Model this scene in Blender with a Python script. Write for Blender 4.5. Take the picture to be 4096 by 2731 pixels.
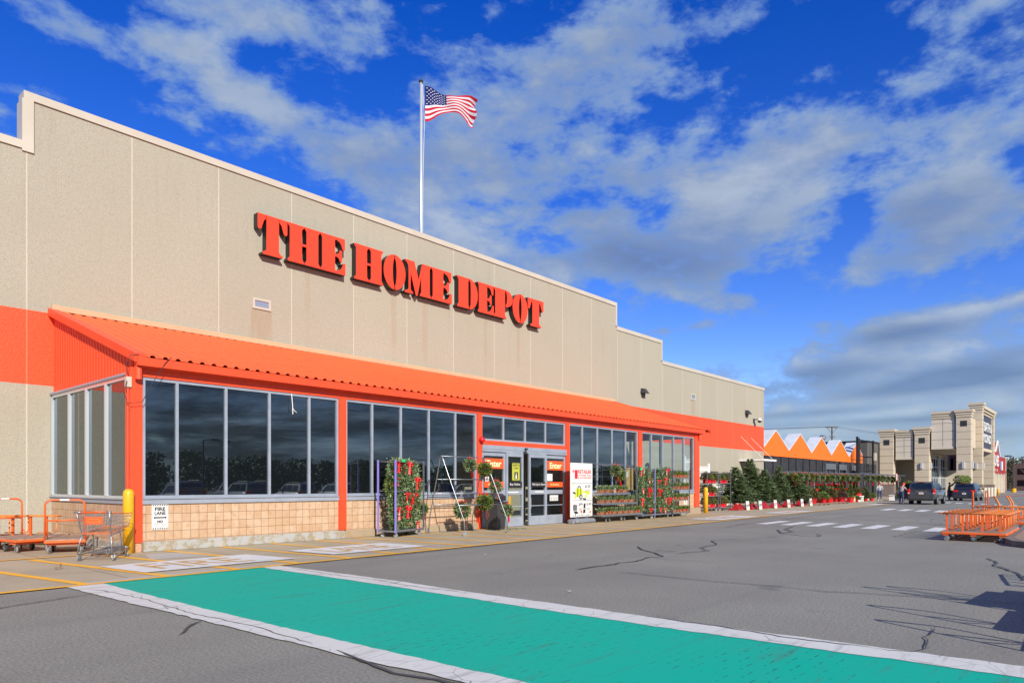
import bpy, bmesh, math, random
from mathutils import Vector, Matrix, noise as mnoise
from mathutils.geometry import tessellate_polygon
PI = math.pi
R = math.radians
for o in list(bpy.data.objects):
    bpy.data.objects.remove(o)
C = bpy.context.scene
COL = C.collection

# ------------------------------------------------------------------ camera
FPX = 2790.0
TH = math.atan(2447 / FPX)
cth, sth = math.cos(TH), math.sin(TH)
cam_d = bpy.data.cameras.new('camera')
cam = bpy.data.objects.new('camera', cam_d)
COL.objects.link(cam)
cam.location = (0, 0, 1.55)
cam.rotation_euler = (R(90), 0, TH - R(90))
cam_d.sensor_width = 36
cam_d.lens = 36 * FPX / 4096
cam_d.shift_y = 572.5 / 4096
cam_d.clip_end = 4000
C.camera = cam
C.render.resolution_x = 1024
C.render.resolution_y = 682

# ------------------------------------------------------------------ sun + sky
SUN_V = Vector((0.5, 1.0, -0.585)).normalized()      # travel direction of the light
SUN_EL = math.asin(-SUN_V.z)
sun_d = bpy.data.lights.new('sun', 'SUN')
sun_d.energy = 4.4
sun_d.angle = R(0.53)
sun_d.color = (1.0, 0.93, 0.82)
sun = bpy.data.objects.new('sun', sun_d)
COL.objects.link(sun)
sun.rotation_euler = SUN_V.to_track_quat('-Z', 'Y').to_euler()
sun.location = (-20, -40, 40)
C.view_settings.view_transform = 'Standard'
C.view_settings.look = 'None'
C.view_settings.exposure = 0.45
C.view_settings.gamma = 1

world = bpy.data.worlds.new('World')
C.world = world
world.use_nodes = True
wt = world.node_tree
for n in list(wt.nodes):
    wt.nodes.remove(n)

class NT:
    """tiny helper for wiring node trees"""
    def __init__(s, nt): s.nt = nt
    def n(s, t, **k):
        x = s.nt.nodes.new(t)
        for a, b in k.items():
            setattr(x, a, b)
        return x
    def l(s, a, b): s.nt.links.new(a, b)
    def set(s, sock, v):
        if hasattr(v, 'is_linked') or isinstance(v, bpy.types.NodeSocket):
            s.l(v, sock)
        else:
            sock.default_value = v
    def m(s, op, a, b=0.0, c=None, clamp=False):
        x = s.n('ShaderNodeMath', operation=op)
        x.use_clamp = clamp
        s.set(x.inputs[0], a)
        s.set(x.inputs[1], b)
        if c is not None: s.set(x.inputs[2], c)
        return x.outputs[0]
    def vm(s, op, a, b=(0, 0, 0)):
        x = s.n('ShaderNodeVectorMath', operation=op)
        s.set(x.inputs[0], a)
        s.set(x.inputs[1], b)
        return x.outputs['Value'] if op in ('DOT_PRODUCT', 'LENGTH', 'DISTANCE') else x.outputs['Vector']
    def mix(s, f, a, b, bt='MIX'):
        x = s.n('ShaderNodeMix', data_type='RGBA', blend_type=bt)
        s.set(x.inputs[0], f)
        for i, v in ((6, a), (7, b)):
            if isinstance(v, (tuple, list)) and len(v) == 3: v = (*v, 1)
            s.set(x.inputs[i], v)
        return x.outputs[2]
    def noise(s, vec, scale, detail=4, rough=0.55, dist=0.0, dim='3D'):
        x = s.n('ShaderNodeTexNoise', noise_dimensions=dim)
        if vec is not None: s.l(vec, x.inputs['Vector'])
        x.inputs['Scale'].default_value = scale
        x.inputs['Detail'].default_value = detail
        x.inputs['Roughness'].default_value = rough
        x.inputs['Distortion'].default_value = dist
        return x.outputs[0]
    def smooth(s, v, a, b, lo=0.0, hi=1.0):
        x = s.n('ShaderNodeMapRange', interpolation_type='SMOOTHSTEP')
        s.set(x.inputs[0], v)
        for i, q in ((1, a), (2, b), (3, lo), (4, hi)): x.inputs[i].default_value = q
        return x.outputs[0]

def pdir(dx, dy):
    """sky direction of a point of the photograph given on its 2352-wide view"""
    px, py = dx * 4096 / 2352, dy * 4096 / 2352
    u, w = (px - 2048) / FPX, (1938 - py) / FPX
    return Vector((cth + sth * u, sth - cth * u, w)).normalized()

W_ = NT(wt)
tc = W_.n('ShaderNodeTexCoord').outputs['Generated']
sky = W_.n('ShaderNodeTexSky', sky_type='NISHITA')
sky.sun_disc = False
sky.sun_elevation = SUN_EL
sky.sun_rotation = math.atan2(-SUN_V.x, -SUN_V.y)
sky.altitude = 100
sky.air_density = 1.0
sky.dust_density = 0.3
sky.ozone_density = 3.0
hs = W_.n('ShaderNodeHueSaturation')
hs.inputs['Hue'].default_value = 0.53
hs.inputs['Saturation'].default_value = 1.4
hs.inputs['Value'].default_value = 1.28
W_.l(sky.outputs[0], hs.inputs['Color'])
sep = W_.n('ShaderNodeSeparateXYZ')
W_.l(tc, sep.inputs[0])
zc = W_.m('MAXIMUM', sep.outputs[2], 0.0)
den = W_.m('ADD', zc, 0.16)
comb = W_.n('ShaderNodeCombineXYZ')
W_.l(W_.m('DIVIDE', sep.outputs[0], den), comb.inputs[0])
W_.l(W_.m('DIVIDE', sep.outputs[1], den), comb.inputs[1])
comb.inputs[2].default_value = 3.7
cp = comb.outputs[0]
sm_ = W_.n('ShaderNodeMapping')
sm_.inputs['Rotation'].default_value = (0, 0, R(20))
sm_.inputs['Scale'].default_value = (1, 1, 2.0)
W_.l(tc, sm_.inputs[0])
nd = W_.noise(sm_.outputs[0], 4.6, 9, 0.62, 0.1)
npl = W_.noise(cp, 1.3, 9, 0.6, 0.2)
lowf = W_.smooth(zc, 0.12, 0.3)
nb = W_.m('ADD', W_.m('MULTIPLY', nd, lowf), W_.m('MULTIPLY', npl, W_.m('SUBTRACT', 1.0, lowf)))
nf = W_.m('ADD', W_.m('MULTIPLY', W_.noise(sm_.outputs[0], 7.5, 9, 0.58, 0.15), 0.62), W_.m('MULTIPLY', W_.noise(sm_.outputs[0], 19.0, 7, 0.6, 0.1), 0.38))
def blobs(lst):
    tot = None
    for (x, y, rx, ry, rot, amp) in lst:
        d = pdir(x, y)
        dx_, dy_ = pdir(x + 20, y) - d, pdir(x, y + 20) - d
        ex, ey = dx_.normalized(), dy_.normalized()
        kx, ky = dx_.length / 20, dy_.length / 20
        ca, sa = math.cos(R(rot)), math.sin(R(rot))
        t1 = (ex * ca + ey * sa) / (rx * kx)
        t2 = (-ex * sa + ey * ca) / (ry * ky)
        a = W_.m('SUBTRACT', W_.vm('DOT_PRODUCT', tc, tuple(t1)), d.dot(t1))
        b = W_.m('SUBTRACT', W_.vm('DOT_PRODUCT', tc, tuple(t2)), d.dot(t2))
        q = W_.m('ADD', W_.m('MULTIPLY', a, a), W_.m('MULTIPLY', b, b))
        g = W_.m('MULTIPLY', W_.m('EXPONENT', W_.m('MULTIPLY', q, -1.0)), amp)
        tot = g if tot is None else W_.m('ADD', tot, g)
    return tot
CL = [(1265, 470, 120, 70, 0, .2), (1400, 520, 100, 50, 0, .12), (120, 20, 130, 60, 15, .24), (560, 50, 260, 55, 8, .20), (520, 170, 150, 60, 20, .17), (330, 250, 60, 25, 20, .14), (700, 60, 160, 60, 0, .16), (790, 110, 90, 40, 0, .10),
      (600, 240, 140, 50, 20, .17), (750, 330, 130, 60, 10, .20), (960, 440, 190, 130, 10, .34), (900, 60, 80, 50, 0, .16), (1120, 130, 160, 40, 0, .14), (1330, 180, 230, 90, -10, .24),
      (1250, 300, 260, 120, 0, .28), (1500, 50, 200, 70, 0, .24), (1700, 30, 120, 40, 0, .14), (1060, 560, 220, 50, 15, .25), (1720, 430, 170, 120, -25, .55), (1560, 580, 230, 65, 10, .5),
      (1500, 400, 160, 60, 0, .18), (1930, 330, 190, 60, -15, .20), (2170, 490, 210, 95, 0, .52), (2060, 600, 180, 50, 0, .25), (1700, 690, 110, 30, 0, .16), (2250, 260, 160, 90, 0, .18),
      (2150, 90, 230, 70, -25, .12), (1560, 757, 90, 12, -6, .30), (1300, 610, 120, 30, 0, .25), (2290, 700, 160, 18, -8, .4), (2080, 760, 190, 34, -3, .38), (1440, 640, 120, 30, 5, .2),
      (1900, 850, 200, 40, -6, .36), (2180, 860, 380, 75, -6, .44), (2050, 1000, 500, 95, 0, .34),
      (280, 190, 130, 50, 10, -.12), (880, 210, 120, 60, 0, -.14), (1560, 230, 60, 40, 0, -.06), (1760, 150, 120, 40, -20, -.10), (1900, 210, 160, 30, -10, -.08), (2330, 390, 60, 60, 0, -.2), (1960, 460, 40, 60, 20, -.12),
      (1650, 800, 250, 40, -3, -.25), (1850, 660, 100, 30, 0, -.15), (1900, 700, 200, 22, 0, -.18), (380, 330, 220, 50, 20, -.16), (600, 400, 80, 60, 0, -.1), (1950, 540, 45, 70, 30, -.34), (1215, 560, 55, 28, 0, -.16)]
SH = [(1480, 600, 190, 55, 12, .95), (1720, 560, 140, 90, -20, .28), (2150, 530, 240, 110, 0, .42), (2090, 765, 150, 24, -3, .8), (1860, 862, 150, 26, -6, .8),
      (2150, 880, 330, 26, -6, 1.0), (2250, 830, 160, 22, -10, .5), (1850, 950, 200, 9, -2, .6), (2150, 960, 260, 8, 0, .6), (1800, 980, 400, 10, 0, .4), (2200, 1000, 300, 14, 0, .5), (1100, 350, 300, 120, 0, .18), (1350, 480, 200, 60, 0, .2)]
HL = [(1640, 425, 150, 55, -15, .75), (1010, 520, 130, 60, 10, .35), (1880, 320, 140, 40, -30, .25), (2200, 480, 150, 60, 0, .25), (1790, 835, 120, 16, -8, .7), (2260, 705, 180, 18, -8, .7), (2230, 800, 120, 12, -4, .5), (1900, 925, 200, 12, -3, .5), (2150, 935, 200, 12, -3, .45), (2200, 1040, 200, 12, 0, .4), (1880, 985, 200, 9, -2, .35)]
bias = blobs(CL)
# behind the camera, where only the windows see it, the sky is mostly cloud
vback = W_.vm('DOT_PRODUCT', tc, (0.15, -0.98, 0.0))
bback = W_.smooth(vback, -0.1, 0.5, 0.0, 0.36)
lowbank = W_.smooth(zc, 0.02, 0.16, 0.16, 0.0)
dens = W_.m('ADD', W_.m('ADD', W_.m('MULTIPLY', nb, 0.20), W_.m('MULTIPLY_ADD', nf, 2.1, -0.475)), W_.m('ADD', W_.m('ADD', bias, lowbank), bback))
mask = W_.smooth(dens, 0.66, 0.93)
mask = W_.m('MULTIPLY', mask, W_.smooth(nf, 0.2, 0.75, 0.80, 1.0))
stretch = W_.n('ShaderNodeMapping')
stretch.inputs['Scale'].default_value = (1, 1, 5)
W_.l(tc, stretch.inputs[0])
ns = W_.noise(stretch.outputs[0], 3.2, 6, 0.55)
stretch2 = W_.n('ShaderNodeMapping')
stretch2.inputs['Scale'].default_value = (1, 1, 6.5)
W_.l(tc, stretch2.inputs[0])
shade = W_.m('ADD', W_.m('MULTIPLY', W_.smooth(ns, 0.40, 0.68), 0.38), blobs(SH), clamp=True)
nst = W_.noise(stretch2.outputs[0], 2.6, 7, 0.6)
shade = W_.m('ADD', shade, W_.m('MULTIPLY', W_.smooth(vback, 0.1, 0.5), W_.smooth(nst, 0.42, 0.58, -.45, .9)), clamp=True)
puff = W_.smooth(nf, 0.42, 0.62)
lit = W_.m('ADD', W_.m('MULTIPLY', puff, 0.5), blobs(HL), clamp=True)
thick = W_.mix(lit, (1.95, 2.7, 4.1), (4.0, 4.6, 5.1))
cloud = W_.mix(shade, thick, (1.15, 1.7, 2.85))
thin = W_.mix(W_.smooth(dens, 0.76, 1.14), (1.55, 2.6, 4.9), cloud)
final = W_.mix(W_.m('MULTIPLY', mask, 0.92), hs.outputs[0], thin)
str_ = W_.m('ADD', 1.0, W_.m('MULTIPLY', W_.smooth(vback, 0.0, 0.4), W_.m('SUBTRACT', W_.smooth(W_.noise(stretch2.outputs[0], 3.3, 7, 0.62, 0.3), 0.36, 0.64, 0.25, 1.75), 1.0)))
final = W_.vm('SCALE', final)
final.node.inputs['Scale'].default_value = 1.0
W_.l(str_, final.node.inputs['Scale'])
bg = W_.n('ShaderNodeBackground')
bg.inputs['Strength'].default_value = 0.1
W_.l(final, bg.inputs['Color'])
wo = W_.n('ShaderNodeOutputWorld')
W_.l(bg.outputs[0], wo.inputs[0])

# ------------------------------------------------------------------ materials
def mat(name, col, rough=0.6, metal=0.0, spec=0.5, emit=None):
    m = bpy.data.materials.new(name)
    m.use_nodes = True
    b = m.node_tree.nodes['Principled BSDF']
    b.inputs['Base Color'].default_value = (*col, 1)
    b.inputs['Roughness'].default_value = rough
    b.inputs['Metallic'].default_value = metal
    b.inputs['Specular IOR Level'].default_value = spec
    return m
def nodes(m):
    return NT(m.node_tree), m.node_tree.nodes['Principled BSDF']
def vary(name, col, col2, scale=8, lo=0.35, hi=0.65, rough=0.7, bump=0.0, bscale=60, detail=5, metal=0.0, spec=0.5, bdist=0.01):
    """base colour varied by noise, optional fine bump"""
    m = mat(name, col, rough, metal, spec)
    t, b = nodes(m)
    co = t.n('ShaderNodeTexCoord').outputs['Object']
    f = t.smooth(t.noise(co, scale, detail, 0.6), lo, hi)
    t.l(t.mix(f, col, col2), b.inputs['Base Color'])
    if bump:
        bp = t.n('ShaderNodeBump')
        bp.inputs['Strength'].default_value = bump
        bp.inputs['Distance'].default_value = bdist
        t.l(t.noise(co, bscale, 3, 0.6), bp.inputs['Height'])
        t.l(bp.outputs[0], b.inputs['Normal'])
    return m

M = {}
def wall_material():
    m = mat('aggregate concrete', (.4, .36, .28), 0.85, spec=0.25)
    t, b = nodes(m)
    co = t.n('ShaderNodeNewGeometry').outputs['Position']
    fine = t.noise(co, 30, 3, 0.8)
    mid = t.noise(co, 9, 4, 0.7)
    big = t.noise(co, 0.35, 4, 0.6)
    c = t.mix(t.smooth(fine, 0.32, 0.70), (.255, .240, .197), (.445, .418, .35))
    c = t.mix(t.smooth(mid, 0.3, 0.7, 0, 0.45), c, (.46, .40, .30))
    c = t.mix(t.smooth(big, 0.35, 0.7, 0.0, 0.3), c, (.33, .30, .225))
    sp = t.n('ShaderNodeSeparateXYZ'); t.l(co, sp.inputs[0])
    X, Z = sp.outputs[0], sp.outputs[2]
    # vertical run-off streaks
    mp = t.n('ShaderNodeMapping'); mp.inputs['Scale'].default_value = (2.2, 1, 0.16); t.l(co, mp.inputs[0])
    st = t.smooth(t.noise(mp.outputs[0], 1.6, 5, 0.6), 0.58, 0.75, 0, 0.2)
    c = t.mix(st, c, (.27, .225, .15))
    # rusty wash below the two scuppers, washed strips below the sign
    def band(x0, x1, z0, z1, e=0.06):
        a = t.m('MULTIPLY', t.smooth(X, x0 - e, x0 + e), t.smooth(X, x1 - e, x1 + e, 1, 0))
        z = t.m('MULTIPLY', t.smooth(Z, z0 - .3, z0 + .3, 0.35, 1), t.smooth(Z, z1 - .02, z1 + .02, 1, 0))
        return t.m('MULTIPLY', a, z)
    for (x0, x1, z0, z1, k) in ((12.35, 13.15, 6.7, 7.78, .42), (45.4, 46.0, 6.5, 7.6, .35), (18.6, 18.85, 7.4, 9.5, .25), (20.3, 20.6, 7.2, 9.5, .25),
                                (24.2, 24.4, 7.6, 9.5, .3), (26.6, 26.8, 7.6, 9.5, .3), (14.5, 14.7, 8.2, 9.5, .25)):
        f = t.m('MULTIPLY', band(x0, x1, z0, z1), t.smooth(t.noise(mp.outputs[0], 6, 4), .3, .6, k * .4, k))
        c = t.mix(f, c, (.30, .19, .085))
    # caulked panel joints every 2.745 m, each panel cast in a slightly different tone
    u = t.m('SUBTRACT', X, 5.70)
    wn = t.n('ShaderNodeTexWhiteNoise', noise_dimensions='1D'); t.l(t.m('FLOOR', t.m('DIVIDE', u, 2.745)), wn.inputs['W'])
    c = t.mix(t.m('MULTIPLY', wn.outputs['Value'], .16), c, (.26, .235, .19))
    top = t.smooth(t.noise(mp.outputs[0], 3.5, 5, .7), .5, .72, 0, .22)
    c = t.mix(t.m('MULTIPLY', top, t.smooth(Z, 8.5, 12.0)), c, (.22, .20, .17))
    fr = t.m('ABSOLUTE', t.m('SUBTRACT', t.m('MODULO', t.m('ADD', u, 2745 + 1.3725), 2.745), 1.3725))
    j = t.smooth(fr, 0.012, 0.02, 1, 0)
    c = t.mix(t.m('MULTIPLY', j, 0.6), c, (.60, .56, .47))
    t.l(c, b.inputs['Base Color'])
    bp = t.n('ShaderNodeBump'); bp.inputs['Strength'].default_value = 0.5; bp.inputs['Distance'].default_value = 0.02
    t.l(fine, bp.inputs['Height']); t.l(bp.outputs[0], b.inputs['Normal'])
    return m
M['wall'] = wall_material()
def asphalt():
    m = mat('weathered asphalt', (.15, .15, .15), 0.85, spec=0.3)
    t, b = nodes(m)
    co = t.n('ShaderNodeTexCoord').outputs['Object']
    fine = t.noise(co, 34, 4, 0.9)
    big = t.noise(co, 0.22, 5, 0.6)
    mid = t.noise(co, 1.6, 5, 0.65)
    c = t.mix(t.smooth(fine, 0.32, 0.68), (.122, .121, .104), (.375, .366, .315))
    c = t.mix(t.smooth(big, 0.3, 0.7, 0.0, 0.5), c, (.165, .155, .14))
    c = t.mix(t.smooth(mid, 0.58, 0.8, 0.0, 0.3), c, (.10, .10, .095))
    ln = t.n('ShaderNodeMapping'); ln.inputs['Scale'].default_value = (.05, .7, 1); t.l(co, ln.inputs[0])
    c = t.mix(t.smooth(t.noise(ln.outputs[0], 1.0, 5, .6), .48, .68, 0, .22), c, (.12, .12, .115))
    c = t.mix(t.smooth(t.noise(co, .8, 3, .5), .68, .76, 0, .35), c, (.07, .07, .068))
    sp = t.noise(co, 3.1, 2, 0.5)
    c = t.mix(t.smooth(sp, 0.74, 0.78, 0, 0.8), c, (.03, .03, .03))
    c = t.mix(t.smooth(t.noise(co, 55, 1, .5), .76, .80, 0, .7), c, (.6, .58, .55))
    t.l(c, b.inputs['Base Color'])
    bp = t.n('ShaderNodeBump'); bp.inputs['Strength'].default_value = 0.4; bp.inputs['Distance'].default_value = 0.006
    t.l(fine, bp.inputs['Height']); t.l(bp.outputs[0], b.inputs['Normal'])
    return m
M['asphalt'] = asphalt()
def slab():
    m = mat('broom-finished concrete', (.33, .3, .25), 0.8, spec=0.3)
    t, b = nodes(m)
    co = t.n('ShaderNodeTexCoord').outputs['Object']
    c = t.mix(t.smooth(t.noise(co, 0.9, 6, 0.6), .3, .7), (.43, .36, .245), (.34, .285, .19))
    c = t.mix(t.smooth(t.noise(co, 30, 3, 0.7), .35, .7, 0, .35), c, (.42, .38, .31))
    c = t.mix(t.smooth(t.noise(co, 4, 5, 0.7), .62, .78, 0, .5), c, (.17, .16, .14))
    sp = t.n('ShaderNodeSeparateXYZ'); t.l(co, sp.inputs[0])
    fr = t.m('ABSOLUTE', t.m('SUBTRACT', t.m('MODULO', t.m('ADD', sp.outputs[0], 300.0), 3.0), 1.5))
    c = t.mix(t.smooth(fr, 0.008, 0.02, .7, 0), c, (.12, .11, .09))
    t.l(c, b.inputs['Base Color'])
    return m
M['slab'] = slab()
def paint(name, col, wear=0.5, tick=None):
    """worn road paint: noise wears it down to the asphalt colour"""
    m = mat(name, col, 0.65, spec=0.4)
    t, b = nodes(m)
    co = t.n('ShaderNodeTexCoord').outputs['Object']
    c = t.mix(t.smooth(t.noise(co, 1.3, 5, .6), .3, .7, 0, .22), col, tuple(q * .78 + .03 for q in col))
    mp = t.n('ShaderNodeMapping'); mp.inputs['Scale'].default_value = (1, 1, 1); t.l(co, mp.inputs[0])
    w = t.smooth(t.noise(mp.outputs[0], 26, 6, .8), .66, .74, 0, wear)
    c = t.mix(w, c, (.12, .12, .12))
    tm = t.n('ShaderNodeMapping'); tm.inputs['Scale'].default_value = (.5, 5.5, 1); tm.inputs['Rotation'].default_value = (0, 0, .08); t.l(co, tm.inputs[0])
    c = t.mix(t.smooth(t.noise(tm.outputs[0], 1.1, 5, .65), .54, .70, 0, .42), c, (.09, .11, .10))
    c = t.mix(t.smooth(t.noise(co, 3.7, 6, .75), .60, .74, 0, .35), c, (.17, .18, .16))
    if tick:
        c = tick(t, co, c)
    t.l(c, b.inputs['Base Color'])
    bp = t.n('ShaderNodeBump'); bp.inputs['Strength'].default_value = 0.4; bp.inputs['Distance'].default_value = 0.006
    t.l(t.noise(co, 42, 3, .75), bp.inputs['Height']); t.l(bp.outputs[0], b.inputs['Normal'])
    return m
def green_ticks(t, co, c):
    sp = t.n('ShaderNodeSeparateXYZ'); t.l(co, sp.inputs[0])
    X, Y = sp.outputs[0], sp.outputs[1]
    # stamped brick pattern: short dark joints along X, in staggered rows
    row = t.m('FLOOR', t.m('DIVIDE', X, 0.235))
    off = t.m('MULTIPLY', t.m('MODULO', row, 2.0), 0.11)
    fy = t.m('ABSOLUTE', t.m('SUBTRACT', t.m('MODULO', t.m('ADD', t.m('ADD', Y, off), 100.0), 0.22), 0.11))
    fx = t.m('MODULO', t.m('ADD', X, 100.0), 0.235)
    f = t.m('MULTIPLY', t.smooth(fy, 0.003, 0.007, 1, 0), t.m('MULTIPLY', t.smooth(fx, 0.01, 0.03), t.smooth(fx, 0.15, 0.19, 1, 0)))
    f = t.m('MULTIPLY', f, t.smooth(t.noise(co, 1.1, 3, .5), .40, .6, 0.1, .9))
    return t.mix(f, c, (.02, .07, .06))
M['green'] = paint('green crosswalk paint', (.0, .40, .285), .3, green_ticks)
M['green'].node_tree.nodes['Principled BSDF'].inputs['Specular IOR Level'].default_value = .15
def crack_white(t, co, c):
    w = t.n('ShaderNodeTexVoronoi', feature='DISTANCE_TO_EDGE')
    w.inputs['Scale'].default_value = 2.6
    nz = t.n('ShaderNodeMixRGB') if False else None
    t.l(co, w.inputs['Vector'])
    f = t.m('MULTIPLY', t.smooth(w.outputs['Distance'], 0.004, 0.012, 1, 0), t.smooth(t.noise(co, 1.4, 4), .45, .6, 0, .8))
    return t.mix(f, c, (.12, .12, .12))
M['white_paint'] = paint('worn white road paint', (.62, .62, .585), .7, crack_white)
M['white_paint2'] = paint('white road paint', (.66, .66, .64), .3)
M['yellow_paint'] = paint('yellow road paint', (.86, .44, .03), .1)
M['ochre_paint'] = paint('faded ochre stencil', (.60, .36, .12), .5)
M['old_white'] = paint('faded white patch', (.42, .41, .38), .7)
M['tar'] = mat('tar crack filler', (.07, .068, .066), 0.6)
M['orange'] = vary('orange painted steel', (.86, .075, .022), (.74, .070, .024), 2.6, .3, .7, 0.42, spec=0.4)
M['orange_letter'] = mat('red orange acrylic', (.86, .055, .018), .4)
M['orange_roof'] = vary('orange roof sheet', (.85, .125, .030), (.74, .11, .032), 1.9, .3, .7, 0.45, spec=0.4)
M['orange_wall'] = vary('orange painted concrete', (.86, .085, .026), (.80, .07, .022), 14, .35, .65, 0.5, bump=.5, bscale=16, spec=0.4, bdist=.02)
def band_seams():
    t, b = nodes(M['orange_wall'])
    src = b.inputs['Base Color'].links[0].from_socket
    sp = t.n('ShaderNodeSeparateXYZ'); t.l(t.n('ShaderNodeNewGeometry').outputs['Position'], sp.inputs[0])
    fr = t.m('ABSOLUTE', t.m('SUBTRACT', t.m('MODULO', t.m('ADD', sp.outputs[0], 2745 - 5.70 + 1.3725), 2.745), 1.3725))
    t.l(t.mix(t.smooth(fr, .012, .022, .55, 0), src, (.80, .22, .13)), b.inputs['Base Color'])
band_seams()
M['orange_gc'] = vary('orange sheet panel', (.90, .165, .006), (.85, .15, .006), .8, .3, .7, 0.5)
M['coping'] = vary('cream metal coping', (.52, .47, .395), (.47, .42, .35), .7, .3, .7, 0.4)
M['tan_trim'] = vary('tan metal flashing', (.56, .37, .22), (.50, .33, .20), .7, .3, .7, 0.4)
M['alu'] = vary('anodised aluminium', (.36, .40, .47), (.30, .34, .41), 3, .3, .7, 0.38, metal=.25)
M['alu_light'] = mat('bright aluminium', (.62, .66, .70), 0.3, .5)
M['sill'] = vary('grey blue sill metal', (.30, .33, .39), (.25, .28, .34), 2, .3, .7, 0.45)
M['galv'] = vary('galvanised steel', (.34, .37, .40), (.24, .26, .29), 12, .3, .7, 0.38, metal=.75)
M['chrome'] = mat('bright tube steel', (.44, .45, .46), 0.3, .85)
M['white_metal'] = mat('white metal', (.78, .78, .76), 0.4)
M['white_vinyl'] = mat('white vinyl', (.80, .80, .80), 0.4)
M['black_metal'] = mat('black metal', (.012, .012, .014), 0.4)
M['dark'] = mat('dark plastic', (.02, .02, .022), 0.45)
M['rubber'] = vary('tyre rubber', (.022, .022, .022), (.04, .038, .036), 20, .4, .7, 0.8)
M['wheel_grey'] = mat('grey polyurethane tread', (.22, .21, .20), 0.6)
M['cart_orange'] = vary('scuffed orange paint', (.74, .12, .020), (.40, .12, .05), 9, .50, .72, 0.45)
M['cart_rust'] = vary('yellow-orange worn tube', (.72, .22, .045), (.36, .12, .05), 10, .45, .7, 0.45)
M['deck_wood'] = vary('worn grey plywood deck', (.36, .25, .19), (.23, .16, .12), 6, .35, .65, 0.8)
M['bollard'] = vary('yellow bollard sleeve', (.80, .42, .012), (.72, .36, .012), 2, .3, .7, 0.35)
M['red'] = mat('red ribbon', (.62, .006, .012), 0.38)
M['dark_red'] = mat('burgundy ribbon', (.16, .006, .014), 0.4)
M['red_pot'] = vary('red foil pot', (.66, .010, .018), (.5, .006, .012), 6, .35, .65, 0.35)
M['red_stand'] = vary('dark red tree stand', (.32, .010, .016), (.42, .02, .02), 3, .35, .65, 0.4)
M['purple'] = mat('violet painted post', (.24, .20, .62), 0.4)
M['wood_box'] = vary('brown wooden box', (.30, .125, .06), (.20, .08, .04), 9, .35, .65, 0.7)
M['fence_wood'] = vary('pine boards', (.62, .42, .20), (.48, .30, .13), 5, .35, .65, 0.7)
M['bark'] = vary('brown bark', (.10, .06, .035), (.055, .035, .022), 14, .35, .65, 0.9)
M['tag'] = mat('white tag', (.68, .68, .66), 0.5)
M['ink'] = mat('black print', (.02, .02, .025), 0.6)
M['greyink'] = mat('grey print', (.13, .13, .15), 0.6)
M['redink'] = mat('red print', (.62, .015, .03), 0.5)
M['cream'] = mat('cream print', (.82, .72, .40), 0.5)
M['orange_flat'] = mat('orange sign film', (.86, .10, .018), 0.4)
M['lime'] = mat('lime print', (.52, .60, .02), 0.5)
M['safety'] = mat('dull yellow poster', (.42, .43, .05), 0.5)
M['floor_in'] = mat('entry floor', (.12, .115, .105), 0.5)
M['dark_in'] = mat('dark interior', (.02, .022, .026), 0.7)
M['skin'] = mat('skin', (.50, .27, .18), 0.55)
M['denim'] = vary('blue denim', (.035, .06, .14), (.025, .045, .10), 8, .3, .7, 0.85)
M['hoodie'] = vary('light grey fleece', (.40, .42, .46), (.34, .36, .40), 6, .3, .7, 0.9)
M['shirt'] = vary('grey marl shirt', (.28, .26, .30), (.23, .22, .26), 6, .3, .7, 0.9)
M['hivis'] = mat('red orange knit hat', (.85, .07, .03), 0.8)
M['redcoat'] = vary('dark red coat', (.22, .02, .025), (.15, .015, .02), 6, .3, .7, 0.85)
M['hair'] = mat('brown hair', (.05, .03, .02), 0.7)
M['gc_green'] = mat('green tag', (.02, .55, .16), 0.5)
M['bin'] = vary('grey plastic bin', (.045, .045, .05), (.035, .035, .04), 5, .3, .7, 0.5)
M['base_grey'] = vary('grey plastic water base', (.22, .23, .26), (.18, .19, .22), 4, .3, .7, 0.5)
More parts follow.
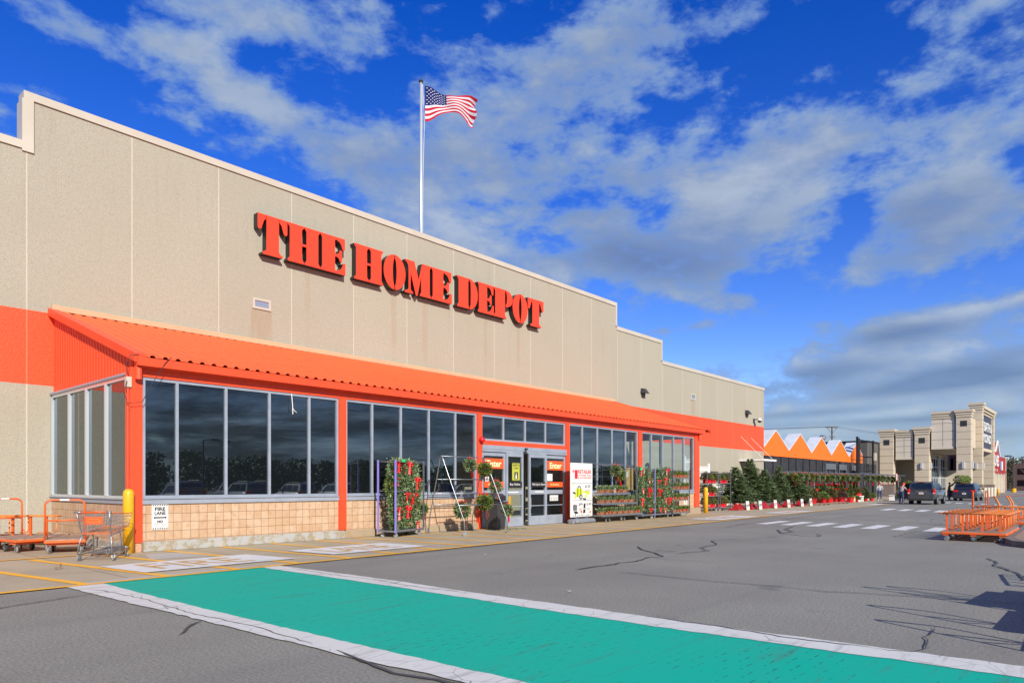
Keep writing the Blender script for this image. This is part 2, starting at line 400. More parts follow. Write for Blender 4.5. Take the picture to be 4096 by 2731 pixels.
def block(tan=(.52, .375, .255)):
    m = mat('scored tan block', tan, 0.8, spec=.25)
    t, b = nodes(m)
    co = t.n('ShaderNodeNewGeometry').outputs['Position']
    sp = t.n('ShaderNodeSeparateXYZ'); t.l(co, sp.inputs[0])
    H = t.m('ADD', sp.outputs[0], sp.outputs[1])
    Z = sp.outputs[2]
    cell = t.n('ShaderNodeCombineXYZ')
    t.l(t.m('FLOOR', t.m('DIVIDE', H, 0.205)), cell.inputs[0])
    t.l(t.m('FLOOR', t.m('DIVIDE', t.m('SUBTRACT', Z, .05), 0.205)), cell.inputs[1])
    wn = t.n('ShaderNodeTexWhiteNoise', noise_dimensions='2D'); t.l(cell.outputs[0], wn.inputs['Vector'])
    c = t.mix(t.smooth(wn.outputs['Value'], 0, 1, 0, .55), tan, (.42, .25, .14))
    c = t.mix(t.smooth(t.noise(co, 7, 5, .65), .45, .75, 0, .6), c, (.34, .17, .08))
    c = t.mix(t.smooth(t.noise(co, 1.7, 4, .65), .62, .72, 0, .5), c, (.58, .52, .46))
    c = t.mix(t.smooth(t.noise(co, 70, 2, .6), .35, .7, 0, .25), c, (.62, .42, .27))
    fh = t.m('ABSOLUTE', t.m('SUBTRACT', t.m('MODULO', t.m('ADD', H, 102.5), .205), .1025))
    fz = t.m('ABSOLUTE', t.m('SUBTRACT', t.m('MODULO', t.m('ADD', Z, 10.2 ), .205), .1025))
    gap = t.m('MAXIMUM', t.smooth(fh, .0955, .0995), t.smooth(fz, .0955, .0995))
    c = t.mix(t.m('MULTIPLY', gap, .8), c, (.20, .11, .06))
    t.l(c, b.inputs['Base Color'])
    bp = t.n('ShaderNodeBump'); bp.inputs['Strength'].default_value = 0.6; bp.inputs['Distance'].default_value = 0.01; bp.invert = True
    t.l(gap, bp.inputs['Height']); t.l(bp.outputs[0], b.inputs['Normal'])
    return m
M['block'] = block()
def curbmat():
    m = mat('patched concrete curb', (.4, .38, .33), .85, spec=.25)
    t, b = nodes(m)
    co = t.n('ShaderNodeNewGeometry').outputs['Position']
    c = t.mix(t.smooth(t.noise(co, 3.5, 6, .7), .45, .56), (.37, .37, .36), (.30, .255, .18))
    sp = t.n('ShaderNodeSeparateXYZ'); t.l(co, sp.inputs[0])
    c = t.mix(t.smooth(sp.outputs[0], 11.85, 12.0, 0, .85), c, (.33, .245, .15))
    t.l(c, b.inputs['Base Color'])
    return m
M['curb'] = curbmat()
def glass(name, clear, ior=2.45):
    m = bpy.data.materials.new(name); m.use_nodes = True
    nt = m.node_tree
    for n in list(nt.nodes): nt.nodes.remove(n)
    t = NT(nt)
    out = t.n('ShaderNodeOutputMaterial')
    fr = t.n('ShaderNodeFresnel'); io = 1.75 if clear else ior
    bf = t.n('ShaderNodeNewGeometry').outputs['Backfacing']
    t.l(t.m('ADD', io, t.m('MULTIPLY', bf, 1 / io - io)), fr.inputs[0])
    gl = t.n('ShaderNodeBsdfGlossy'); gl.inputs['Roughness'].default_value = 0.0; gl.inputs['Color'].default_value = (.86, .95, 1, 1)
    # very slight waviness of the sheets
    co = t.n('ShaderNodeTexCoord').outputs['Object']
    bp = t.n('ShaderNodeBump'); bp.inputs['Strength'].default_value = 0.02; bp.inputs['Distance'].default_value = 0.05
    t.l(t.noise(co, .9, 1, .5), bp.inputs['Height']); t.l(bp.outputs[0], gl.inputs['Normal'])
    if clear:
        ba = t.n('ShaderNodeBsdfTransparent'); ba.inputs[0].default_value = (.80, .86, .84, 1)
    else:
        ba = t.n('ShaderNodeBsdfDiffuse'); ba.inputs[0].default_value = (.006, .008, .010, 1)
    mx = t.n('ShaderNodeMixShader')
    t.l(fr.outputs[0], mx.inputs[0]); t.l(ba.outputs[0], mx.inputs[1]); t.l(gl.outputs[0], mx.inputs[2]); t.l(mx.outputs[0], out.inputs[0])
    return m
M['glass_dark'] = glass('dark tinted glass', False)
M['glass_clear'] = glass('lightly tinted glass', True)
def leafmat(name, a, b_, c_):
    m = mat(name, a, 0.6, spec=.3)
    t, b = nodes(m)
    g = t.n('ShaderNodeNewGeometry')
    r = g.outputs['Random Per Island']
    c = t.mix(t.smooth(r, 0, .6), a, b_)
    c = t.mix(t.smooth(r, .75, 1.0), c, c_)
    t.l(c, b.inputs['Base Color'])
    return m
M['fir'] = leafmat('fir needles', (.058, .10, .042), (.14, .20, .085), (.33, .40, .22))
M['fir2'] = leafmat('cedar sprays', (.060, .105, .022), (.12, .17, .035), (.24, .27, .08))
M['olive'] = leafmat('brownish shrub leaves', (.07, .065, .022), (.11, .10, .035), (.16, .09, .04))
M['twig'] = leafmat('purple twigs', (.06, .035, .03), (.10, .055, .045), (.13, .07, .05))
M['woods'] = leafmat('autumn woods', (.035, .040, .020), (.075, .062, .035), (.12, .085, .05))
M['bare'] = leafmat('bare branches', (.13, .10, .08), (.20, .165, .13), (.26, .20, .16))

# ------------------------------------------------------------------ mesh builder
class MB:
    def __init__(s): s.v = []; s.f = []; s.mi = []
    def add(s, vs, fs, mi=0):
        b = len(s.v)
        s.v += [tuple(q) for q in vs]
        s.f += [tuple(b + i for i in f) for f in fs]
        s.mi += [mi] * len(fs)
        return s
    def box(s, x0, x1, y0, y1, z0, z1, mi=0, bev=0.0):
        if bev:
            b = min(bev, (x1 - x0) / 2.01, (y1 - y0) / 2.01)
            ring = [(x0 + b, y0), (x1 - b, y0), (x1, y0 + b), (x1, y1 - b), (x1 - b, y1), (x0 + b, y1), (x0, y1 - b), (x0, y0 + b)]
            n = 8
            b2 = min(b, (z1 - z0) / 2.01)
            cx, cy = (x0 + x1) / 2, (y0 + y1) / 2
            kx, ky = (x1 - x0 - 2 * b) / (x1 - x0), (y1 - y0 - 2 * b) / (y1 - y0)
            inn = [(cx + (p[0] - cx) * kx, cy + (p[1] - cy) * ky) for p in ring]
            vs = [(*p, z0) for p in inn] + [(*p, z0 + b2) for p in ring] + [(*p, z1 - b2) for p in ring] + [(*p, z1) for p in inn]
            fs = [tuple(range(n - 1, -1, -1)), tuple(range(3 * n, 4 * n))]
            for k in range(3):
                fs += [(k * n + i, k * n + (i + 1) % n, (k + 1) * n + (i + 1) % n, (k + 1) * n + i) for i in range(n)]
            return s.add(vs, fs, mi)
        vs = [(x0, y0, z0), (x1, y0, z0), (x1, y1, z0), (x0, y1, z0), (x0, y0, z1), (x1, y0, z1), (x1, y1, z1), (x0, y1, z1)]
        return s.add(vs, [(3, 2, 1, 0), (4, 5, 6, 7), (0, 1, 5, 4), (1, 2, 6, 5), (2, 3, 7, 6), (3, 0, 4, 7)], mi)
    def bar(s, p, q, w, h=None, mi=0, up=(0, 0, 1)):
        h = h or w
        p, q = Vector(p), Vector(q)
        d = (q - p).normalized()
        u = Vector(up)
        if abs(d.dot(u)) > .99: u = Vector((1, 0, 0))
        a = d.cross(u).normalized(); b = a.cross(d).normalized()
        vs = []
        for e in (p, q):
            for (i, j) in ((-1, -1), (1, -1), (1, 1), (-1, 1)):
                vs.append(e + a * i * w / 2 + b * j * h / 2)
        return s.add(vs, [(0, 1, 2, 3), (7, 6, 5, 4), (0, 4, 5, 1), (1, 5, 6, 2), (2, 6, 7, 3), (3, 7, 4, 0)], mi)
    def tube(s, pts, r, n=6, mi=0, cap=True):
        P = [Vector(p) for p in pts]
        rr = r if isinstance(r, (list, tuple)) else [r] * len(P)
        vs, fs = [], []
        prev = None
        for i, p in enumerate(P):
            d = (P[min(i + 1, len(P) - 1)] - P[max(i - 1, 0)]).normalized()
            if prev is None:
                u = Vector((0, 0, 1)) if abs(d.z) < .9 else Vector((1, 0, 0))
                a = d.cross(u).normalized()
            else:
                a = (prev - d * prev.dot(d)).normalized()
            prev = a
            b = d.cross(a)
            for k in range(n):
                t = 2 * PI * k / n
                vs.append(p + (a * math.cos(t) + b * math.sin(t)) * rr[i])
        for i in range(len(P) - 1):
            for k in range(n):
                fs.append((i * n + k, i * n + (k + 1) % n, (i + 1) * n + (k + 1) % n, (i + 1) * n + k))
        if cap:
            fs.append(tuple(range(n - 1, -1, -1))); fs.append(tuple((len(P) - 1) * n + k for k in range(n)))
        return s.add(vs, fs, mi)
    def lathe(s, prof, cx=0, cy=0, n=16, mi=0, axis='z', c=(0, 0, 0)):
        """profile of (radius, height) pairs spun round an axis through c"""
        vs, fs = [], []
        for (r, h) in prof:
            for k in range(n):
                t = 2 * PI * k / n
                a, b = r * math.cos(t), r * math.sin(t)
                if axis == 'z': vs.append((cx + c[0] + a, cy + c[1] + b, c[2] + h))
                elif axis == 'y': vs.append((c[0] + a, c[1] + h, c[2] + b))
                else: vs.append((c[0] + h, c[1] + a, c[2] + b))
        m_ = len(prof)
        for i in range(m_ - 1):
            for k in range(n):
                f = (i * n + k, i * n + (k + 1) % n, (i + 1) * n + (k + 1) % n, (i + 1) * n + k)
                fs.append(f if axis != 'y' else f[::-1])
        e0, e1 = tuple(range(n - 1, -1, -1)), tuple((m_ - 1) * n + k for k in range(n))
        fs += [e0, e1] if axis != 'y' else [e0[::-1], e1[::-1]]
        return s.add(vs, fs, mi)
    def prism(s, loops, mp, d0, d1, mi=0, mside=None):
        """loops: outer + holes in 2D; mp(u, v, d) -> xyz; extruded from depth d0 to d1"""
        allp = [p for l in loops for p in l]
        tris = tessellate_polygon([[Vector((p[0], p[1], 0)) for p in l] for l in loops])
        n = len(allp)
        b = len(s.v)
        s.v += [tuple(mp(p[0], p[1], d0)) for p in allp] + [tuple(mp(p[0], p[1], d1)) for p in allp]
        for t in tris:
            s.f.append(tuple(b + i for i in t)); s.mi.append(mi)
            s.f.append(tuple(b + n + i for i in reversed(t))); s.mi.append(mi if mside is None else mside)
        k = 0
        for l in loops:
            m_ = len(l)
            for i in range(m_):
                j = (i + 1) % m_
                s.f.append((b + k + i, b + k + j, b + n + k + j, b + n + k + i)); s.mi.append(mi if mside is None else mside)
            k += m_
        return s
    def build(s, name, mats, parent=None, origin=(0, 0, 0), smooth=False, fixn=False):
        me = bpy.data.meshes.new(name)
        ox = Vector(origin)
        me.from_pydata([tuple(Vector(q) - ox) for q in s.v], [], s.f)
        if not isinstance(mats, (list, tuple)): mats = [mats]
        for m_ in mats: me.materials.append(M[m_] if isinstance(m_, str) else m_)
        if len(mats) > 1: me.polygons.foreach_set('material_index', s.mi)
        if smooth: me.polygons.foreach_set('use_smooth', [True] * len(me.polygons))
        if fixn:
            bm = bmesh.new(); bm.from_mesh(me)
            bmesh.ops.recalc_face_normals(bm, faces=bm.faces); bm.to_mesh(me); bm.free()
        me.update()
        o = bpy.data.objects.new(name, me)
        COL.objects.link(o)
        if parent is None: o.location = ox
        else: o.parent = parent
        return o
def tag(o, label=None, cat=None, group=None, kind=None):
    if label: o['label'] = label
    if cat: o['category'] = cat
    if group: o['group'] = group
    if kind: o['kind'] = kind
    return o
def thing(name, label, cat, loc=(0, 0, 0), rz=0.0, group=None):
    o = bpy.data.objects.new(name, None)
    o.empty_display_size = .2
    COL.objects.link(o)
    o.location = loc; o.rotation_euler = (0, 0, rz)
    return tag(o, label, cat, group)
def kids(o):
    return [c for c in bpy.data.objects if c.parent == o]
def dup(o, loc=None, rz=None, label=None, group=None, parent=None, scale=None):
    c = o.copy(); COL.objects.link(c); c.parent = parent
    if loc is not None: c.location = loc
    if rz is not None: c.rotation_euler = (0, 0, rz)
    if scale is not None: c.scale = (scale,) * 3 if isinstance(scale, (int, float)) else scale
    if label: c['label'] = label
    if group: c['group'] = group
    for k in kids(o): dup(k, parent=c)
    return c
TXT = {}
def text_mesh(txt, size, bold=0.0):
    """flat text outline polygons from the built-in font -> verts/faces in the XY plane"""
    key = (txt, bold)
    if key not in TXT:
        cu = bpy.data.curves.new('t', 'FONT')
        cu.body = txt; cu.size = 1.0; cu.offset = bold; cu.resolution_u = 3
        o = bpy.data.objects.new('t', cu); COL.objects.link(o)
        bpy.context.view_layer.update()
        me = o.evaluated_get(bpy.context.evaluated_depsgraph_get()).to_mesh()
        vs = [tuple(v.co) for v in me.vertices]; fs = [tuple(p.vertices) for p in me.polygons]
        bpy.data.objects.remove(o); bpy.data.curves.remove(cu)
        TXT[key] = (vs, fs)
    vs, fs = TXT[key]
    xs = [v[0] for v in vs]; ys = [v[1] for v in vs]
    return vs, fs, min(xs), max(xs), min(ys), max(ys)
def put_text(mb, txt, mp, x0, x1, z0, z1, mi=0, bold=0.0, keep=False):
    """text fitted into the rectangle x0..x1, z0..z1 of a plane; mp(u, v) -> xyz"""
    vs, fs, a, b, c_, d = text_mesh(txt, 1, bold)
    sx, sz = (x1 - x0) / (b - a), (z1 - z0) / (d - c_)
    if keep: sx = sz = min(sx, sz)
    mb.add([mp(x0 + (v[0] - a) * sx, z0 + (v[1] - c_) * sz) for v in vs], fs, mi)
# ------------------------------------------------------------------ ground
def sheet(name, poly, z, m, kind='structure', mb=None):
    b = mb or MB()
    b.add([(x, y, z) for x, y in poly], [tuple(range(len(poly)))])
    if mb is None: return tag(b.build(name, m), kind=kind)
g = MB()
for i in range(-6, 16):
    for j in range(-8, 10):
        g.add([(i * 50, j * 50, 0), (i * 50 + 50, j * 50, 0), (i * 50 + 50, j * 50 + 50, 0), (i * 50, j * 50 + 50, 0)], [(0, 1, 2, 3)])
g.add([(-2500, -2500, -.02), (3500, -2500, -.02), (3500, 2500, -.02), (-2500, 2500, -.02)], [(0, 1, 2, 3)])
tag(g.build('parking_lot', 'asphalt'), kind='structure')
def kerb(x): return 11.87 + .0345 * x
sheet('sidewalk', [(-25, kerb(-25)), (68, kerb(68)), (70.5, 17.2), (99, 16.5), (99, 40), (-25, 40)], .006, 'slab')
# green crossing and its white borders
def dense(P):
    out = []
    for a, b in zip(P, P[1:]):
        k = max(1, int(math.dist(a, b) / .09))
        for i in range(k):
            f = i / k; q = (a[0] + (b[0] - a[0]) * f, a[1] + (b[1] - a[1]) * f)
            out.append((q[0] + .022 * (mnoise.noise(Vector((q[1] * 5, q[0] * 2, 0)))) + .02 * mnoise.noise(Vector((q[1] * 19, q[0], 4))), q[1]))
    return out + [P[-1]]
def resample(P, n):
    return [P[min(len(P) - 1, round(i * (len(P) - 1) / (n - 1)))] for i in range(n)]
def strip(name, left, right, z, m):
    b = MB()
    left, right = dense(left), dense(right); nn = min(len(left), len(right)); left, right = resample(left, nn), resample(right, nn)
    n = len(left)
    b.add([(x, y, z) for x, y in left] + [(x, y, z) for x, y in right], [(i, i + n, i + n + 1, i + 1) for i in range(n - 1)])
    return tag(b.build(name, m), kind='structure')
gl = [(3.98, 12.0), (3.98, 9.95), (4.0, 8.6), (4.03, 7.05), (4.07, 5.82), (4.1, 4.95), (4.16, 3.6), (4.2, 1), (4.25, -6)]
gr = [(6.69, 12.08), (6.74, 9.95), (6.75, 8.15), (6.73, 7.05), (6.71, 5.41), (6.72, 4.6), (6.73, 3.83), (6.86, 1), (6.95, -6)]
strip('crosswalk_paint', gl, gr, .010, 'green')
wl = [(3.46, 12.0), (3.56, 9.5), (3.64, 8.0), (3.70, 6.2), (3.74, 5.0), (3.82, 4.2), (3.86, 3.2), (3.88, 1), (3.92, -6)]
strip('crosswalk_edge_line', wl, gl, .014, 'white_paint')
wr = [(7.07, 12.1), (7.15, 9.95), (7.18, 8.58), (7.12, 7.05), (7.17, 5.41), (7.16, 4.54), (7.2, 2.9), (7.3, .8), (7.35, -6)]
strip('crosswalk_edge_line', gr, wr, .014, 'white_paint')
yb = MB()
def line(a, b, w, z=.012, mb=yb):
    a, b = Vector((*a, 0)), Vector((*b, 0)); d = (b - a).normalized(); n = Vector((-d.y, d.x, 0)) * w / 2
    mb.add([(q.x, q.y, z) for q in (a - n, b - n, b + n, a + n)], [(0, 1, 2, 3)])
for k in range(22):
    x0, x1 = -25 + k * 4.2, -25 + (k + 1) * 4.2
    line((x0, kerb(x0) + .02), (min(x1, 67.8), kerb(min(x1, 67.8)) + .02), .15, .018)
line((-25, 16.6), (6.0, 17.15), .13, .018)
lo = [(3.78 + 1.26 * i) for i in range(-12, 27)]
hi_ = [(3.25 + .99 + 1.30 * (i - 0)) for i in range(-13, 26)]
for i in range(-10, 25):
    xb = 3.78 + 1.262 * i
    xt = 2.90 + 1.345 * i if i < 6 else 2.90 + 1.345 * 6 + 1.30 * (i - 6)
    line((xb, kerb(xb) + .05), (xt, 16.88 if xb > 4.6 else 17.05), .16, .012)
tag(yb.build('lane_marking', 'yellow_paint'), kind='structure')
wp = MB()
for q in ([(4.72, 14.42), (4.93, 12.85), (7.95, 12.95), (7.7, 14.55)], [(8.72, 14.6), (8.95, 13.07), (11.75, 13.1), (11.55, 14.75)],
          [(28.6, 14.6), (28.7, 13.15), (33.3, 13.2), (33.6, 14.9)], [(37.4, 14.75), (37.3, 13.4), (42.2, 13.5), (41.9, 14.8)], [(57.6, 14.95), (57.5, 14.1), (61.1, 14.15), (61.5, 14.9)]):
    sheet('', q, .022, None, mb=wp)
tag(wp.build('fire_lane_panel', 'white_paint2'), kind='structure')
fl = MB()
for (w, x0, x1, y0, y1) in (('FIRE', 5.35, 7.2, 13.2, 14.2), ('LANE', 9.3, 11.2, 13.4, 14.4), ('FIRE', 29.4, 32.6, 13.6, 14.5), ('LANE', 38.2, 41.2, 13.8, 14.5)):
    put_text(fl, w, lambda u, v: (u - (v - y0) * .12, v, .026), x0, x1, y0, y1)
tag(fl.build('fire_lane_lettering', 'ochre_paint'), kind='structure')
ow = MB()
for q in ([(6.25, 16.3), (5.9, 15.1), (7.1, 14.9), (7.25, 16.2)], [(3.6, 12.35), (3.75, 12.15), (6.9, 12.3), (6.6, 12.55)], [(13.2, 13.2), (13.3, 13.0), (14.6, 13.1), (14.4, 13.3)]):
    sheet('', q, .0095, None, mb=ow)
tag(ow.build('old_patch', 'old_white'), kind='structure')
zb = MB()
for k in range(7):
    y = 10.95 - k * .985; x0 = 27.05 - .11 * k
    zb.add([(x0, y, .01), (x0, y - .47, .01), (x0 + 2.86 - .04 * k, y - .40, .01), (x0 + 2.95 - .04 * k, y + .10, .01)], [(0, 1, 2, 3)])
for k in range(5):
    y = 11.2 - k * 1.03; x0 = 46.7 - .5 * k
    zb.add([(x0, y, .01), (x0 - .2, y - .5, .01), (x0 + 3.1, y - .35, .01), (x0 + 3.4, y + .25, .01)], [(0, 1, 2, 3)])
for k in range(8):
    y = 11.5 - k * 1.02; x0 = 68.3 - 1.05 * k
    zb.add([(x0, y, .01), (x0 - .1, y - .5, .01), (x0 + 2.4, y - .3, .01), (x0 + 2.6, y + .25, .01)], [(0, 1, 2, 3)])
tag(zb.build('zebra_marking', 'white_paint2'), kind='structure')
sheet('red_kerb_marking', [(95, 12.6), (99.6, 12.3), (128, 9.5), (128, 11.0), (100, 13.2), (95, 13.2)], .012, mat('faded red paint', (.36, .09, .08), .7))
sheet('far_crossing_paint', [(93, 11.4), (96, 11.6), (106, 5.0), (103, 4.6)], .012, mat('faded teal paint', (.10, .32, .27), .7))
# crack filler
tb = MB()
def crack(pts, w, z=.016, jag=.02, sd=1):
    rnd = random.Random(sd)
    P = []
    for a, b in zip(pts, pts[1:]):
        n = max(2, int(math.dist(a, b) / .12))
        for i in range(n):
            t = i / n
            P.append((a[0] + (b[0] - a[0]) * t + rnd.uniform(-jag, jag), a[1] + (b[1] - a[1]) * t + rnd.uniform(-jag, jag)))
    P.append(pts[-1])
    vs = []
    for i, p in enumerate(P):
        a, b = P[max(i - 1, 0)], P[min(i + 1, len(P) - 1)]
        dx, dy = b[0] - a[0], b[1] - a[1]; l = math.hypot(dx, dy) or 1
        ww = w / 2 * (rnd.uniform(.7, 1.15)) * min(1, .25 + .35 * min(i, len(P) - 1 - i))
        vs += [(p[0] - dy / l * ww, p[1] + dx / l * ww, z), (p[0] + dy / l * ww, p[1] - dx / l * ww, z)]
    tb.add(vs, [(2 * i, 2 * i + 1, 2 * i + 3, 2 * i + 2) for i in range(len(P) - 1)])
for k, (w, pts) in enumerate([
    (.07, [(10.27, 7.49), (10.93, 7.49), (11.49, 7.4), (11.79, 7.51), (12.2, 7.37), (13.08, 7.61), (13.42, 7.43), (13.99, 7.97), (14.51, 8.62), (15.23, 9.18)]),
    (.03, [(13.1, 7.58), (12.9, 6.95), (13.15, 6.15)]), (.035, [(10.54, 6.77), (10.5, 5.78), (10.5, 5.05), (10.56, 4.3), (10.63, 3.62)]),
    (.035, [(10.6, 3.7), (10.57, 3.25), (10.73, 2.84), (10.8, 2.53), (10.92, 2.13), (11.3, .6)]),
    (.06, [(14.21, 7.53), (14.68, 7.48), (15.29, 7.28), (15.83, 7.79), (17.03, 7.89), (18.1, 8.56), (19.23, 8.19)]),
    (.06, [(17.63, 2.15), (16.65, 1.87), (16.16, 1.89), (15.66, 1.64), (14.79, 1.35), (13.8, 1.2)]),
    (.022, [(7.18, 1.78), (7.2, 1.63), (7.26, 1.45), (7.47, 1.4), (7.81, 1.44), (8.04, 1.51), (8.33, 1.49), (8.71, 1.55)]),
    (.09, [(23.92, 9.25), (23.96, 8.91), (22.37, 8.22), (23.35, 8.17), (24.32, 8.79), (26.51, 9.25)]),
    (.06, [(22.23, 8.13), (21.65, 7.33), (21.48, 6.84), (22.03, 6.89), (22.77, 7.26)]),
    (.09, [(34.82, 10.7), (33.86, 9.31), (32.84, 7.68), (31.93, 6.23), (30.69, 4.6)]),
    (.05, [(1.2, 10.0), (2.34, 10.57), (2.85, 10.77), (3.5, 10.94)]), (.05, [(3.13, 7.29), (3.45, 7.71), (3.62, 7.85)]),
    (.05, [(9, 12.0), (14, 12.2), (20, 12.45), (26, 12.6)]), (.06, [(30.5, 11.2), (36, 11.6), (44, 11.5)]), (.06, [(40.5, 9.4), (41.5, 8.3), (40.5, 7.4)]),
    (.05, [(36, 10.4), (38, 9.6), (39, 8.0)]), (.05, [(24, 10.8), (27, 11.3), (30, 11.2)]),
    (.05, [(7.16, 4.2), (7.18, 3.2), (7.1, 2.6), (7.2, 1.8)]), (.03, [(7.0, 11.5), (6.95, 10.2), (7.05, 9), (6.95, 8.2), (7.05, 7)]),
    (.06, [(3.8, 5.5), (3.72, 4.9), (3.66, 4.5), (3.8, 3.8), (3.84, 3)]), (.025, [(3.7, 11.2), (3.8, 9.8), (3.75, 8.4), (3.85, 7), (3.8, 5.9)])]):
    crack(pts, w * .75, sd=k)
tag(tb.build('crack_filler', 'tar'), kind='structure')

# ------------------------------------------------------------------ main store
YV, YW = 17.0, 23.0
O = (6.37, 17.0, 0.0)
store = thing('store_building', 'large beige and orange home improvement store with a long orange awning over its glass entry', 'store', O)
def part(mb, name, m, parent=store, **k): return mb.build(name, m, parent, origin=O, **k)
w = MB()
H1, H2, H3, H4 = 11.02, 12.42, 11.02, 9.68
w.prism([[(-26, 0), (58.67, 0), (58.67, H4), (41.2, H4), (41.2, H3), (35.7, H3), (35.7, H2), (5.72, H2), (5.72, H1), (-26, H1)]], lambda u, v, d: (u, d, v), YW, YW + .35)
w.box(-26, 58.67, YW + .35, YW + 55, 0, 9.2)
wall = part(w, 'wall', 'wall', fixn=True)
cb = MB()
def cop(x0, x1, z, e0=0, e1=0): cb.box(x0, x1, YW - .05, YW + .45, z - .14, z + .08)
cop(-26, 5.62, H1); cop(5.62, 35.78, H2); cop(35.78, 41.28, H3); cop(41.28, 58.73, H4)
cb.box(5.58, 5.86, YW - .052, YW + .46, H1 - .2, H2 - .142)
for x, a, b in ((35.64, H3 + .082, H2 - .142), (41.14, H4 + .082, H3 - .142)): cb.box(x, x + .14, YW - .048, YW + .44, a, b)
for x in [5.7 + 2.745 * 2 * k for k in range(0, 11)]: pass
part(cb, 'coping', 'coping')
ob = MB()
ob.box(-26, 58.672, YW - .004, YW + .1, 4.36, 6.43)
part(ob, 'orange_band', 'orange_wall')
# awning roof
def zroof(y): return 4.47 + (y - 16.8) * (6.50 - 4.47) / (22.98 - 16.8)
rb = MB()
X0, X1, PER = 6.45, 35.35, .2875
prof = []
x = X0
while x < X1 - .01:
    for (dx_, dz_) in ((0, .0), (.10, .0), (.135, .05), (.20, .05), (.235, .0)):
        prof.append((min(x + dx_, X1), dz_))
    x += PER
n = len(prof)
rb.add([(px_, 16.8, 4.47 + dz_) for px_, dz_ in prof] + [(px_, 22.98, 6.50 + dz_) for px_, dz_ in prof], [(i, i + 1, n + i + 1, n + i) for i in range(n - 1)])
awn = part(rb, 'awning_roof', 'orange_roof')
rk = MB()
rk.add([(6.20, 16.75, 4.33), (6.45, 16.75, 4.33), (6.45, 16.75, 4.53), (6.20, 16.75, 4.53), (6.20, 22.98, 6.36), (6.45, 22.98, 6.36), (6.45, 22.98, 6.57), (6.20, 22.98, 6.57)],
       [(0, 1, 2, 3), (7, 6, 5, 4), (3, 2, 6, 7), (0, 3, 7, 4), (1, 5, 6, 2), (0, 4, 5, 1)])
part(rk, 'rake_trim', 'orange', awn); rk = MB()
rk.add([(35.35, 16.75, 4.3), (35.5, 16.75, 4.3), (35.5, 16.75, 4.53), (35.35, 16.75, 4.53), (35.35, 22.98, 6.36), (35.5, 22.98, 6.36), (35.5, 22.98, 6.57), (35.35, 22.98, 6.57)],
       [(0, 1, 2, 3), (7, 6, 5, 4), (3, 2, 6, 7), (0, 3, 7, 4), (1, 5, 6, 2), (0, 4, 5, 1)])
part(rk, 'rake_trim', 'orange', awn)
fb = MB(); fb.box(6.28, 35.5, 22.88, 22.994, 6.51, 6.67)
part(fb, 'roof_flashing', 'tan_trim', awn)
gb = MB(); gs_ = [6.26, 9.3, 12.35, 15.4, 18.45, 21.5, 24.55, 27.6, 30.65, 34.62]
for a, b_ in zip(gs_, gs_[1:]): gb.box(a, b_ - .006, 16.70, 16.80, 4.25, 4.44)
gb.box(6.27, 34.61, 16.712, 16.79, 4.26, 4.43)
for b_ in gs_[1:-1]: gb.box(b_ - .05, b_ + .04, 16.694, 16.70, 4.27, 4.42)
gb.box(6.28, 34.6, 16.80, 16.97, 4.23, 4.26)
gb.tube([(6.33, 16.86, 4.24), (6.33, 16.86, 3.95)], .075, 10)
gb.tube([(34.3, 16.86, 4.24), (34.3, 16.86, 3.95)], .075, 10)
part(gb, 'gutter', 'orange', awn)
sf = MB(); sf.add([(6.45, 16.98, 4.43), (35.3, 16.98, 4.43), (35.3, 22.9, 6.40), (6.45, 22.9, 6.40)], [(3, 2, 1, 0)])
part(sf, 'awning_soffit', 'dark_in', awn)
# gable sheet with small ribs
gp = MB(); y = 17.28; vs = []
while y < 22.99:
    for dy_, dx_ in ((0, 0), (.05, 0), (.075, -.022), (.125, -.022), (.15, 0)):
        yy = min(y + dy_, 22.995); vs.append((6.37 + dx_, yy, 4.16)); vs.append((6.37 + dx_, yy, zroof(yy) - .06))
    y += .2
gp.add(vs, [(2 * i, 2 * i + 1, 2 * i + 3, 2 * i + 2) for i in range(len(vs) // 2 - 1)])
gp.add([(6.38, 17.0, 4.16), (6.38, 17.28, 4.16), (6.38, 17.28, 4.6), (6.38, 17.0, 4.5)], [(0, 3, 2, 1)])
part(gp, 'gable_panel', 'orange'); gp = MB()
gp.box(34.3, 34.42, 17.1, 22.99, 4.05, 4.4)
gp.add([(34.36, 17.1, 4.4), (34.36, 22.98, 4.4), (34.36, 22.98, 6.4)], [(0, 1, 2)])
part(gp, 'gable_panel', 'orange')
# beam and posts
be = MB(); be.box(6.46, 33.95, YV - .02, YV + .2, 4.04, 4.43)
part(be, 'fascia_beam', 'orange')
def col(x0, x1, z0, z1, y0=YV - .06, y1=YV + .25):
    c = MB(); c.box(x0, x1, y0, y1, z0, z1); return part(c, 'column', 'orange')
col(6.20, 6.46, .22, 4.23, YV - .03, YV + .28)
c = MB(); c.box(6.23, 6.44, YV, YV + .25, 0, .22); part(c, 'column_footing', vary('peeling orange primer', (.62, .22, .09), (.45, .34, .25), 18, .4, .6, .8))
for a, b_ in ((11.82, 12.04), (28.27, 28.57)): col(a, b_, .25, 4.04)
for a, b_ in ((17.52, 17.73), (22.66, 22.88)): col(a, b_, 0, 4.04)
col(33.93, 34.42, .38, 4.23)
tb2 = MB(); tb2.box(17.735, 22.655, YV - .05, YV + .1, 2.965, 3.12); part(tb2, 'transom_beam', 'orange')
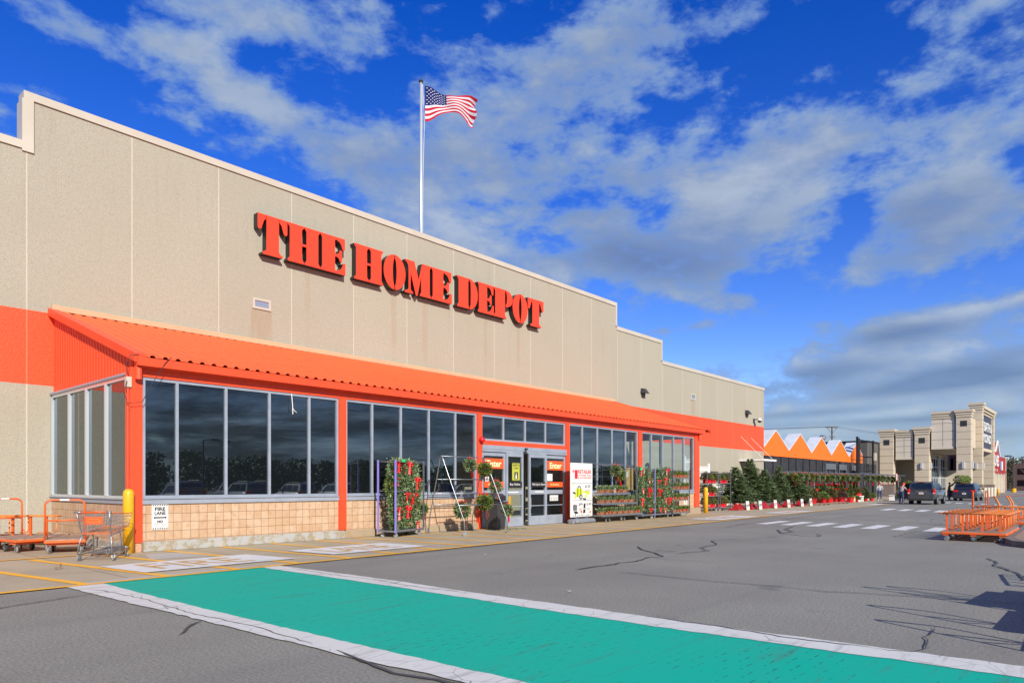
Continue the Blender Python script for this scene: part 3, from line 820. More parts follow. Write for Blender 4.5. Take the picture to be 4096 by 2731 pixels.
# base walls
def base_bay(x0, x1, y0, y1, zc_, curb):
    q = MB(); q.box(x0, x1, y0, y1, zc_ - .01, 1.10); bo = part(q, 'base_wall', 'block')
    q = MB()
    if x1 - x0 > 1: q.box(x0, x1, y0 - .04, y1 - .02, 1.101, 1.215); q.box(x0, x1, y0 - .07, y1 - .04, 1.216, 1.235)
    else: q.box(x0 - .03, x1 + .01, y0, y1, 1.101, 1.20); q.box(x0 - .06, x1 + .01, y0, y1, 1.201, 1.225)
    part(q, 'window_sill', 'sill', bo)
    q = MB(); q.box(*curb, 0, zc_, bev=.02); part(q, 'footing_curb', 'curb', bo)
base_bay(6.465, 11.815, YV + .02, YV + .22, .235, (6.445, 11.95, YV - .14, YV + .2))
base_bay(12.045, 17.515, YV + .02, YV + .22, .225, (11.96, 17.515, YV - .10, YV + .2))
base_bay(22.885, 28.265, YV + .02, YV + .22, .36, (22.885, 28.42, YV - .12, YV + .2))
base_bay(28.575, 33.925, YV + .02, YV + .22, .36, (28.424, 34.46, YV - .121, YV + .2))
base_bay(6.30, 6.45, YV + .285, YW, .195, (6.24, 6.435, YV + .3, YW))
base_bay(34.2, 34.4, YV + .26, YW, .195, (34.18, 34.44, YV + .3, YW))
q = MB(); q.box(17.6, 22.8, 18.9, 19.05, .02, 4.0); part(q, 'inner_wall', 'wall')
q = MB(); q.box(19.3, 20.6, 18.86, 18.897, .02, .28); part(q, 'skirting', 'coping')
q = MB(); q.lathe([(.07, 0), (.07, 1.1), (.001, 1.12)], n=12, c=(20.7, 18.3, 0)); part(q, 'guard_post', 'bollard')
PR = random.Random(12)
def window(xs, z0, z1, dark, y=YV + .06, split=None):
    """storefront window: frame with mullions at xs; glass is a child"""
    f = MB(); fw = .065
    f.box(xs[0], xs[-1], y - .05, y + .06, z1 - fw, z1)
    f.box(xs[0], xs[-1], y - .05, y + .06, z0, z0 + fw)
    for i, x in enumerate(xs):
        a = x if i == 0 else x - fw / 2
        b_ = x if i == len(xs) - 1 else x + fw / 2
        if i == 0: b_ = x + fw
        if i == len(xs) - 1: a = x - fw
        f.box(a, b_, y - .052, y + .062, z0 + fw, z1 - fw)
    fo = part(f, 'window', 'alu')
    for d in ('d', 'c'):
        gm = MB()
        for i, (a, b_) in enumerate(zip(xs, xs[1:])):
            if (dark[i] == 'd') == (d == 'd'):
                e1, e2 = PR.uniform(-.0035, .0035), PR.uniform(-.004, .004)
                gm.add([(a + .03, y - e1 - e2, z0 + .03), (b_ - .03, y + e1 - e2, z0 + .03), (b_ - .03, y + e1 + e2, z1 - .03), (a + .03, y - e1 + e2, z1 - .03)], [(0, 1, 2, 3)])
        if gm.f: part(gm, 'glass', 'glass_dark' if d == 'd' else 'glass_clear', fo)
    return fo
window([6.47, 7.26, 8.47, 9.66, 10.86, 11.81], 1.236, 4.035, 'ddddd')
window([12.05, 13.02, 14.13, 15.3, 16.5, 17.51], 1.236, 4.035, 'ddddc')
window([17.74, 18.93, 20.16, 21.39, 22.65], 3.125, 4.035, 'dddd')
window([22.89, 23.87, 24.98, 26.12, 27.24, 28.26], 1.236, 4.035, 'ddddc')
window([28.58, 29.55, 30.62, 31.74, 32.84, 33.92], 1.236, 4.035, 'ccccc')
def sidewin(X, ys, dark):
    f = MB(); z0, z1 = 1.226, 4.10
    f.box(X - .05, X + .06, ys[0], ys[-1], z1 - .09, z1); f.box(X - .05, X + .06, ys[0], ys[-1], z0, z0 + .06)
    for yy in ys: f.box(X - .07, X + .062, max(yy - .045, ys[0]), min(yy + .045, ys[-1]), z0 + .06, z1 - .09)
    fo = part(f, 'window', 'alu_light')
    gm = MB()
    for a, b_ in zip(ys, ys[1:]): gm.add([(X, b_ - .03, z0 + .03), (X, a + .03, z0 + .03), (X, a + .03, z1 - .03), (X, b_ - .03, z1 - .03)], [(0, 1, 2, 3)])
    part(gm, 'glass', 'glass_dark' if dark else 'glass_clear', fo)
sidewin(6.34, [17.30, 18.78, 20.15, 21.48, 22.95], True)
sidewin(34.30, [17.30, 19.2, 21.1, 22.95], False)
st = MB(); st.box(6.25, 6.40, 17.3, 22.99, 4.10, 4.155); part(st, 'window_head_trim', 'sill')
# doors
hd = MB(); hd.box(17.74, 22.65, YV - .07, YV + .15, 2.73, 2.96); hd.box(17.74, 22.65, YV - .085, YV - .07, 2.82, 2.835)
hdr = part(hd, 'door_header', 'alu')
sm = MB(); sm.lathe([(.001, -.09), (.05, -.08), (.06, -.03), (.05, 0)], n=10, c=(20.02, YV - .16, 2.93)); sm.box(19.93, 20.13, YV - .12, YV - .07, 2.70, 2.78)
part(sm, 'door_sensor', 'dark', hdr)
def door(x0, x1, y, zt=2.725):
    f = MB()
    f.box(x0, x0 + .09, y - .04, y + .03, .02, zt); f.box(x1 - .09, x1, y - .04, y + .03, .02, zt)
    f.box(x0 + .09, x1 - .09, y - .04, y + .03, zt - .14, zt)
    f.box(x0 + .09, x1 - .09, y - .04, y + .03, .02, .37)
    f.box(x0 + .09, x1 - .09, y - .04, y + .03, 1.19, 1.35)
    f.box(x0 + .09, x1 - .09, y - .03, y + .02, .74, .77)
    d = part(f, 'sliding_door', 'alu')
    gm = MB()
    for a, b_ in ((.37, .74), (.77, 1.19), (1.35, zt - .14)): gm.add([(x0 + .08, y, a), (x1 - .08, y, a), (x1 - .08, y, b_), (x0 + .08, y, b_)], [(0, 1, 2, 3)])
    part(gm, 'glass', 'glass_clear', d)
    return d
d1 = door(17.76, 19.0, YV + .03); d2 = door(18.98, 19.93, YV - .05); d3 = door(20.27, 21.32, YV - .05); d4 = door(21.36, 22.64, YV + .03)
def decal(parent, name, x0, x1, z0, z1, y, bgm, items, inkm):
    b = MB(); b.box(x0, x1, y - .006, y, z0, z1, 0)
    mats = [bgm] + inkm
    for (tx, a, b_, c_, d_, mi, bold) in items:
        put_text(b, tx, lambda u, v: (u, y - .0085, v), a, b_, c_, d_, mi, bold)
    return part(b, name, mats, parent)
for dd, xa, xb in ((d1, 17.87, 18.90), (d4, 21.46, 22.50)):
    decal(dd, 'door_sign', xa, xb, 2.13, 2.49, dd is d1 and YV - .015 or YV - .015, 'orange_flat', [('Enter', xa + .15, xb - .12, 2.19, 2.43, 1, .03)], ['cream'])
    decal(dd, 'door_sign', xa, xb, 1.46, 1.66, YV - .015, 'orange_flat', [('No Smoking', xa + .2, xb - .3, 1.51, 1.60, 1, .012)], ['cream'])
decal(d1, 'door_sign', 17.92, 18.12, 1.67, 1.84, YV - .015, 'tag', [('$', 17.97, 18.07, 1.70, 1.81, 1, 0)], ['greyink'])
decal(d2, 'door_sign', 19.07, 19.84, 1.46, 1.66, YV - .095, 'dark', [('Buy Online.', 19.16, 19.74, 1.51, 1.61, 1, .012)], ['tag'])
decal(d3, 'door_sign', 20.36, 21.23, 1.46, 1.66, YV - .095, 'dark', [('Pick Up In Store', 20.44, 21.21, 1.51, 1.61, 1, .012)], ['tag'])
po = MB(); y = YV - .095
po.box(19.28, 19.70, y - .006, y, 1.70, 2.36, 0)
for k in range(8):
    a = 19.28 + k * .0525
    for (zb_, zt_) in ((2.33, 2.365), (1.695, 1.73)): po.add([(a, y - .009, zb_), (a + .026, y - .009, zb_), (a + .04, y - .009, zt_), (a + .014, y - .009, zt_)], [(0, 1, 2, 3)], 1)
put_text(po, "SAFETY'S", lambda u, v: (u, y - .009, v), 19.31, 19.67, 2.23, 2.31, 1, .02)
put_text(po, 'A SNAP', lambda u, v: (u, y - .009, v), 19.36, 19.62, 2.13, 2.20, 1, .02)
po.box(19.40, 19.60, y - .008, y - .006, 1.76, 2.02, 1); po.box(19.46, 19.54, y - .010, y - .008, 1.78, 1.90, 2); po.box(19.48, 19.52, y - .010, y - .008, 1.91, 1.98, 2)
part(po, 'safety_poster', ['safety', 'ink', 'tag'], d2)
nb_ = decal(d4, 'door_notice', 21.45, 21.78, 1.70, 1.98, YV - .015, 'tag', [], [])
n2 = MB(); n2.box(21.62, 22.15, YV - .02, YV - .014, .92, 1.14, 0); n2.box(21.62, 22.15, YV - .022, YV - .0205, 1.06, 1.07, 1)
for i in range(3):
    for j in range(3): n2.box(21.66 + i * .16, 21.78 + i * .16, YV - .022, YV - .0205, .95 + j * .035, .965 + j * .035, 1)
part(n2, 'door_notice', ['tag', 'greyink'], d4)
n3 = MB(); n3.box(19.05, 19.62, YV - .115, YV - .09, 1.25, 1.29); part(n3, 'door_handle', 'tag', d2); n3 = MB(); n3.box(20.6, 21.1, YV - .115, YV - .09, 1.26, 1.30); part(n3, 'door_handle', 'tag', d3)
# alarm bell, card reader, cable box
a_ = MB(); a_.lathe([(.02, 0), (.09, -.03), (.11, -.09), (.08, -.15), (.001, -.17)], n=14, axis='y', c=(17.64, YV - .06, 3.12)); part(a_, 'alarm_light', 'red', smooth=True)
a_ = MB(); a_.box(17.56, 17.74, YV - .13, YV - .061, 1.72, 1.92, bev=.02); part(a_, 'card_reader', 'dark')
a_ = MB(); a_.box(6.10, 6.22, 16.93, 17.05, 3.76, 4.0, bev=.01); bx_ = part(a_, 'junction_box', 'coping')
a_ = MB()
a_.tube([(6.16, 16.97, 4.0), (6.10, 16.9, 4.12), (6.06, 16.78, 4.3), (6.12, 16.74, 4.46), (6.3, 16.72, 4.5)], .008, 5)
a_.tube([(6.10, 16.9, 3.9), (6.02, 16.85, 3.6), (6.1, 16.85, 3.38), (6.4, 16.83, 3.44), (6.62, 16.80, 3.9), (6.85, 16.66, 4.38), (7.0, 16.7, 4.52)], .008, 5)
part(a_, 'loose_cable', 'dark')
a_ = MB(); a_.tube([(6.15, 16.98, 3.76), (6.15, 16.98, 1.4)], .016, 6); a_.tube([(6.15, 16.98, 3.32), (6.15, 16.98, 3.26)], .026, 6); part(a_, 'conduit', 'orange')
a_ = MB(); a_.tube([(10.28, 16.97, 4.02), (10.30, 16.95, 3.7), (10.30, 16.94, 3.46)], .012, 5); a_.tube([(10.30, 16.94, 3.62), (10.36, 16.94, 3.55), (10.42, 16.95, 3.52)], .010, 5); part(a_, 'hanging_cord', 'tag')
# scuppers
for (x0, x1, z0, z1) in ((12.48, 13.01, 7.83, 8.05), (45.45, 45.98, 7.64, 7.92)):
    f = MB(); t_ = .08
    f.box(x0 - t_, x1 + t_, YW - .04, YW + .02, z1, z1 + t_); f.box(x0 - t_, x1 + t_, YW - .04, YW + .02, z0 - t_, z0)
    f.box(x0 - t_, x0, YW - .04, YW + .02, z0, z1); f.box(x1, x1 + t_, YW - .04, YW + .02, z0, z1)
    so = part(f, 'roof_scupper', 'coping')
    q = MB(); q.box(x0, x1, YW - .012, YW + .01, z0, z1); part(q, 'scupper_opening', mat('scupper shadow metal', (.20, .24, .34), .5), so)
# inside of the entry
i_ = MB(); i_.box(6.5, 34.25, YV + .25, YW - .002, .012, .02); part(i_, 'entry_floor', 'floor_in')
# canopy over the side entrance
cn = MB()
cn.box(53.6, 56.2, 21.0, 22.99, 3.42, 3.56); part(cn, 'door_canopy', 'white_metal')
for x in (53.9, 55.9): cn = MB(); cn.tube([(x, 22.98, 5.4), (x, 21.15, 3.56)], .012, 5); part(cn, 'canopy_rod', 'white_metal')

# ------------------------------------------------------------------ sign lettering
def arc(cx, cy, rx, ry, a0, a1, n=10):
    return [(cx + rx * math.cos(R(a0 + (a1 - a0) * i / n)), cy + ry * math.sin(R(a0 + (a1 - a0) * i / n))) for i in range(n + 1)]
def mir(p): return [(1 - x, y) for x, y in reversed(p)]
def stem(a, b, s=.05, fr=.09):   # slab-serif stem polygon from a to b (outer serif edges)
    return ([(a, 0)] + [(b, 0), (b, .045), (b - s * .5, .075), (b - s, fr + .03), (b - s, 1 - fr - .03), (b - s * .5, .925), (b, .955), (b, 1), (a, 1), (a, .955), (a + s * .5, .925), (a + s, 1 - fr - .03), (a + s, fr + .03), (a + s * .5, .075), (a, .045)])
G_T = [[(.16, 0), (.84, 0), (.84, .05), (.76, .085), (.71, .13), (.71, 1), (.29, 1), (.29, .13), (.24, .085), (.16, .05)],
       [(0, 1), (.27, 1), (.27, .90), (.20, .84), (.16, .74), (.12, .64), (.07, .60), (.02, .62), (0, .66)],
       [(1, 1), (1, .66), (.98, .62), (.93, .60), (.88, .64), (.84, .74), (.80, .84), (.73, .90), (.73, 1)]]
G_H = [[(0, 0), (.49, 0), (.49, .045), (.46, .075), (.43, .12), (.43, .47), (.57, .47), (.57, .12), (.54, .075), (.51, .045), (.51, 0), (1, 0), (1, .045), (.97, .075), (.94, .12), (.94, .88), (.97, .925), (1, .955), (1, 1),
        (.51, 1), (.51, .955), (.54, .925), (.57, .88), (.57, .53), (.43, .53), (.43, .88), (.46, .925), (.49, .955), (.49, 1), (0, 1), (0, .955), (.03, .925), (.06, .88), (.06, .12), (.03, .075), (0, .045)]]
G_E = [[(0, 0), (1, 0), (1, .30), (.95, .33), (.90, .30), (.86, .20), (.78, .12), (.62, .07), (.57, .10), (.57, .46), (.66, .46), (.74, .42), (.78, .34), (.83, .33), (.86, .36), (.86, .64), (.83, .67), (.78, .66), (.74, .58), (.66, .53), (.57, .53),
        (.57, .90), (.62, .93), (.76, .88), (.84, .80), (.88, .70), (.93, .67), (.98, .70), (.98, 1), (0, 1), (0, .955), (.03, .925), (.06, .88), (.06, .12), (.03, .075), (0, .045)]]
G_O = [arc(.5, .5, .49, .52, 93, 267, 18) + arc(.5, .5, .09, .42, 257, 103, 12), arc(.5, .5, .49, .52, -87, 87, 18) + arc(.5, .5, .09, .42, 77, -77, 12)]
G_M = [[(0, 0), (.30, 0), (.30, .05), (.24, .08), (.21, .14), (.21, .66), (.42, -.03), (.47, -.03), (.62, .60), (.62, .12), (.60, .075), (.57, .045), (.57, 0), (1, 0), (1, .045), (.98, .075), (.95, .12), (.95, .88), (.98, .925), (1, .955), (1, 1),
        (.66, 1), (.52, .46), (.36, 1), (.02, 1), (.02, .955), (.06, .93), (.12, .86), (.14, .78), (.14, .14), (.09, .08), (0, .05)]]
G_D = [[(0, 0), (.56, 0), (.56, .06), (.53, .12), (.53, .88), (.56, .94), (.56, 1), (0, 1), (0, .955), (.03, .925), (.07, .88), (.07, .12), (.03, .075), (0, .045)],
       [(.60, 0)] + arc(.60, .5, .40, .50, -80, 80, 16) + [(.60, 1), (.60, .95), (.65, .86), (.66, .5), (.65, .14), (.60, .05)]]
G_P = [[(0, 0), (.66, 0), (.66, .045), (.62, .075), (.58, .12), (.58, 1), (0, 1), (0, .955), (.03, .925), (.07, .88), (.07, .12), (.03, .075), (0, .045)],
       [(.62, .42)] + arc(.64, .71, .36, .29, -85, 85, 12) + [(.62, 1), (.62, .94), (.68, .88), (.70, .71), (.68, .54), (.62, .48)]]
GL = dict(T=G_T, H=G_H, E=G_E, O=G_O, M=G_M, D=G_D, P=G_P)
LX = [('T', 12.44, 13.58), ('H', 13.60, 14.95), ('E', 14.97, 16.08), ('H', 16.5, 17.91), ('O', 17.93, 19.10), ('M', 19.06, 20.52), ('E', 20.56, 21.78), ('D', 22.12, 23.45), ('E', 23.47, 24.55), ('P', 24.57, 25.93), ('O', 25.92, 27.10), ('T', 27.10, 28.37)]
sign = thing('store_sign', 'big red block letters THE HOME DEPOT with black sides, high on the beige wall', 'sign', (12.44, 22.98, 9.65))
for ch, x0, x1 in LX:
    lb = MB()
    for pc in GL[ch]:
        lb.prism([[(x0 + p[0] * (x1 - x0), 9.65 + p[1] * 1.39) for p in pc]], lambda u, v, d: (u, d, v), 22.71, 22.985, 1, 1)
        # red face sheet standing proud of the black can
        cxp = sum(p[0] for p in pc) / len(pc)
        lb.prism([[(x0 + p[0] * (x1 - x0), 9.65 + p[1] * 1.39) for p in pc]], lambda u, v, d: (u, d, v), 22.695, 22.7095, 0, 0)
    lb.build('letter', ['orange_letter', 'black_metal'], sign, origin=sign.location, fixn=True)

# ------------------------------------------------------------------ flagpole and flag
fp = thing('flagpole', 'tall silver flagpole rising behind the parapet above the red lettering', 'flagpole', (22.85, 26.0, 9.2))
b = MB(); b.tube([(22.85, 26, 9.2), (22.85, 26, 15), (22.85, 26, 21.35)], [.085, .075, .05], 12); b.build('pole', 'alu_light', fp, origin=fp.location, smooth=True)
b = MB(); b.lathe([(.001, 0), (.10, .01), (.12, .05), (.10, .09), (.04, .12), (.02, .2), (.001, .21)], n=12, c=(22.85, 26, 21.33)); b.build('finial', 'bin', fp, origin=fp.location)
b = MB(); b.tube([(22.95, 25.97, 21.25), (23.03, 25.95, 19.3), (22.95, 25.97, 16.5), (22.93, 25.97, 12)], .010, 4); b.tube([(22.93, 26, 21.3), (22.93, 26, 12)], .010, 4); b.build('halyard', 'tag', fp, origin=fp.location)
def flag():
    nu, nv = 60, 28
    o = Vector((23.06, 25.93, 19.46)); H = 1.76; Lf = 2.75
    vs = []
    for j in range(nv + 1):
        v = j / nv
        for i in range(nu + 1):
            u = i / nu
            ph = u * 7.2 - v * 1.6
            x = u * Lf * .95 - .10 * u * math.sin(ph)
            yy = -.02 + .20 * u ** .8 * math.sin(ph * 1.25 + .4) + .05 * math.sin(u * 17 + v * 3)
            zt_ = H - .40 * math.sin(PI * min(1, u / .85) * .62) + .38 * max(0, u - .62)
            zb_ = .60 * math.sin(PI * min(1, u / 1.02)) ** 1.4 - .12 * u
            z = zb_ + (zt_ - zb_) * v + .035 * u * math.sin(ph * 1.7 + 3 * v)
            if u > .8: yy += (u - .8) * 1.1 * math.sin(v * 9); x -= (u - .8) * .5 * (1 + .8 * math.sin(v * 11))
            vs.append(o + Vector((x, yy, z)))
    fs, uv = [], []
    W1 = nu + 1
    for j in range(nv):
        for i in range(nu):
            fs.append((j * W1 + i, j * W1 + i + 1, (j + 1) * W1 + i + 1, (j + 1) * W1 + i))
            uv += [(i / nu, j / nv), ((i + 1) / nu, j / nv), ((i + 1) / nu, (j + 1) / nv), (i / nu, (j + 1) / nv)]
    m = mat('flag cloth', (.6, .6, .6), .7, spec=.2)
    t, bs = nodes(m)
    un = t.n('ShaderNodeUVMap'); sp = t.n('ShaderNodeSeparateXYZ'); t.l(un.outputs[0], sp.inputs[0])
    U, V = sp.outputs[0], sp.outputs[1]
    stripe = t.m('GREATER_THAN', t.m('MODULO', t.m('MULTIPLY', V, 13.0), 2.0), 1.0)
    c = t.mix(stripe, (.56, .012, .03), (.72, .72, .74))
    inc = t.m('MULTIPLY', t.m('LESS_THAN', U, .42), t.m('GREATER_THAN', V, 6 / 13))
    a = t.m('MULTIPLY', t.m('DIVIDE', U, .42), 12.0)
    q = t.m('MULTIPLY', t.m('DIVIDE', t.m('SUBTRACT', V, 6 / 13), 7 / 13), 10.0)
    p1_ = t.m('DIVIDE', t.m('ADD', a, q), 2.0); p2_ = t.m('ADD', t.m('DIVIDE', t.m('SUBTRACT', a, q), 2.0), 20.0)
    d1_ = t.m('SUBTRACT', p1_, t.m('ROUND', p1_)); d2_ = t.m('SUBTRACT', p2_, t.m('ROUND', p2_))
    dist = t.m('SQRT', t.m('ADD', t.m('MULTIPLY', d1_, d1_), t.m('MULTIPLY', d2_, d2_)))
    star = t.m('LESS_THAN', dist, .20)
    edge = t.m('MULTIPLY', t.m('MULTIPLY', t.m('GREATER_THAN', a, .5), t.m('LESS_THAN', a, 11.5)), t.m('MULTIPLY', t.m('GREATER_THAN', q, .5), t.m('LESS_THAN', q, 9.5)))
    cc = t.mix(t.m('MULTIPLY', star, edge), (.012, .018, .13), (.78, .78, .8))
    t.l(t.mix(inc, c, cc), bs.inputs['Base Color'])
    tr = t.n('ShaderNodeBsdfTranslucent'); t.l(t.mix(inc, c, cc), tr.inputs[0])
    mx = t.n('ShaderNodeMixShader'); mx.inputs[0].default_value = .3
    out = m.node_tree.nodes['Material Output']
    t.l(bs.outputs[0], mx.inputs[1]); t.l(tr.outputs[0], mx.inputs[2]); t.l(mx.outputs[0], out.inputs[0])
    me = bpy.data.meshes.new('flag'); me.from_pydata([tuple(v - o) for v in vs], [], fs)
    ul = me.uv_layers.new(name='UVMap'); ul.data.foreach_set('uv', [q_ for p in uv for q_ in p])
    me.polygons.foreach_set('use_smooth', [True] * len(me.polygons)); me.materials.append(m)
    ob_ = bpy.data.objects.new('flag', me); COL.objects.link(ob_); ob_.location = o; ob_.rotation_euler = (0, 0, R(-38))
    tag(ob_, 'waving American flag with stars and red and white stripes flying from the silver pole', 'flag')
flag()

# ------------------------------------------------------------------ wall lamps, camera dome, fire lane signs, bollards
def wall_lamp(x, z, label):
    t = thing('wall_lamp', label, 'wall lamp', (x, 22.99, z), 0, 'dark box lamps high on the beige wall')
    b = MB(); b.add([(-.22, 0, -.12), (.22, 0, -.12), (.22, -.42, -.20), (-.22, -.42, -.20), (-.16, 0, .16), (.16, 0, .16), (.16, -.2, .13), (-.16, -.2, .13)],
                    [(0, 1, 2, 3), (7, 6, 5, 4), (3, 2, 6, 7), (0, 3, 7, 4), (1, 5, 6, 2), (0, 4, 5, 1)])
    b.box(-.12, .12, -.16, 0, -.36, -.125); b.build('housing', 'bin', t, fixn=True)
    b = MB(); b.add([(-.18, -.08, -.142), (-.18, -.36, -.196), (.18, -.36, -.196), (.18, -.08, -.142)], [(0, 1, 2, 3)]); b.build('lens', 'coping', t)
wall_lamp(38.75, 7.5, 'grey box wall lamp nearer the stepped parapet, above the end of the awning')
wall_lamp(54.95, 7.42, 'grey box wall lamp near the far right corner of the beige wall')
t = thing('security_camera', 'white dome security camera on a bracket at the far corner of the beige wall', 'camera', (56.5, 22.99, 6.9))
b = MB(); b.box(-.12, .12, -.05, 0, -.25, .1); b.tube([(0, -.03, .02), (0, -.45, .04)], .04, 6); b.build('bracket', 'bin', t)
b = MB(); b.lathe([(.001, .2), (.1, .18), (.18, .06), (.19, 0)], n=14, c=(0, -.5, -.08)); b.build('housing', 'white_metal', t, smooth=True)
b = MB(); b.lathe([(.17, 0), (.14, -.11), (.07, -.17), (.001, -.18)], n=14, c=(0, -.5, -.085)); b.build('dome', 'dark', t, smooth=True)
def fire_sign(x, y, label, w=.37, h=.60, z0=.50):
    b = MB(); b.box(-w / 2, w / 2, -.012, 0, 0, h, 0)
    mp = lambda u, v: (u, -.0145, v)
    for zz in (.012, h - .045):
        for k in range(7):
            a = -w / 2 + .012 + k * (w - .03) / 6.6
            b.add([(a, -.0145, zz), (a + .025, -.0145, zz), (a + .04, -.0145, zz + .033), (a + .015, -.0145, zz + .033)], [(0, 1, 2, 3)], 1)
    put_text(b, 'FIRE', mp, -.12, .12, h * .735, h * .88, 1, .04); put_text(b, 'LANE', mp, -.125, .125, h * .57, h * .715, 1, .04)
    b.add([(-.15, -.0145, h * .47), (-.115, -.0145, h * .415), (-.115, -.0145, h * .44), (.115, -.0145, h * .44), (.115, -.0145, h * .415), (.15, -.0145, h * .47), (.115, -.0145, h * .525), (.115, -.0145, h * .50), (-.115, -.0145, h * .50), (-.115, -.0145, h * .525)], [tuple(range(10))], 1)
    put_text(b, 'BY CITY ORDINANCE', lambda u, v: (u, -.0165, v), -.10, .10, h * .457, h * .483, 0)
    put_text(b, 'NO', mp, -.065, .065, h * .26, h * .37, 1, .06)
    for i, (a1, a2) in enumerate((('PARKING', 'STOPPING'), ('STANDING', 'LOITERING'))):
        z = h * (.20 - i * .07)
        put_text(b, a1, mp, -.14, -.01, z, z + .022, 1); put_text(b, a2, mp, .01, .14, z, z + .022, 1)
    o = b.build('fire_lane_sign', ['tag', 'ink']); o.location = (x, y, z0)
    tag(o, label, 'sign', 'fire lane signs on the block wall')
fire_sign(6.86, 17.012, 'white FIRE LANE sign on the tan blocks beside the near orange corner post')
fire_sign(32.95, 17.012, 'white FIRE LANE sign between the four-shelf trolley and the far orange post')
def bollard(x, y, label, h=1.46, r=.115):
    b = MB(); b.lathe([(r, 0), (r, h - r * .95), (r * .93, h - r * .6), (r * .75, h - r * .27), (r * .45, h - r * .07), (.001, h)], n=20)
    o = b.build('bollard', 'bollard', smooth=True); o.location = (x, y, 0); tag(o, label, 'bollard', 'yellow bollards')
bollard(6.12, 16.86, 'tall yellow bollard beside the near orange corner post, behind the shopping cart')
bollard(35.6, 17.15, 'tall yellow bollard beside the white racks past the far end of the entry', 1.42)
bollard(99.3, 12.75, 'distant yellow bollard at the left end of the row of concrete posts', 1.0, .14)
bollard(121.6, 13.6, 'distant yellow bollard at the right of the row of concrete posts', 1.0, .14)

# ------------------------------------------------------------------ castors and carts
def castor(x, y, rot=0.0, r=.06, w=.03, h=None, parent=None, tread='wheel_grey', fork='galv', z=0):
    """castor wheel under a cart: fork is the part, the wheel its sub-part"""
    h = h or r * 2.1
    ca, sa = math.cos(rot), math.sin(rot)
    def T(p): return (x + p[0] * ca - p[1] * sa, y + p[0] * sa + p[1] * ca, z + p[2])
    f = MB()
    for s in (-1, 1):
        k = s * (w / 2 + .008)
        f.bar(T((0, k, r)), T((.5 * r, k, h)), .006, .03)
    f.bar(T((.5 * r, -w * .9, h)), T((.5 * r, w * .9, h)), .06, .012)
    fo = f.build('castor', fork, parent)
    wv = MB()
    n = 14
    prof = [(r * .25, -w / 2), (r * .88, -w / 2), (r, -w * .32), (r, w * .32), (r * .88, w / 2), (r * .25, w / 2)]
    vs, fs = [], []
    for (rr, hh) in prof:
        for k in range(n):
            a = 2 * PI * k / n
            vs.append(T((rr * math.cos(a), hh, r + rr * math.sin(a))))
    for i in range(len(prof) - 1):
        for k in range(n): fs.append((i * n + k, i * n + (k + 1) % n, (i + 1) * n + (k + 1) % n, (i + 1) * n + k))
    fs += [tuple(range(n)), tuple((len(prof) - 1) * n + k for k in range(n - 1, -1, -1))]
    wv.add(vs, fs)
    # pale hub discs
    for s in (-1, 1):
        hub = [T((r * .6 * math.cos(2 * PI * k / 10), s * (w / 2 + .002), r + r * .6 * math.sin(2 * PI * k / 10))) for k in range(10)]
        wv.add(hub, [tuple(range(10)) if s < 0 else tuple(range(9, -1, -1))], 1)
    wv.build('wheel', [tread, 'galv'], fo, smooth=False)
def rrect(pts_fn, w, h, r, n=5, closed=True):
    """rounded rectangle path in a local plane (u: 0..w, v: 0..h)"""
    out = []
    for (cx, cy, a0) in ((w - r, r, -90), (w - r, h - r, 0), (r, h - r, 90), (r, r, 180)):
        for i in range(n + 1):
            a = R(a0 + 90 * i / n); out.append(pts_fn(cx + r * math.cos(a), cy + r * math.sin(a)))
    if closed: out.append(out[0])
    return out
def hoop(w, h, r, fn, n=5):
    """open upside-down U"""
    out = [fn(0, 0)]
    for (cx, a0) in ((r, 180), (w - r, 90)):
        for i in range(n + 1):
            a = R(a0 - 90 * i / n); out.append(fn(cx + r * math.cos(a), h - r + r * math.sin(a)))
    out.append(fn(w, 0)); return out

def flatbed(label, loc, rz, group='orange platform carts by the side windows'):
    """platform cart: deck, hoop handle at the x=0 end, castors; length along +x"""
    t = thing('flatbed_cart', label, 'cart', loc, rz, group)
    L, Wd, z = 1.5, .80, .33
    b = MB(); b.box(0, L, -Wd / 2, Wd / 2, z - .085, z - .028, bev=.012)
    b.box(.1, .36, -Wd / 2 + .04, Wd / 2 - .04, z - .135, z - .086); b.box(L - .36, L - .1, -Wd / 2 + .04, Wd / 2 - .04, z - .135, z - .086); b.build('frame', 'cart_orange', t)
    b = MB(); b.box(.012, L - .012, -Wd / 2 + .012, Wd / 2 - .012, z - .027, z); b.build('deck', 'deck_wood', t)
    b = MB(); fn = lambda u, v: (.03, -Wd / 2 + .02 + u, z - .02 + v)
    b.tube(hoop(Wd - .04, .90, .13, fn), .021, 8); b.tube([(.03, -Wd / 2 + .02, z + .42), (.03, Wd / 2 - .02, z + .42)], .019, 8)
    b.tube([(.03, -Wd / 2 + .03, z + .2), (.35, -Wd / 2 + .05, z)], .012, 6); b.tube([(.03, Wd / 2 - .03, z + .2), (.35, Wd / 2 - .05, z)], .012, 6)
    hn = b.build('handle', 'cart_orange', t, smooth=True)
    b = MB(); b.tube([(.03, -.08, z + .88), (.03, .10, z + .88)], .023, 8); b.build('handle_label', 'tag', hn)
    for x, r_ in ((.16, .075), (L - .16, .075)):
        for s in (-1, 1): castor(x, s * (Wd / 2 - .09), random.uniform(-.5, .5), .078, .04, z - .135, t)
    for s in (-1, 1): castor(L / 2, s * (Wd / 2 - .12), 0, .10, .045, z - .10, t, 'rubber')
    return t
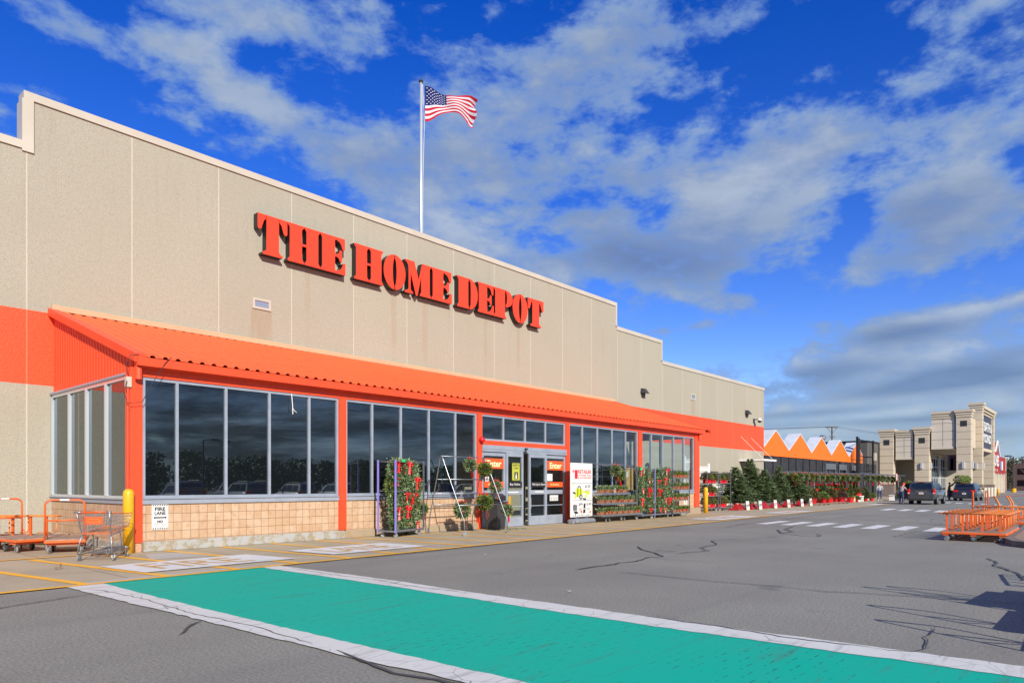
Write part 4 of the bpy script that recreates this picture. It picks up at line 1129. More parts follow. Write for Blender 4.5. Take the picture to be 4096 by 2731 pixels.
def lumber_cart(label, loc, rz, group, rows=1):
    """railed cart: deck with castors, top rail rectangle on square posts, hanging U tubes"""
    t = thing('lumber_cart', label, 'cart', loc, rz, group)
    L, Wd, z, h = 1.50, .66, .27, .76          # length along y
    b = MB(); b.box(0, Wd, -L / 2, L / 2, z - .085, z - .022, bev=.015)
    for yy in (-L / 2 + .1, 0, L / 2 - .1): b.box(.02, .12, yy - .07, yy + .07, z - .12, z - .086)
    b.build('frame', 'cart_orange', t)
    b = MB(); b.box(.012, Wd - .012, -L / 2 + .012, L / 2 - .012, z - .021, z); b.build('deck', 'deck_wood', t)
    b = MB()
    b.tube(rrect(lambda u, v: (.03 + v, -L / 2 - .06 + u, h), L + .12, .34, .08), .020, 7)
    b.tube([(.03, -.3, h + .021), (.03, .2, h + .021)], .006, 5)
    rl = b.build('top_rail', 'cart_rust', t, smooth=True)
    for yy in (-.60, -.2, .25, .62):
        b = MB(); b.box(.05, .10, yy - .025, yy + .025, z, h - .018); b.build('post', 'cart_orange', t)
    b = MB()
    for yy in (-.68, -.4, 0.05, .45):
        b.tube([(.35, yy, h)] + [(.35, yy + .08 * (1 - math.cos(a)), .40 - .08 * math.sin(a)) for a in (0, PI / 6, PI / 3, PI / 2)] + [(.35, yy + .22, .32)], .016, 6)
    b.build('hanging_tube', 'cart_rust', t, smooth=True)
    for yy in (-L / 2 + .12, L / 2 - .12):
        for x in (.07, Wd - .1): castor(x, yy, random.uniform(1.0, 2.1), .068, .035, z - .12, t)
    castor(.07, 0, 1.57, .085, .04, z - .12, t, 'rubber')
    return t
random.seed(4)
f0 = flatbed('orange platform cart whose hoop handle stands over its deck near the right block wall, topmost label white', (5.15, 17.85, 0), R(70))
f0['label'] = 'orange platform cart with a white sticker on its hoop handle, right behind the shopping cart'
f1 = dup(f0, (4.55, 20.25, 0), R(-88 + 8), 'orange platform cart cut by the left edge of the photo, grey deck towards the viewer')
g_ = 'railed orange lumber carts by the side windows'
l0 = lumber_cart('orange railed lumber cart between the two platform carts, its rail crossing the block wall', (5.05, 20.9, 0), R(41), g_)
l1 = dup(l0, (4.05, 20.95, 0), R(41), 'orange railed lumber cart standing behind the platform cart at the left edge')
dup(l0, (3.55, 20.3, 0), R(41), 'railed orange lumber cart cut by the left photo edge')
gr_ = 'railed orange lumber carts nested in the parking lot'
labs = ['nearest railed orange lumber cart of the long nest beside the kerbed island', 'second railed orange cart of the nest beside the island, just behind the front one',
        'third railed orange cart of the nest, in the middle', 'fourth railed orange cart of the nest, second from the rear', 'rearmost railed orange cart of the long nest beside the island']
n0 = lumber_cart(labs[0], (22.52, 3.08, 0), R(1), gr_)
for k in range(1, 5): dup(n0, (22.52 + .78 * k, 3.06 + .02 * k, 0), R(1 + (k % 3 - 1) * 1.5), labs[k])
n6 = dup(n0, (30.0, 3.35, 0), R(2), 'front railed orange cart of the farther group behind the nest', 'railed orange lumber carts farther back')
dup(n0, (30.85, 3.3, 0), R(0), 'rear railed orange cart of the farther group', 'railed orange lumber carts farther back')
# tall handled carts beyond
def sheet_cart(label, loc, rz):
    t = thing('sheet_goods_cart', label, 'cart', loc, rz, 'tall-handled orange carts at the right edge')
    b = MB(); b.box(0, 1.2, -.32, .32, .2, .28); b.build('frame', 'cart_orange', t)
    b = MB()
    b.tube(hoop(.60, 1.0, .1, lambda u, v: (.05, -.30 + u, .28 + v)), .022, 7); b.tube([(.05, -.3, .95), (.05, .3, .95)], .018, 6)
    b.build('handle', 'cart_orange', t, smooth=True)
    b = MB()
    for s in (-1, 1): b.tube([(.9, s * .26, .28), (.9, s * .26, .8), (.75, s * .26, 1.1)], .03, 6)
    b.build('upright', 'cart_rust', t, smooth=True)
    for x in (.12, 1.08):
        for s in (-1, 1): castor(x, s * .26, .2, .07, .035, .2, t)
    return t
s0 = sheet_cart('tall-handled orange cart behind the farther railed group, at the right edge', (33.2, 4.6, 0), R(-80))
dup(s0, (34.6, 4.3, 0), R(-75), 'rearmost tall-handled orange cart, just left of the photo edge beyond the island')
# carts standing just outside the frame on the right, whose shadows lie across the lot
for k, (x, y, z_, a) in enumerate([(7.75, -.22, 0, 2), (8.75, .12, 0, 0), (10.15, .05, 0, -3), (10.15, .05, .34, -3), (10.75, .36, 0, 0)]):
    dup(f0, (x, y, z_), R(a), ['platform cart outside the right edge, nearest the viewer', 'platform cart outside the right edge, second away', 'platform cart outside the right edge, third away, lower of two stacked', 'platform cart outside the right edge, stacked on top of another', 'platform cart outside the right edge, farthest away'][k], 'platform carts out of view whose shadows cross the lot')
dup(n0, (13.2, .2, 0), R(-80), 'railed lumber cart outside the right edge, casting a ladder-like shadow', 'platform carts out of view whose shadows cross the lot')
# island with kerb
isl = [(22.42, 2.36), (30, 2.62), (45, 3.0), (45, -6), (20.9, -6), (20.7, .9), (20.95, 1.6), (21.45, 2.1)]
b = MB(); b.prism([isl], lambda u, v, d: (u, v, d), .0, .15); tag(b.build('island_kerb', vary('granite kerb', (.13, .12, .11), (.20, .18, .16), 5, .3, .7, .85), fixn=True), kind='structure')
cxi, cyi = 33, -2
b = MB(); b.prism([[(cxi + (p[0] - cxi) * .985, cyi + (p[1] - cyi) * .96) for p in isl]], lambda u, v, d: (u, v, d), .15, .156)
def brickpave():
    m = mat('brick paving', (.34, .22, .14), .85)
    t, bs = nodes(m); co = t.n('ShaderNodeTexCoord').outputs['Object']
    br = t.n('ShaderNodeTexBrick'); t.l(co, br.inputs['Vector']); br.inputs['Scale'].default_value = 2.4
    br.inputs['Color1'].default_value = (.36, .24, .16, 1); br.inputs['Color2'].default_value = (.28, .18, .12, 1); br.inputs['Mortar'].default_value = (.2, .17, .14, 1)
    t.l(br.outputs[0], bs.inputs['Base Color']); return m
tag(b.build('island_paving', brickpave()), kind='structure')

# ------------------------------------------------------------------ shopping cart
def shopping_cart():
    t = thing('shopping_cart', 'empty grey wire shopping cart with orange handle in front of the tall yellow bollard', 'shopping cart', (5.05, 15.64, 0), R(47))
    t.scale = (1.12, 1.1, 1.0)
    # local: x forward (0 = handle end), y sideways
    b = MB()
    wr = .003
    def P(u, s, k):     # point on the basket: u 0..1 along, s -1..1 across, k 0..1 height
        x = -.02 + u * .98
        hw = (.29 - .06 * u) * (.86 + .14 * k)
        zb, zt = .56 + .10 * u, .97 - .03 * u
        return (x - (1 - k) * .0 + (.04 * (1 - k) if u < .01 else 0) - (.10 * (1 - k) * (u > .99)), s * hw, zb + (zt - zb) * k)
    for s in (-1, 1):
        for i in range(23):
            u = i / 22
            b.tube([P(u, s, 0), P(u, s, 1)], wr, 4, cap=False)
        for k in (.18, .4, .62, .82): b.tube([P(0, s, k), P(1, s, k)], wr, 4, cap=False)
    for (u,) in ((0,), (1,)):
        for i in range(15):
            s = -1 + 2 * i / 14
            b.tube([P(u, s, 0), P(u, s, 1)], wr, 4, cap=False)
        for k in (.2, .5, .75): b.tube([P(u, -1, k), P(u, 1, k)], wr, 4, cap=False)
    b.build('basket_wires', 'chrome', t)
    b = MB()
    for i in range(17):
        u = i / 16; b.tube([P(u, -1, 0), P(u, 1, 0)], wr, 4, cap=False)
    for i in range(9):
        s = -1 + 2 * i / 8; b.tube([P(0, s, 0), P(1, s, 0)], wr, 4, cap=False)
    b.build('basket_floor', 'cart_rust', t)
    b = MB()
    b.tube([P(0, -1, 1), P(1, -1, 1), P(1, 1, 1), P(0, 1, 1)], .008, 6); b.tube([P(0, -1, 0), P(1, -1, 0), P(1, 1, 0), P(0, 1, 0), P(0, -1, 0)], .009, 6)
    b.build('basket_rim', 'cart_orange', t)
    b = MB()
    for s in (-1, 1):
        b.tube([(-.09, s * .285, 1.0), (-.03, s * .275, .80), (.03, s * .25, .56), (.05, s * .25, .50), (.02, s * .27, .44), (-.03, s * .30, .17), (.05, s * .31, .13), (.45, s * .27, .15), (.92, s * .19, .20)], .0125, 7)
        b.tube([(.30, s * .25, .59), (.42, s * .25, .54), (.46, s * .25, .42), (.48, s * .26, .15)], .011, 7)
        b.tube([(.05, s * .25, .53), (.62, s * .235, .60)], .013, 6)
    b.tube([(.92, -.19, .20), (.96, 0, .21), (.92, .19, .20)], .0125, 7)
    b.tube([(.0, -.285, .30), (.0, .285, .30)], .006, 5)
    b.build('frame', 'galv', t, smooth=True)
    b = MB()
    for i in range(12):
        x = .05 + i * .075; hw = .29 - .11 * x; b.tube([(x, -hw, .16 + .04 * x), (x + .02, 0, .15 + .04 * x), (x, hw, .16 + .04 * x)], .004, 4)
    for s in (-.6, 0, .6): b.tube([(.03, s * .28, .165), (.9, s * .18, .2)], .004, 4)
    b.tube([(.02, -.27, .235), (.02, .27, .235)], .005, 4)
    for i in range(9): b.tube([(.02, -.27 + .0675 * i, .235), (.06, -.27 + .0675 * i, .16)], .0025, 4)
    b.build('lower_rack', 'galv', t)
    b = MB(); b.tube([(-.09, -.31, 1.0), (-.09, .31, 1.0)], .014, 8); hn = b.build('handle', 'orange_flat', t, smooth=True)
    b = MB(); b.tube([(-.09, .19, 1.0), (-.09, .32, 1.0)], .019, 8); b.tube([(-.09, -.32, 1.0), (-.09, -.24, 1.0)], .019, 8); b.build('handle_end', 'galv', hn, smooth=True)
    # child seat: folded back panel and orange flap
    b = MB()
    for i in range(13):
        y = -.24 + .04 * i; b.tube([(.10, y, .95), (.06, y, .60)], .0025, 4, cap=False)
    for y in (-.15, .15): b.tube(hoop(.06, .10, .03, lambda u, v: (.09, y - .03 + u, .93 + v)), .004, 4)
    b.tube([(.10, -.25, .94), (.10, .25, .94)], .004, 4)
    b.build('child_seat', 'chrome', t)
    b = MB(); b.box(-.055, -.045, -.15, .15, .755, .90, bev=.004); fl_ = b.build('seat_flap', 'orange_flat', t)
    b = MB(); b.tube([(-.058, -.10, .79), (-.058, .10, .79), (-.058, .10, .86), (-.058, -.10, .86), (-.058, -.10, .79)], .0015, 4); b.build('flap_printing', 'cream', fl_)
    castor(.03, -.30, .3, .065, .03, .15, t); castor(.03, .30, -.1, .065, .03, .15, t)
    castor(.86, -.18, .6, .065, .03, .20, t); castor(.86, .18, .4, .065, .03, .20, t)
shopping_cart()

# ------------------------------------------------------------------ foliage pieces
def needles(mb, c, d, ln, w, rnd, mi=0):
    """one leaf-sized blade at c pointing along d"""
    d = d.normalized()
    u = Vector((rnd.uniform(-1, 1), rnd.uniform(-1, 1), rnd.uniform(-1, 1)))
    a = d.cross(u)
    if a.length < 1e-3: return
    a = a.normalized() * w
    c = Vector(c)
    mb.add([c, c + d * ln * .45 + a, c + d * ln, c + d * ln * .45 - a], [(0, 1, 2, 3)], mi)
def rv(r): 
    while True:
        v = Vector((r.uniform(-1, 1), r.uniform(-1, 1), r.uniform(-1, 1)))
        if .05 < v.length < 1: return v
def bow_mesh(s=1.0, tail=.3, seed=0):
    r = random.Random(seed); b = MB()
    for sg in (-1, 1):
        b.tube([(0, 0, 0), (sg * .05 * s, -.03 * s, .04 * s), (sg * .10 * s, -.02 * s, .02 * s), (sg * .06 * s, -.03 * s, -.03 * s), (0, 0, 0)], [.01 * s, .022 * s, .026 * s, .02 * s, .01 * s], 6)
        b.bar((sg * .01, -.02, 0), (sg * (.03 + .03 * r.random()) * s, -.05, -tail), .045 * s, .004)
    b.lathe([(.001, -.02 * s), (.022 * s, 0), (.001, .02 * s)], n=6)
    return b
def wreath_mesh(rad=.23, th=.085, n=1000, seed=1):
    r = random.Random(seed); b = MB()
    for i in range(n):
        a = r.uniform(0, 2 * PI); q = r.uniform(0, 2 * PI); k = th * r.uniform(.35, 1)
        rr = rad + k * math.cos(q)
        c = Vector((rr * math.cos(a), k * math.sin(q) * .8, rr * math.sin(a)))
        out = Vector((math.cos(q) * math.cos(a), math.sin(q), math.cos(q) * math.sin(a)))
        tan = Vector((-math.sin(a), 0, math.cos(a)))
        needles(b, c, out * .8 + tan * r.uniform(-.9, .9) + rv(r) * .4, r.uniform(.06, .13), r.uniform(.012, .022), r)
    return b
def ball_mesh(rad=.2, n=900, seed=2, zs=1.0, ln=.09):
    r = random.Random(seed); b = MB()
    for i in range(n):
        d = rv(r).normalized(); c = d * rad * r.uniform(.45, .85); c.z *= zs
        needles(b, c, d + rv(r) * .6, r.uniform(ln * .7, ln * 1.3), r.uniform(.013, .024), r)
    return b
def berries(rad, n, seed, m='red', zs=1):
    r = random.Random(seed); b = MB()
    for i in range(n):
        d = rv(r).normalized(); c = d * rad; c.z *= zs
        b.lathe([(.001, -.016), (.014, -.008), (.016, 0), (.012, .010), (.001, .016)], n=6, c=tuple(c))
    return b
def ribbon(mb, c, ln=.3, w=.04):
    mb.bar((c[0], c[1], c[2]), (c[0] + .06, c[1] - .01, c[2] - ln), w, .004); mb.bar((c[0] + .03, c[1] - .01, c[2]), (c[0] + .1, c[1] - .02, c[2] - ln * .85), w, .004)

def kissing_ball(kind=0):
    rad = (.21, .20, .19)[kind]
    t = thing('greenery_ball', 'x', 'greenery ball')
    ball_mesh(rad, 900, 10 + kind).build('foliage', 'fir' if kind == 0 else 'fir2', t)
    berries(rad * .95, 16, kind).build('berries', 'red', t, smooth=True)
    b = MB(); ribbon(b, (0, -.03, -.1), .34); b.build('ribbon', 'red', t)
    b = MB(); bow = bow_mesh(.9, .02, kind); b.v = [(v[0], v[1], v[2] + rad * .95) for v in bow.v]; b.f = bow.f; b.mi = bow.mi; b.build('bow', 'red', t)
    b = MB(); b.tube([(0, 0, rad * .8), (0, 0, rad + .14)], .004, 4); b.build('hook', 'galv', t)
    return t
KB = [kissing_ball(0), kissing_ball(1)]
used = set()
def put_ball(k, loc, label, group, sc=1.0):
    if k not in used:
        used.add(k); o = KB[k]; o.location = loc; o.scale = (sc,) * 3; o['label'] = label; o['group'] = group; return o
    return dup(KB[k], loc, random.uniform(-.6, .6), label, group, scale=sc)
# wreath prototypes
def wreath(kind):
    t = thing('wreath', 'x', 'wreath')
    wreath_mesh(.21, .115, 1100, 20 + kind).build('foliage', 'fir' if kind % 2 == 0 else 'fir2', t)
    b = MB(); bw_ = bow_mesh((1.3, 1.2, .95)[kind], (.26, .2, .16)[kind], kind); zz = (.20, .19, -.2)[kind]; xx = (0, .05, 0)[kind]
    b.v = [(v[0] + xx, v[1] - .10, v[2] + zz) for v in bw_.v]; b.f = bw_.f; b.mi = bw_.mi
    b.build('bow', 'red' if kind != 1 else 'dark_red', t)
    r = random.Random(kind); b = MB()
    for i in range(7):
        a = r.uniform(0, 2 * PI); b.lathe([(.001, -.02), (.016, -.01), (.018, 0), (.001, .02)], n=6, c=(.22 * math.cos(a), -.10, .22 * math.sin(a)))
    b.build('ornament', 'tag' if kind == 2 else 'red', t)
    return t
WR = [wreath(0), wreath(1), wreath(2)]
def put_wreath(k, loc, rz, label, group, sc=1.0):
    if ('w', k) not in used:
        used.add(('w', k)); o = WR[k]; o.location = loc; o.rotation_euler = (0, 0, rz); o.scale = (sc,) * 3; o['label'] = label; o['group'] = group; return o
    return dup(WR[k], loc, rz, label, group, scale=sc)

# ------------------------------------------------------------------ wreath trolley with violet posts
def trolley(label, loc, rz, Lx, Ly, h, shelves, violet, group=None, bars=(), name='plant_trolley', zb=.16):
    t = thing(name, label, 'trolley', loc, rz, group)
    b = MB(); b.box(0, Lx, 0, Ly, zb, zb + .045); b.box(0, Lx, -.012, -.001, zb - .005, zb + .065); b.box(0, Lx, Ly + .001, Ly + .012, zb - .005, zb + .065); b.build('base', 'galv', t)
    for i, (x, y) in enumerate(((.02, .0), (Lx - .02, .0), (.02, Ly), (Lx - .02, Ly))):
        b = MB(); b.box(x - .021, x + .021, y - .021, y + .021, zb - .02, h); b.build('post', 'purple' if violet and x < .1 else 'galv', t)
    for z in shelves:
        b = MB(); b.box(.045, Lx - .045, .005, Ly - .005, z - .03, z); b.build('shelf', 'galv', t)
    b = MB()
    for y in (0, Ly): b.tube([(.03, y, h - .04), (Lx - .03, y, h - .04)], .013, 6)
    for x in (.02, Lx - .02):
        b.tube([(x, .02, h - .08), (x, Ly - .02, h - .04)], .012, 6)
        for z in bars: b.tube([(x, .02, z), (x, Ly - .02, z + .03)], .011, 6)
    for z in bars: b.tube([(.03, Ly, z), (Lx - .03, Ly, z)], .011, 6); b.tube([(.03, 0, z), (Lx - .03, 0, z)], .011, 6)
    b.build('cross_bars', 'galv', t)
    for x in (.14, Lx - .14):
        for y in (.08, Ly - .08): castor(x, y, random.uniform(-1, 1), .065, .032, zb, t)
    return t
trolley('tall wire trolley full of wreaths with violet left posts, nearest of the display racks', (13.05, 15.98, 0), R(16), 1.55, .62, 2.28, (), True, None, (1.35, ), 'wreath_trolley')
gw = 'wreaths hung in the nearest trolley'
ca, sa = math.cos(R(16)), math.sin(R(16))
nm_r = ['top', 'middle', 'lower', 'bottom']; nm_c = ['left', 'centre', 'right']
random.seed(11)
for j, z in enumerate((1.93, 1.47, 1.03, .58)):
    for i, x in enumerate((.30, .74, 1.18)):
        if j == 2 and i == 2: x = 1.05
        px_, py_ = 13.05 + x * ca - .16 * sa, 15.98 + x * sa + .16 * ca
        put_wreath((i + j) % 3 if (i + j) % 3 != 1 or j == 1 else 0, (px_ + random.uniform(-.03, .03), py_ + random.uniform(-.06, .12), z + random.uniform(-.04, .04)), R(16 + random.uniform(-22, 22)),
                   'wreath in the %s row, %s, of the violet-posted trolley' % (nm_r[j], nm_c[i]), gw, random.uniform(1.0, 1.16))
put_ball(1, (14.85, 16.85, .78), 'small greenery bunch hanging just right of the violet-posted trolley', 'greenery balls', .95)

# ------------------------------------------------------------------ A-frame display rack
af = thing('a_frame_rack', 'tubular steel A-frame display rack on castors in front of the entrance, hung with greenery balls', 'rack', (14.8, 14.9, 0))
b = MB()
ax0, ax1, ay0, ay1, at = 14.88, 16.82, 14.95, 17.0 - .45, 2.43
for x in (ax0, ax1):
    pass
def leg(x, y0, y1, side, name='side_frame'):
    m_ = MB(); ym = (y0 + y1) / 2; lean = -.22 if side == 0 else -.25
    m_.tube([(x, y0, .16), (x, y0 + .02, .45), (x + lean * .9, ym - .09, at - .16), (x + lean, ym - .06, at - .05), (x + lean, ym, at), (x + lean, ym + .06, at - .05), (x + lean * .9, ym + .09, at - .16), (x + .0, y1 - .02, .45), (x + .0, y1, .16)], .017, 8)
    return m_.build(name, 'chrome', af, origin=af.location, smooth=True)
leg(ax0, ay0, ay1, 0); leg(ax1, ay0, ay1, 1)
ymid = (ay0 + ay1) / 2
def yat(z, front=True): 
    f = (at - z) / (at - .16); return ymid - f * (ymid - ay0) if front else ymid + f * (ay1 - ymid)
m_ = MB()
for z in (at, 1.72, 1.28, .92):
    f = (z - .3) / (at - .3)
    if z == at: m_.tube([(ax0 - .22, ymid, z), (ax1 - .25, ymid, z)], .014, 7)
    else:
        for fr in (True, False): m_.tube([(ax0 - .22 * f, yat(z, fr), z), (ax1 - .25 * f, yat(z, fr), z)], .014, 7)
m_.build('hanging_rail', 'galv', af, origin=af.location, smooth=True)
for (x, yy) in ((ax0, ay0), (ax1, ay0), (ax0, ay1), (ax1, ay1)):
    castor(x - af.location.x, yy - af.location.y, random.uniform(-1, 2), .062, .03, .16, af)
for k, loc, lb, sc in ((0, (15.72, 15.55, 2.17), 'greenery ball with red berries at the top left of the A-frame rack', 1.0),
                       (1, (16.34, 15.5, 2.05), 'yellow-green greenery ball at the top right of the A-frame rack', 1.1),
                       (0, (16.86, 15.5, 1.48), 'greenery ball at mid height on the right leg of the A-frame rack', 1.0),
                       (1, (16.12, 15.3, 1.0), 'wide yellow-green bunch on the lower rail of the A-frame rack', 1.25),
                       (0, (15.72, 15.9, .74), 'dark green ball hanging behind the lower rail of the A-frame rack', 1.25),
                       (0, (17.08, 15.2, .72), 'lowest greenery ball, at the right foot of the A-frame rack before the bin', .95)):
    put_ball(k, loc, lb, 'greenery balls', sc)
# bin
t = thing('trash_bin', 'dark grey plastic bin with swing lid between the entrance door and the A-frame rack', 'bin', (17.75, 16.35, 0), R(8))
b = MB(); b.add([(-.24, -.24, 0), (.24, -.24, 0), (.24, .24, 0), (-.24, .24, 0), (-.31, -.31, .92), (.31, -.31, .92), (.31, .31, .92), (-.31, .31, .92)], [(3, 2, 1, 0), (4, 5, 6, 7), (0, 1, 5, 4), (1, 2, 6, 5), (2, 3, 7, 6), (3, 0, 4, 7)]); b.build('body', 'bin', t)
b = MB(); b.box(-.35, .35, -.35, .35, .921, .97, bev=.02); b.box(-.31, .31, -.31, .31, .971, 1.25, bev=.10); b.build('lid', 'bin', t, smooth=False)
b = MB(); b.box(-.2, .2, -.318, -.312, 1.0, 1.16); b.build('flap', 'dark', t)

# ------------------------------------------------------------------ retailer sign board
t = thing('advert_board', 'white advert board with red number 1 and power tool pictures on a grey base', 'sign board', (22.96, 16.42, 0), R(3))
Wd = .80
b = MB(); b.box(-Wd, Wd, -.03, .03, .26, 2.42, bev=.015); b.build('frame', 'tag', t)
b = MB(); y = -.031; mp = lambda u, v: (u, y - .004, v)
b.box(-Wd + .045, Wd - .045, y - .003, y, .30, 2.38, 0)
put_text(b, '#', mp, -.72, -.56, 2.02, 2.15, 1, .02); put_text(b, '1', mp, -.54, -.33, 1.79, 2.14, 1, .04)
put_text(b, 'RETAILER', mp, -.30, .70, 2.0, 2.15, 1, .03); put_text(b, 'OF POWER TOOLS', mp, -.30, .70, 1.89, 1.965, 1, .02); put_text(b, '& ACCESSORIES', mp, -.30, .70, 1.79, 1.865, 1, .02)
for z in (1.60, .92): b.box(-Wd + .05, Wd - .05, y - .005, y - .0035, z, z + .014, 2)
put_text(b, '$129', mp, .22, .62, 1.42, 1.54, 2, .02); put_text(b, '$99', mp, -.26, .04, .70, .82, 2, .02); put_text(b, '$149', mp, .33, .69, .70, .82, 2, .02)
for i in range(3):
    for (x0, x1, z) in ((.22, .62, 1.33), (-.26, .06, .60), (.33, .66, .60)): b.box(x0, x1 - .06 * i, y - .005, y - .0035, z - .035 * i, z + .012 - .035 * i, 3 if i == 0 else 2)
b.box(-.74, -.55, y - .005, y - .0035, 1.53, 1.56, 4)
# bag, drill, saw, case, washer pictures
def shape(pts, mi, dy=.006): b.add([(u, y - dy, v) for u, v in pts], [tuple(range(len(pts)))], mi)
shape([(-.52, 1.06), (.02, 1.06), (.05, 1.25), (-.02, 1.40), (-.40, 1.42), (-.50, 1.30)], 4)
shape([(-.36, 1.06), (-.31, 1.06), (-.29, 1.42), (-.34, 1.42)], 2, .007); shape([(-.12, 1.06), (-.08, 1.06), (-.10, 1.41), (-.14, 1.41)], 2, .007)
shape([(-.36, 1.42), (-.30, 1.50), (-.14, 1.50), (-.08, 1.41), (-.13, 1.41), (-.18, 1.46), (-.27, 1.46), (-.31, 1.42)], 2)
shape([(-.70, 1.22), (-.50, 1.17), (-.48, 1.24), (-.68, 1.28)], 2, .007); shape([(-.56, 1.00), (-.44, 1.0), (-.44, 1.16), (-.52, 1.18)], 4, .008)
shape([(-.10 + .13 * math.cos(a * PI / 6), 1.06 + .11 * math.sin(a * PI / 6)) for a in range(12)], 3 + 2, .008)
shape([(-.10 + .05 * math.cos(a * PI / 6), 1.06 + .04 * math.sin(a * PI / 6)) for a in range(12)], 0, .009)
shape([(.05, 1.26), (.48, 1.14), (.56, 1.20), (.50, 1.32), (.36, 1.26), (.10, 1.32)], 4, .007); shape([(.2, 1.04), (.34, 1.02), (.36, 1.14), (.22, 1.16)], 4, .008)
shape([(.04, .96), (.28, .93), (.30, 1.0), (.06, 1.02)], 2, .007)
shape([(-.66, .52), (-.38, .52), (-.36, .74), (-.60, .78), (-.68, .72)], 5); shape([(-.64, .50), (-.38, .50), (-.26, .42), (-.50, .38)], 2, .007)
shape([(.06, .40), (.24, .42), (.24, .62), (.26, .80), (.12, .80), (.10, .62)], 2); shape([(.10, .56), (.2, .56), (.2, .60), (.10, .60)], 0, .007)
shape([(-.12, .42), (.0, .42), (.0, .52), (-.12, .52)], 3); shape([(.56, .40), (.66, .40), (.66, .49), (.56, .49)], 3)
for k in range(9):
    x = -.70 + k * .155; hh = .10 if k % 3 == 1 else .05
    shape([(x, .31), (x + .12, .31), (x + .08, .31 + hh * .5), (x + .06, .31 + hh * 1.1), (x + .04, .31 + hh * .5)], 5)
b.build('poster', ['tag', 'redink', 'ink', 'orange_flat', 'lime', 'greyink'], t)
b = MB(); b.box(-.72, .72, -.27, .25, .0, .20, bev=.07); b.box(-.80, -.62, -.14, .12, .0, .16, bev=.03); b.build('water_base', 'base_grey', t)
b = MB(); 
for x in (-.35, .35): b.box(x - .05, x + .05, -.04, .04, .19, .28)
b.build('spring_leg', 'galv', t)
# ------------------------------------------------------------------ planter boxes and shelf racks
def planter_box(kind):
    t = thing('planter_box', 'x', 'planter')
    b = MB(); b.box(-.17, .17, -.10, .10, 0, .13, bev=.008); b.box(-.15, .15, -.08, .08, .13, .135); b.build('box', 'wood_box', t)
    r = random.Random(50 + kind); b = MB()
    for i in range(330):
        c = Vector((r.uniform(-.19, .19), r.uniform(-.12, .12), .12 + r.uniform(0, .14)))
        needles(b, c, Vector((c.x * 3, c.y * 4, .5 + r.random())) + rv(r) * .8, r.uniform(.06, .12), r.uniform(.014, .024), r)
    b.build('greens', 'fir' if kind else 'fir2', t)
    b = MB(); q = bow_mesh(.55 if kind == 0 else .22, .05, kind); b.v = [(v[0] + (.10 if kind else -.02), v[1] - .13, v[2] + .13) for v in q.v]; b.f = q.f; b.mi = q.mi; b.build('bow', 'red', t)
    if kind == 1:
        b = MB()
        for x in (-.1, .02): b.tube(hoop(.10, .14, .045, lambda u, v: (x + u, 0, .18 + v)), .004, 4)
        b.build('wire_handle', 'galv', t)
    return t
PB = [planter_box(0), planter_box(1)]
def put_box(k, loc, rz, label, group):
    if ('p', k) not in used:
        used.add(('p', k)); o = PB[k]; o.location = loc; o.rotation_euler = (0, 0, rz); o['label'] = label; o['group'] = group; return o
    return dup(PB[k], loc, rz, label, group)
def price_card(x, y, z, label, rz=.25, tilt=.2):
    b = MB(); b.box(-.045, .045, -.003, 0, 0, .20, 0); b.box(-.03, .03, -.0045, -.003, .12, .17, 1); b.box(-.03, .03, -.0045, -.003, .04, .06, 1)
    o = b.build('price_card', ['tag', 'ink']); o.location = (x, y, z); o.rotation_euler = (0, tilt, rz)
    tag(o, label, 'price tag', 'white price cards on the racks')
# three-tier display table
t = thing('tiered_display_rack', 'grey three-tier display rack of planter boxes right beside the white advert board', 'rack', (23.7, 15.95, 0), R(1))
for z, L, d in ((.30, 3.35, .62), (.78, 2.8, .5), (1.20, 2.25, .42)):
    b = MB(); b.box(0, L, 0, d, z - .035, z); b.box(-.001, L + .001, -.02, -.001, z - .06, z + .02); b.build('shelf', 'galv', t)
b = MB()
for x, y in ((.03, .64), (1.1, .64), (2.2, .64)): b.box(x - .02, x + .02, y - .02, y + .02, .2, 1.19 if x else 2.40)
b.box(2.18, 2.22, .66, .70, 1.2, 2.4)
b.build('post', 'galv', t)
b = MB()
b.tube([(0, .5, 2.42), (2.5, .5, 2.44)], .016, 6); b.tube([(0, -.05, 2.36), (2.4, -.05, 2.36)], .016, 6)
for x in (.1, 1.9): b.tube([(x, -.2, 2.32), (x + .05, .75, 2.47)], .016, 6)
b.tube([(.02, .64, 1.9), (2.2, .64, 1.88)], .012, 6)
b.build('overhead_rail', 'galv', t)
for x in (.5, .75, 1.7, 1.95):
    castor(x, .1, random.uniform(0, 2), .06, .03, .235, t)
castor(2.9, .1, 1, .06, .03, .235, t); castor(2.9, .5, 1, .06, .03, .235, t); castor(.3, .5, 1, .06, .03, .235, t)
gp_ = 'planter boxes on the three-tier rack'
for (z, n, L, nm) in ((.30, 7, 3.2, 'bottom'), (.78, 6, 2.7, 'middle'), (1.20, 5, 2.15, 'top')):
    for i in range(n):
        put_box(0 if (i * 3 + int(z * 10)) % 5 == 1 else 1, (23.9 + i * L / n + .05, 16.15, z + .001), random.uniform(-.15, .15), 'planter box %s from the left, %s tier of the three-tier rack' % (['one', 'two', 'three', 'four', 'five', 'six', 'seven'][i], nm), gp_)
put_ball(0, (24.75, 15.95, 2.14), 'red-berried greenery ball above the three-tier rack', 'greenery balls', 1.15)
put_ball(1, (25.25, 16.1, 1.98), 'yellow-green ball hanging above the three-tier rack, right one', 'greenery balls', 1.25)
price_card(24.55, 15.86, 1.22, 'white price card leaning on the top tier of the three-tier rack')
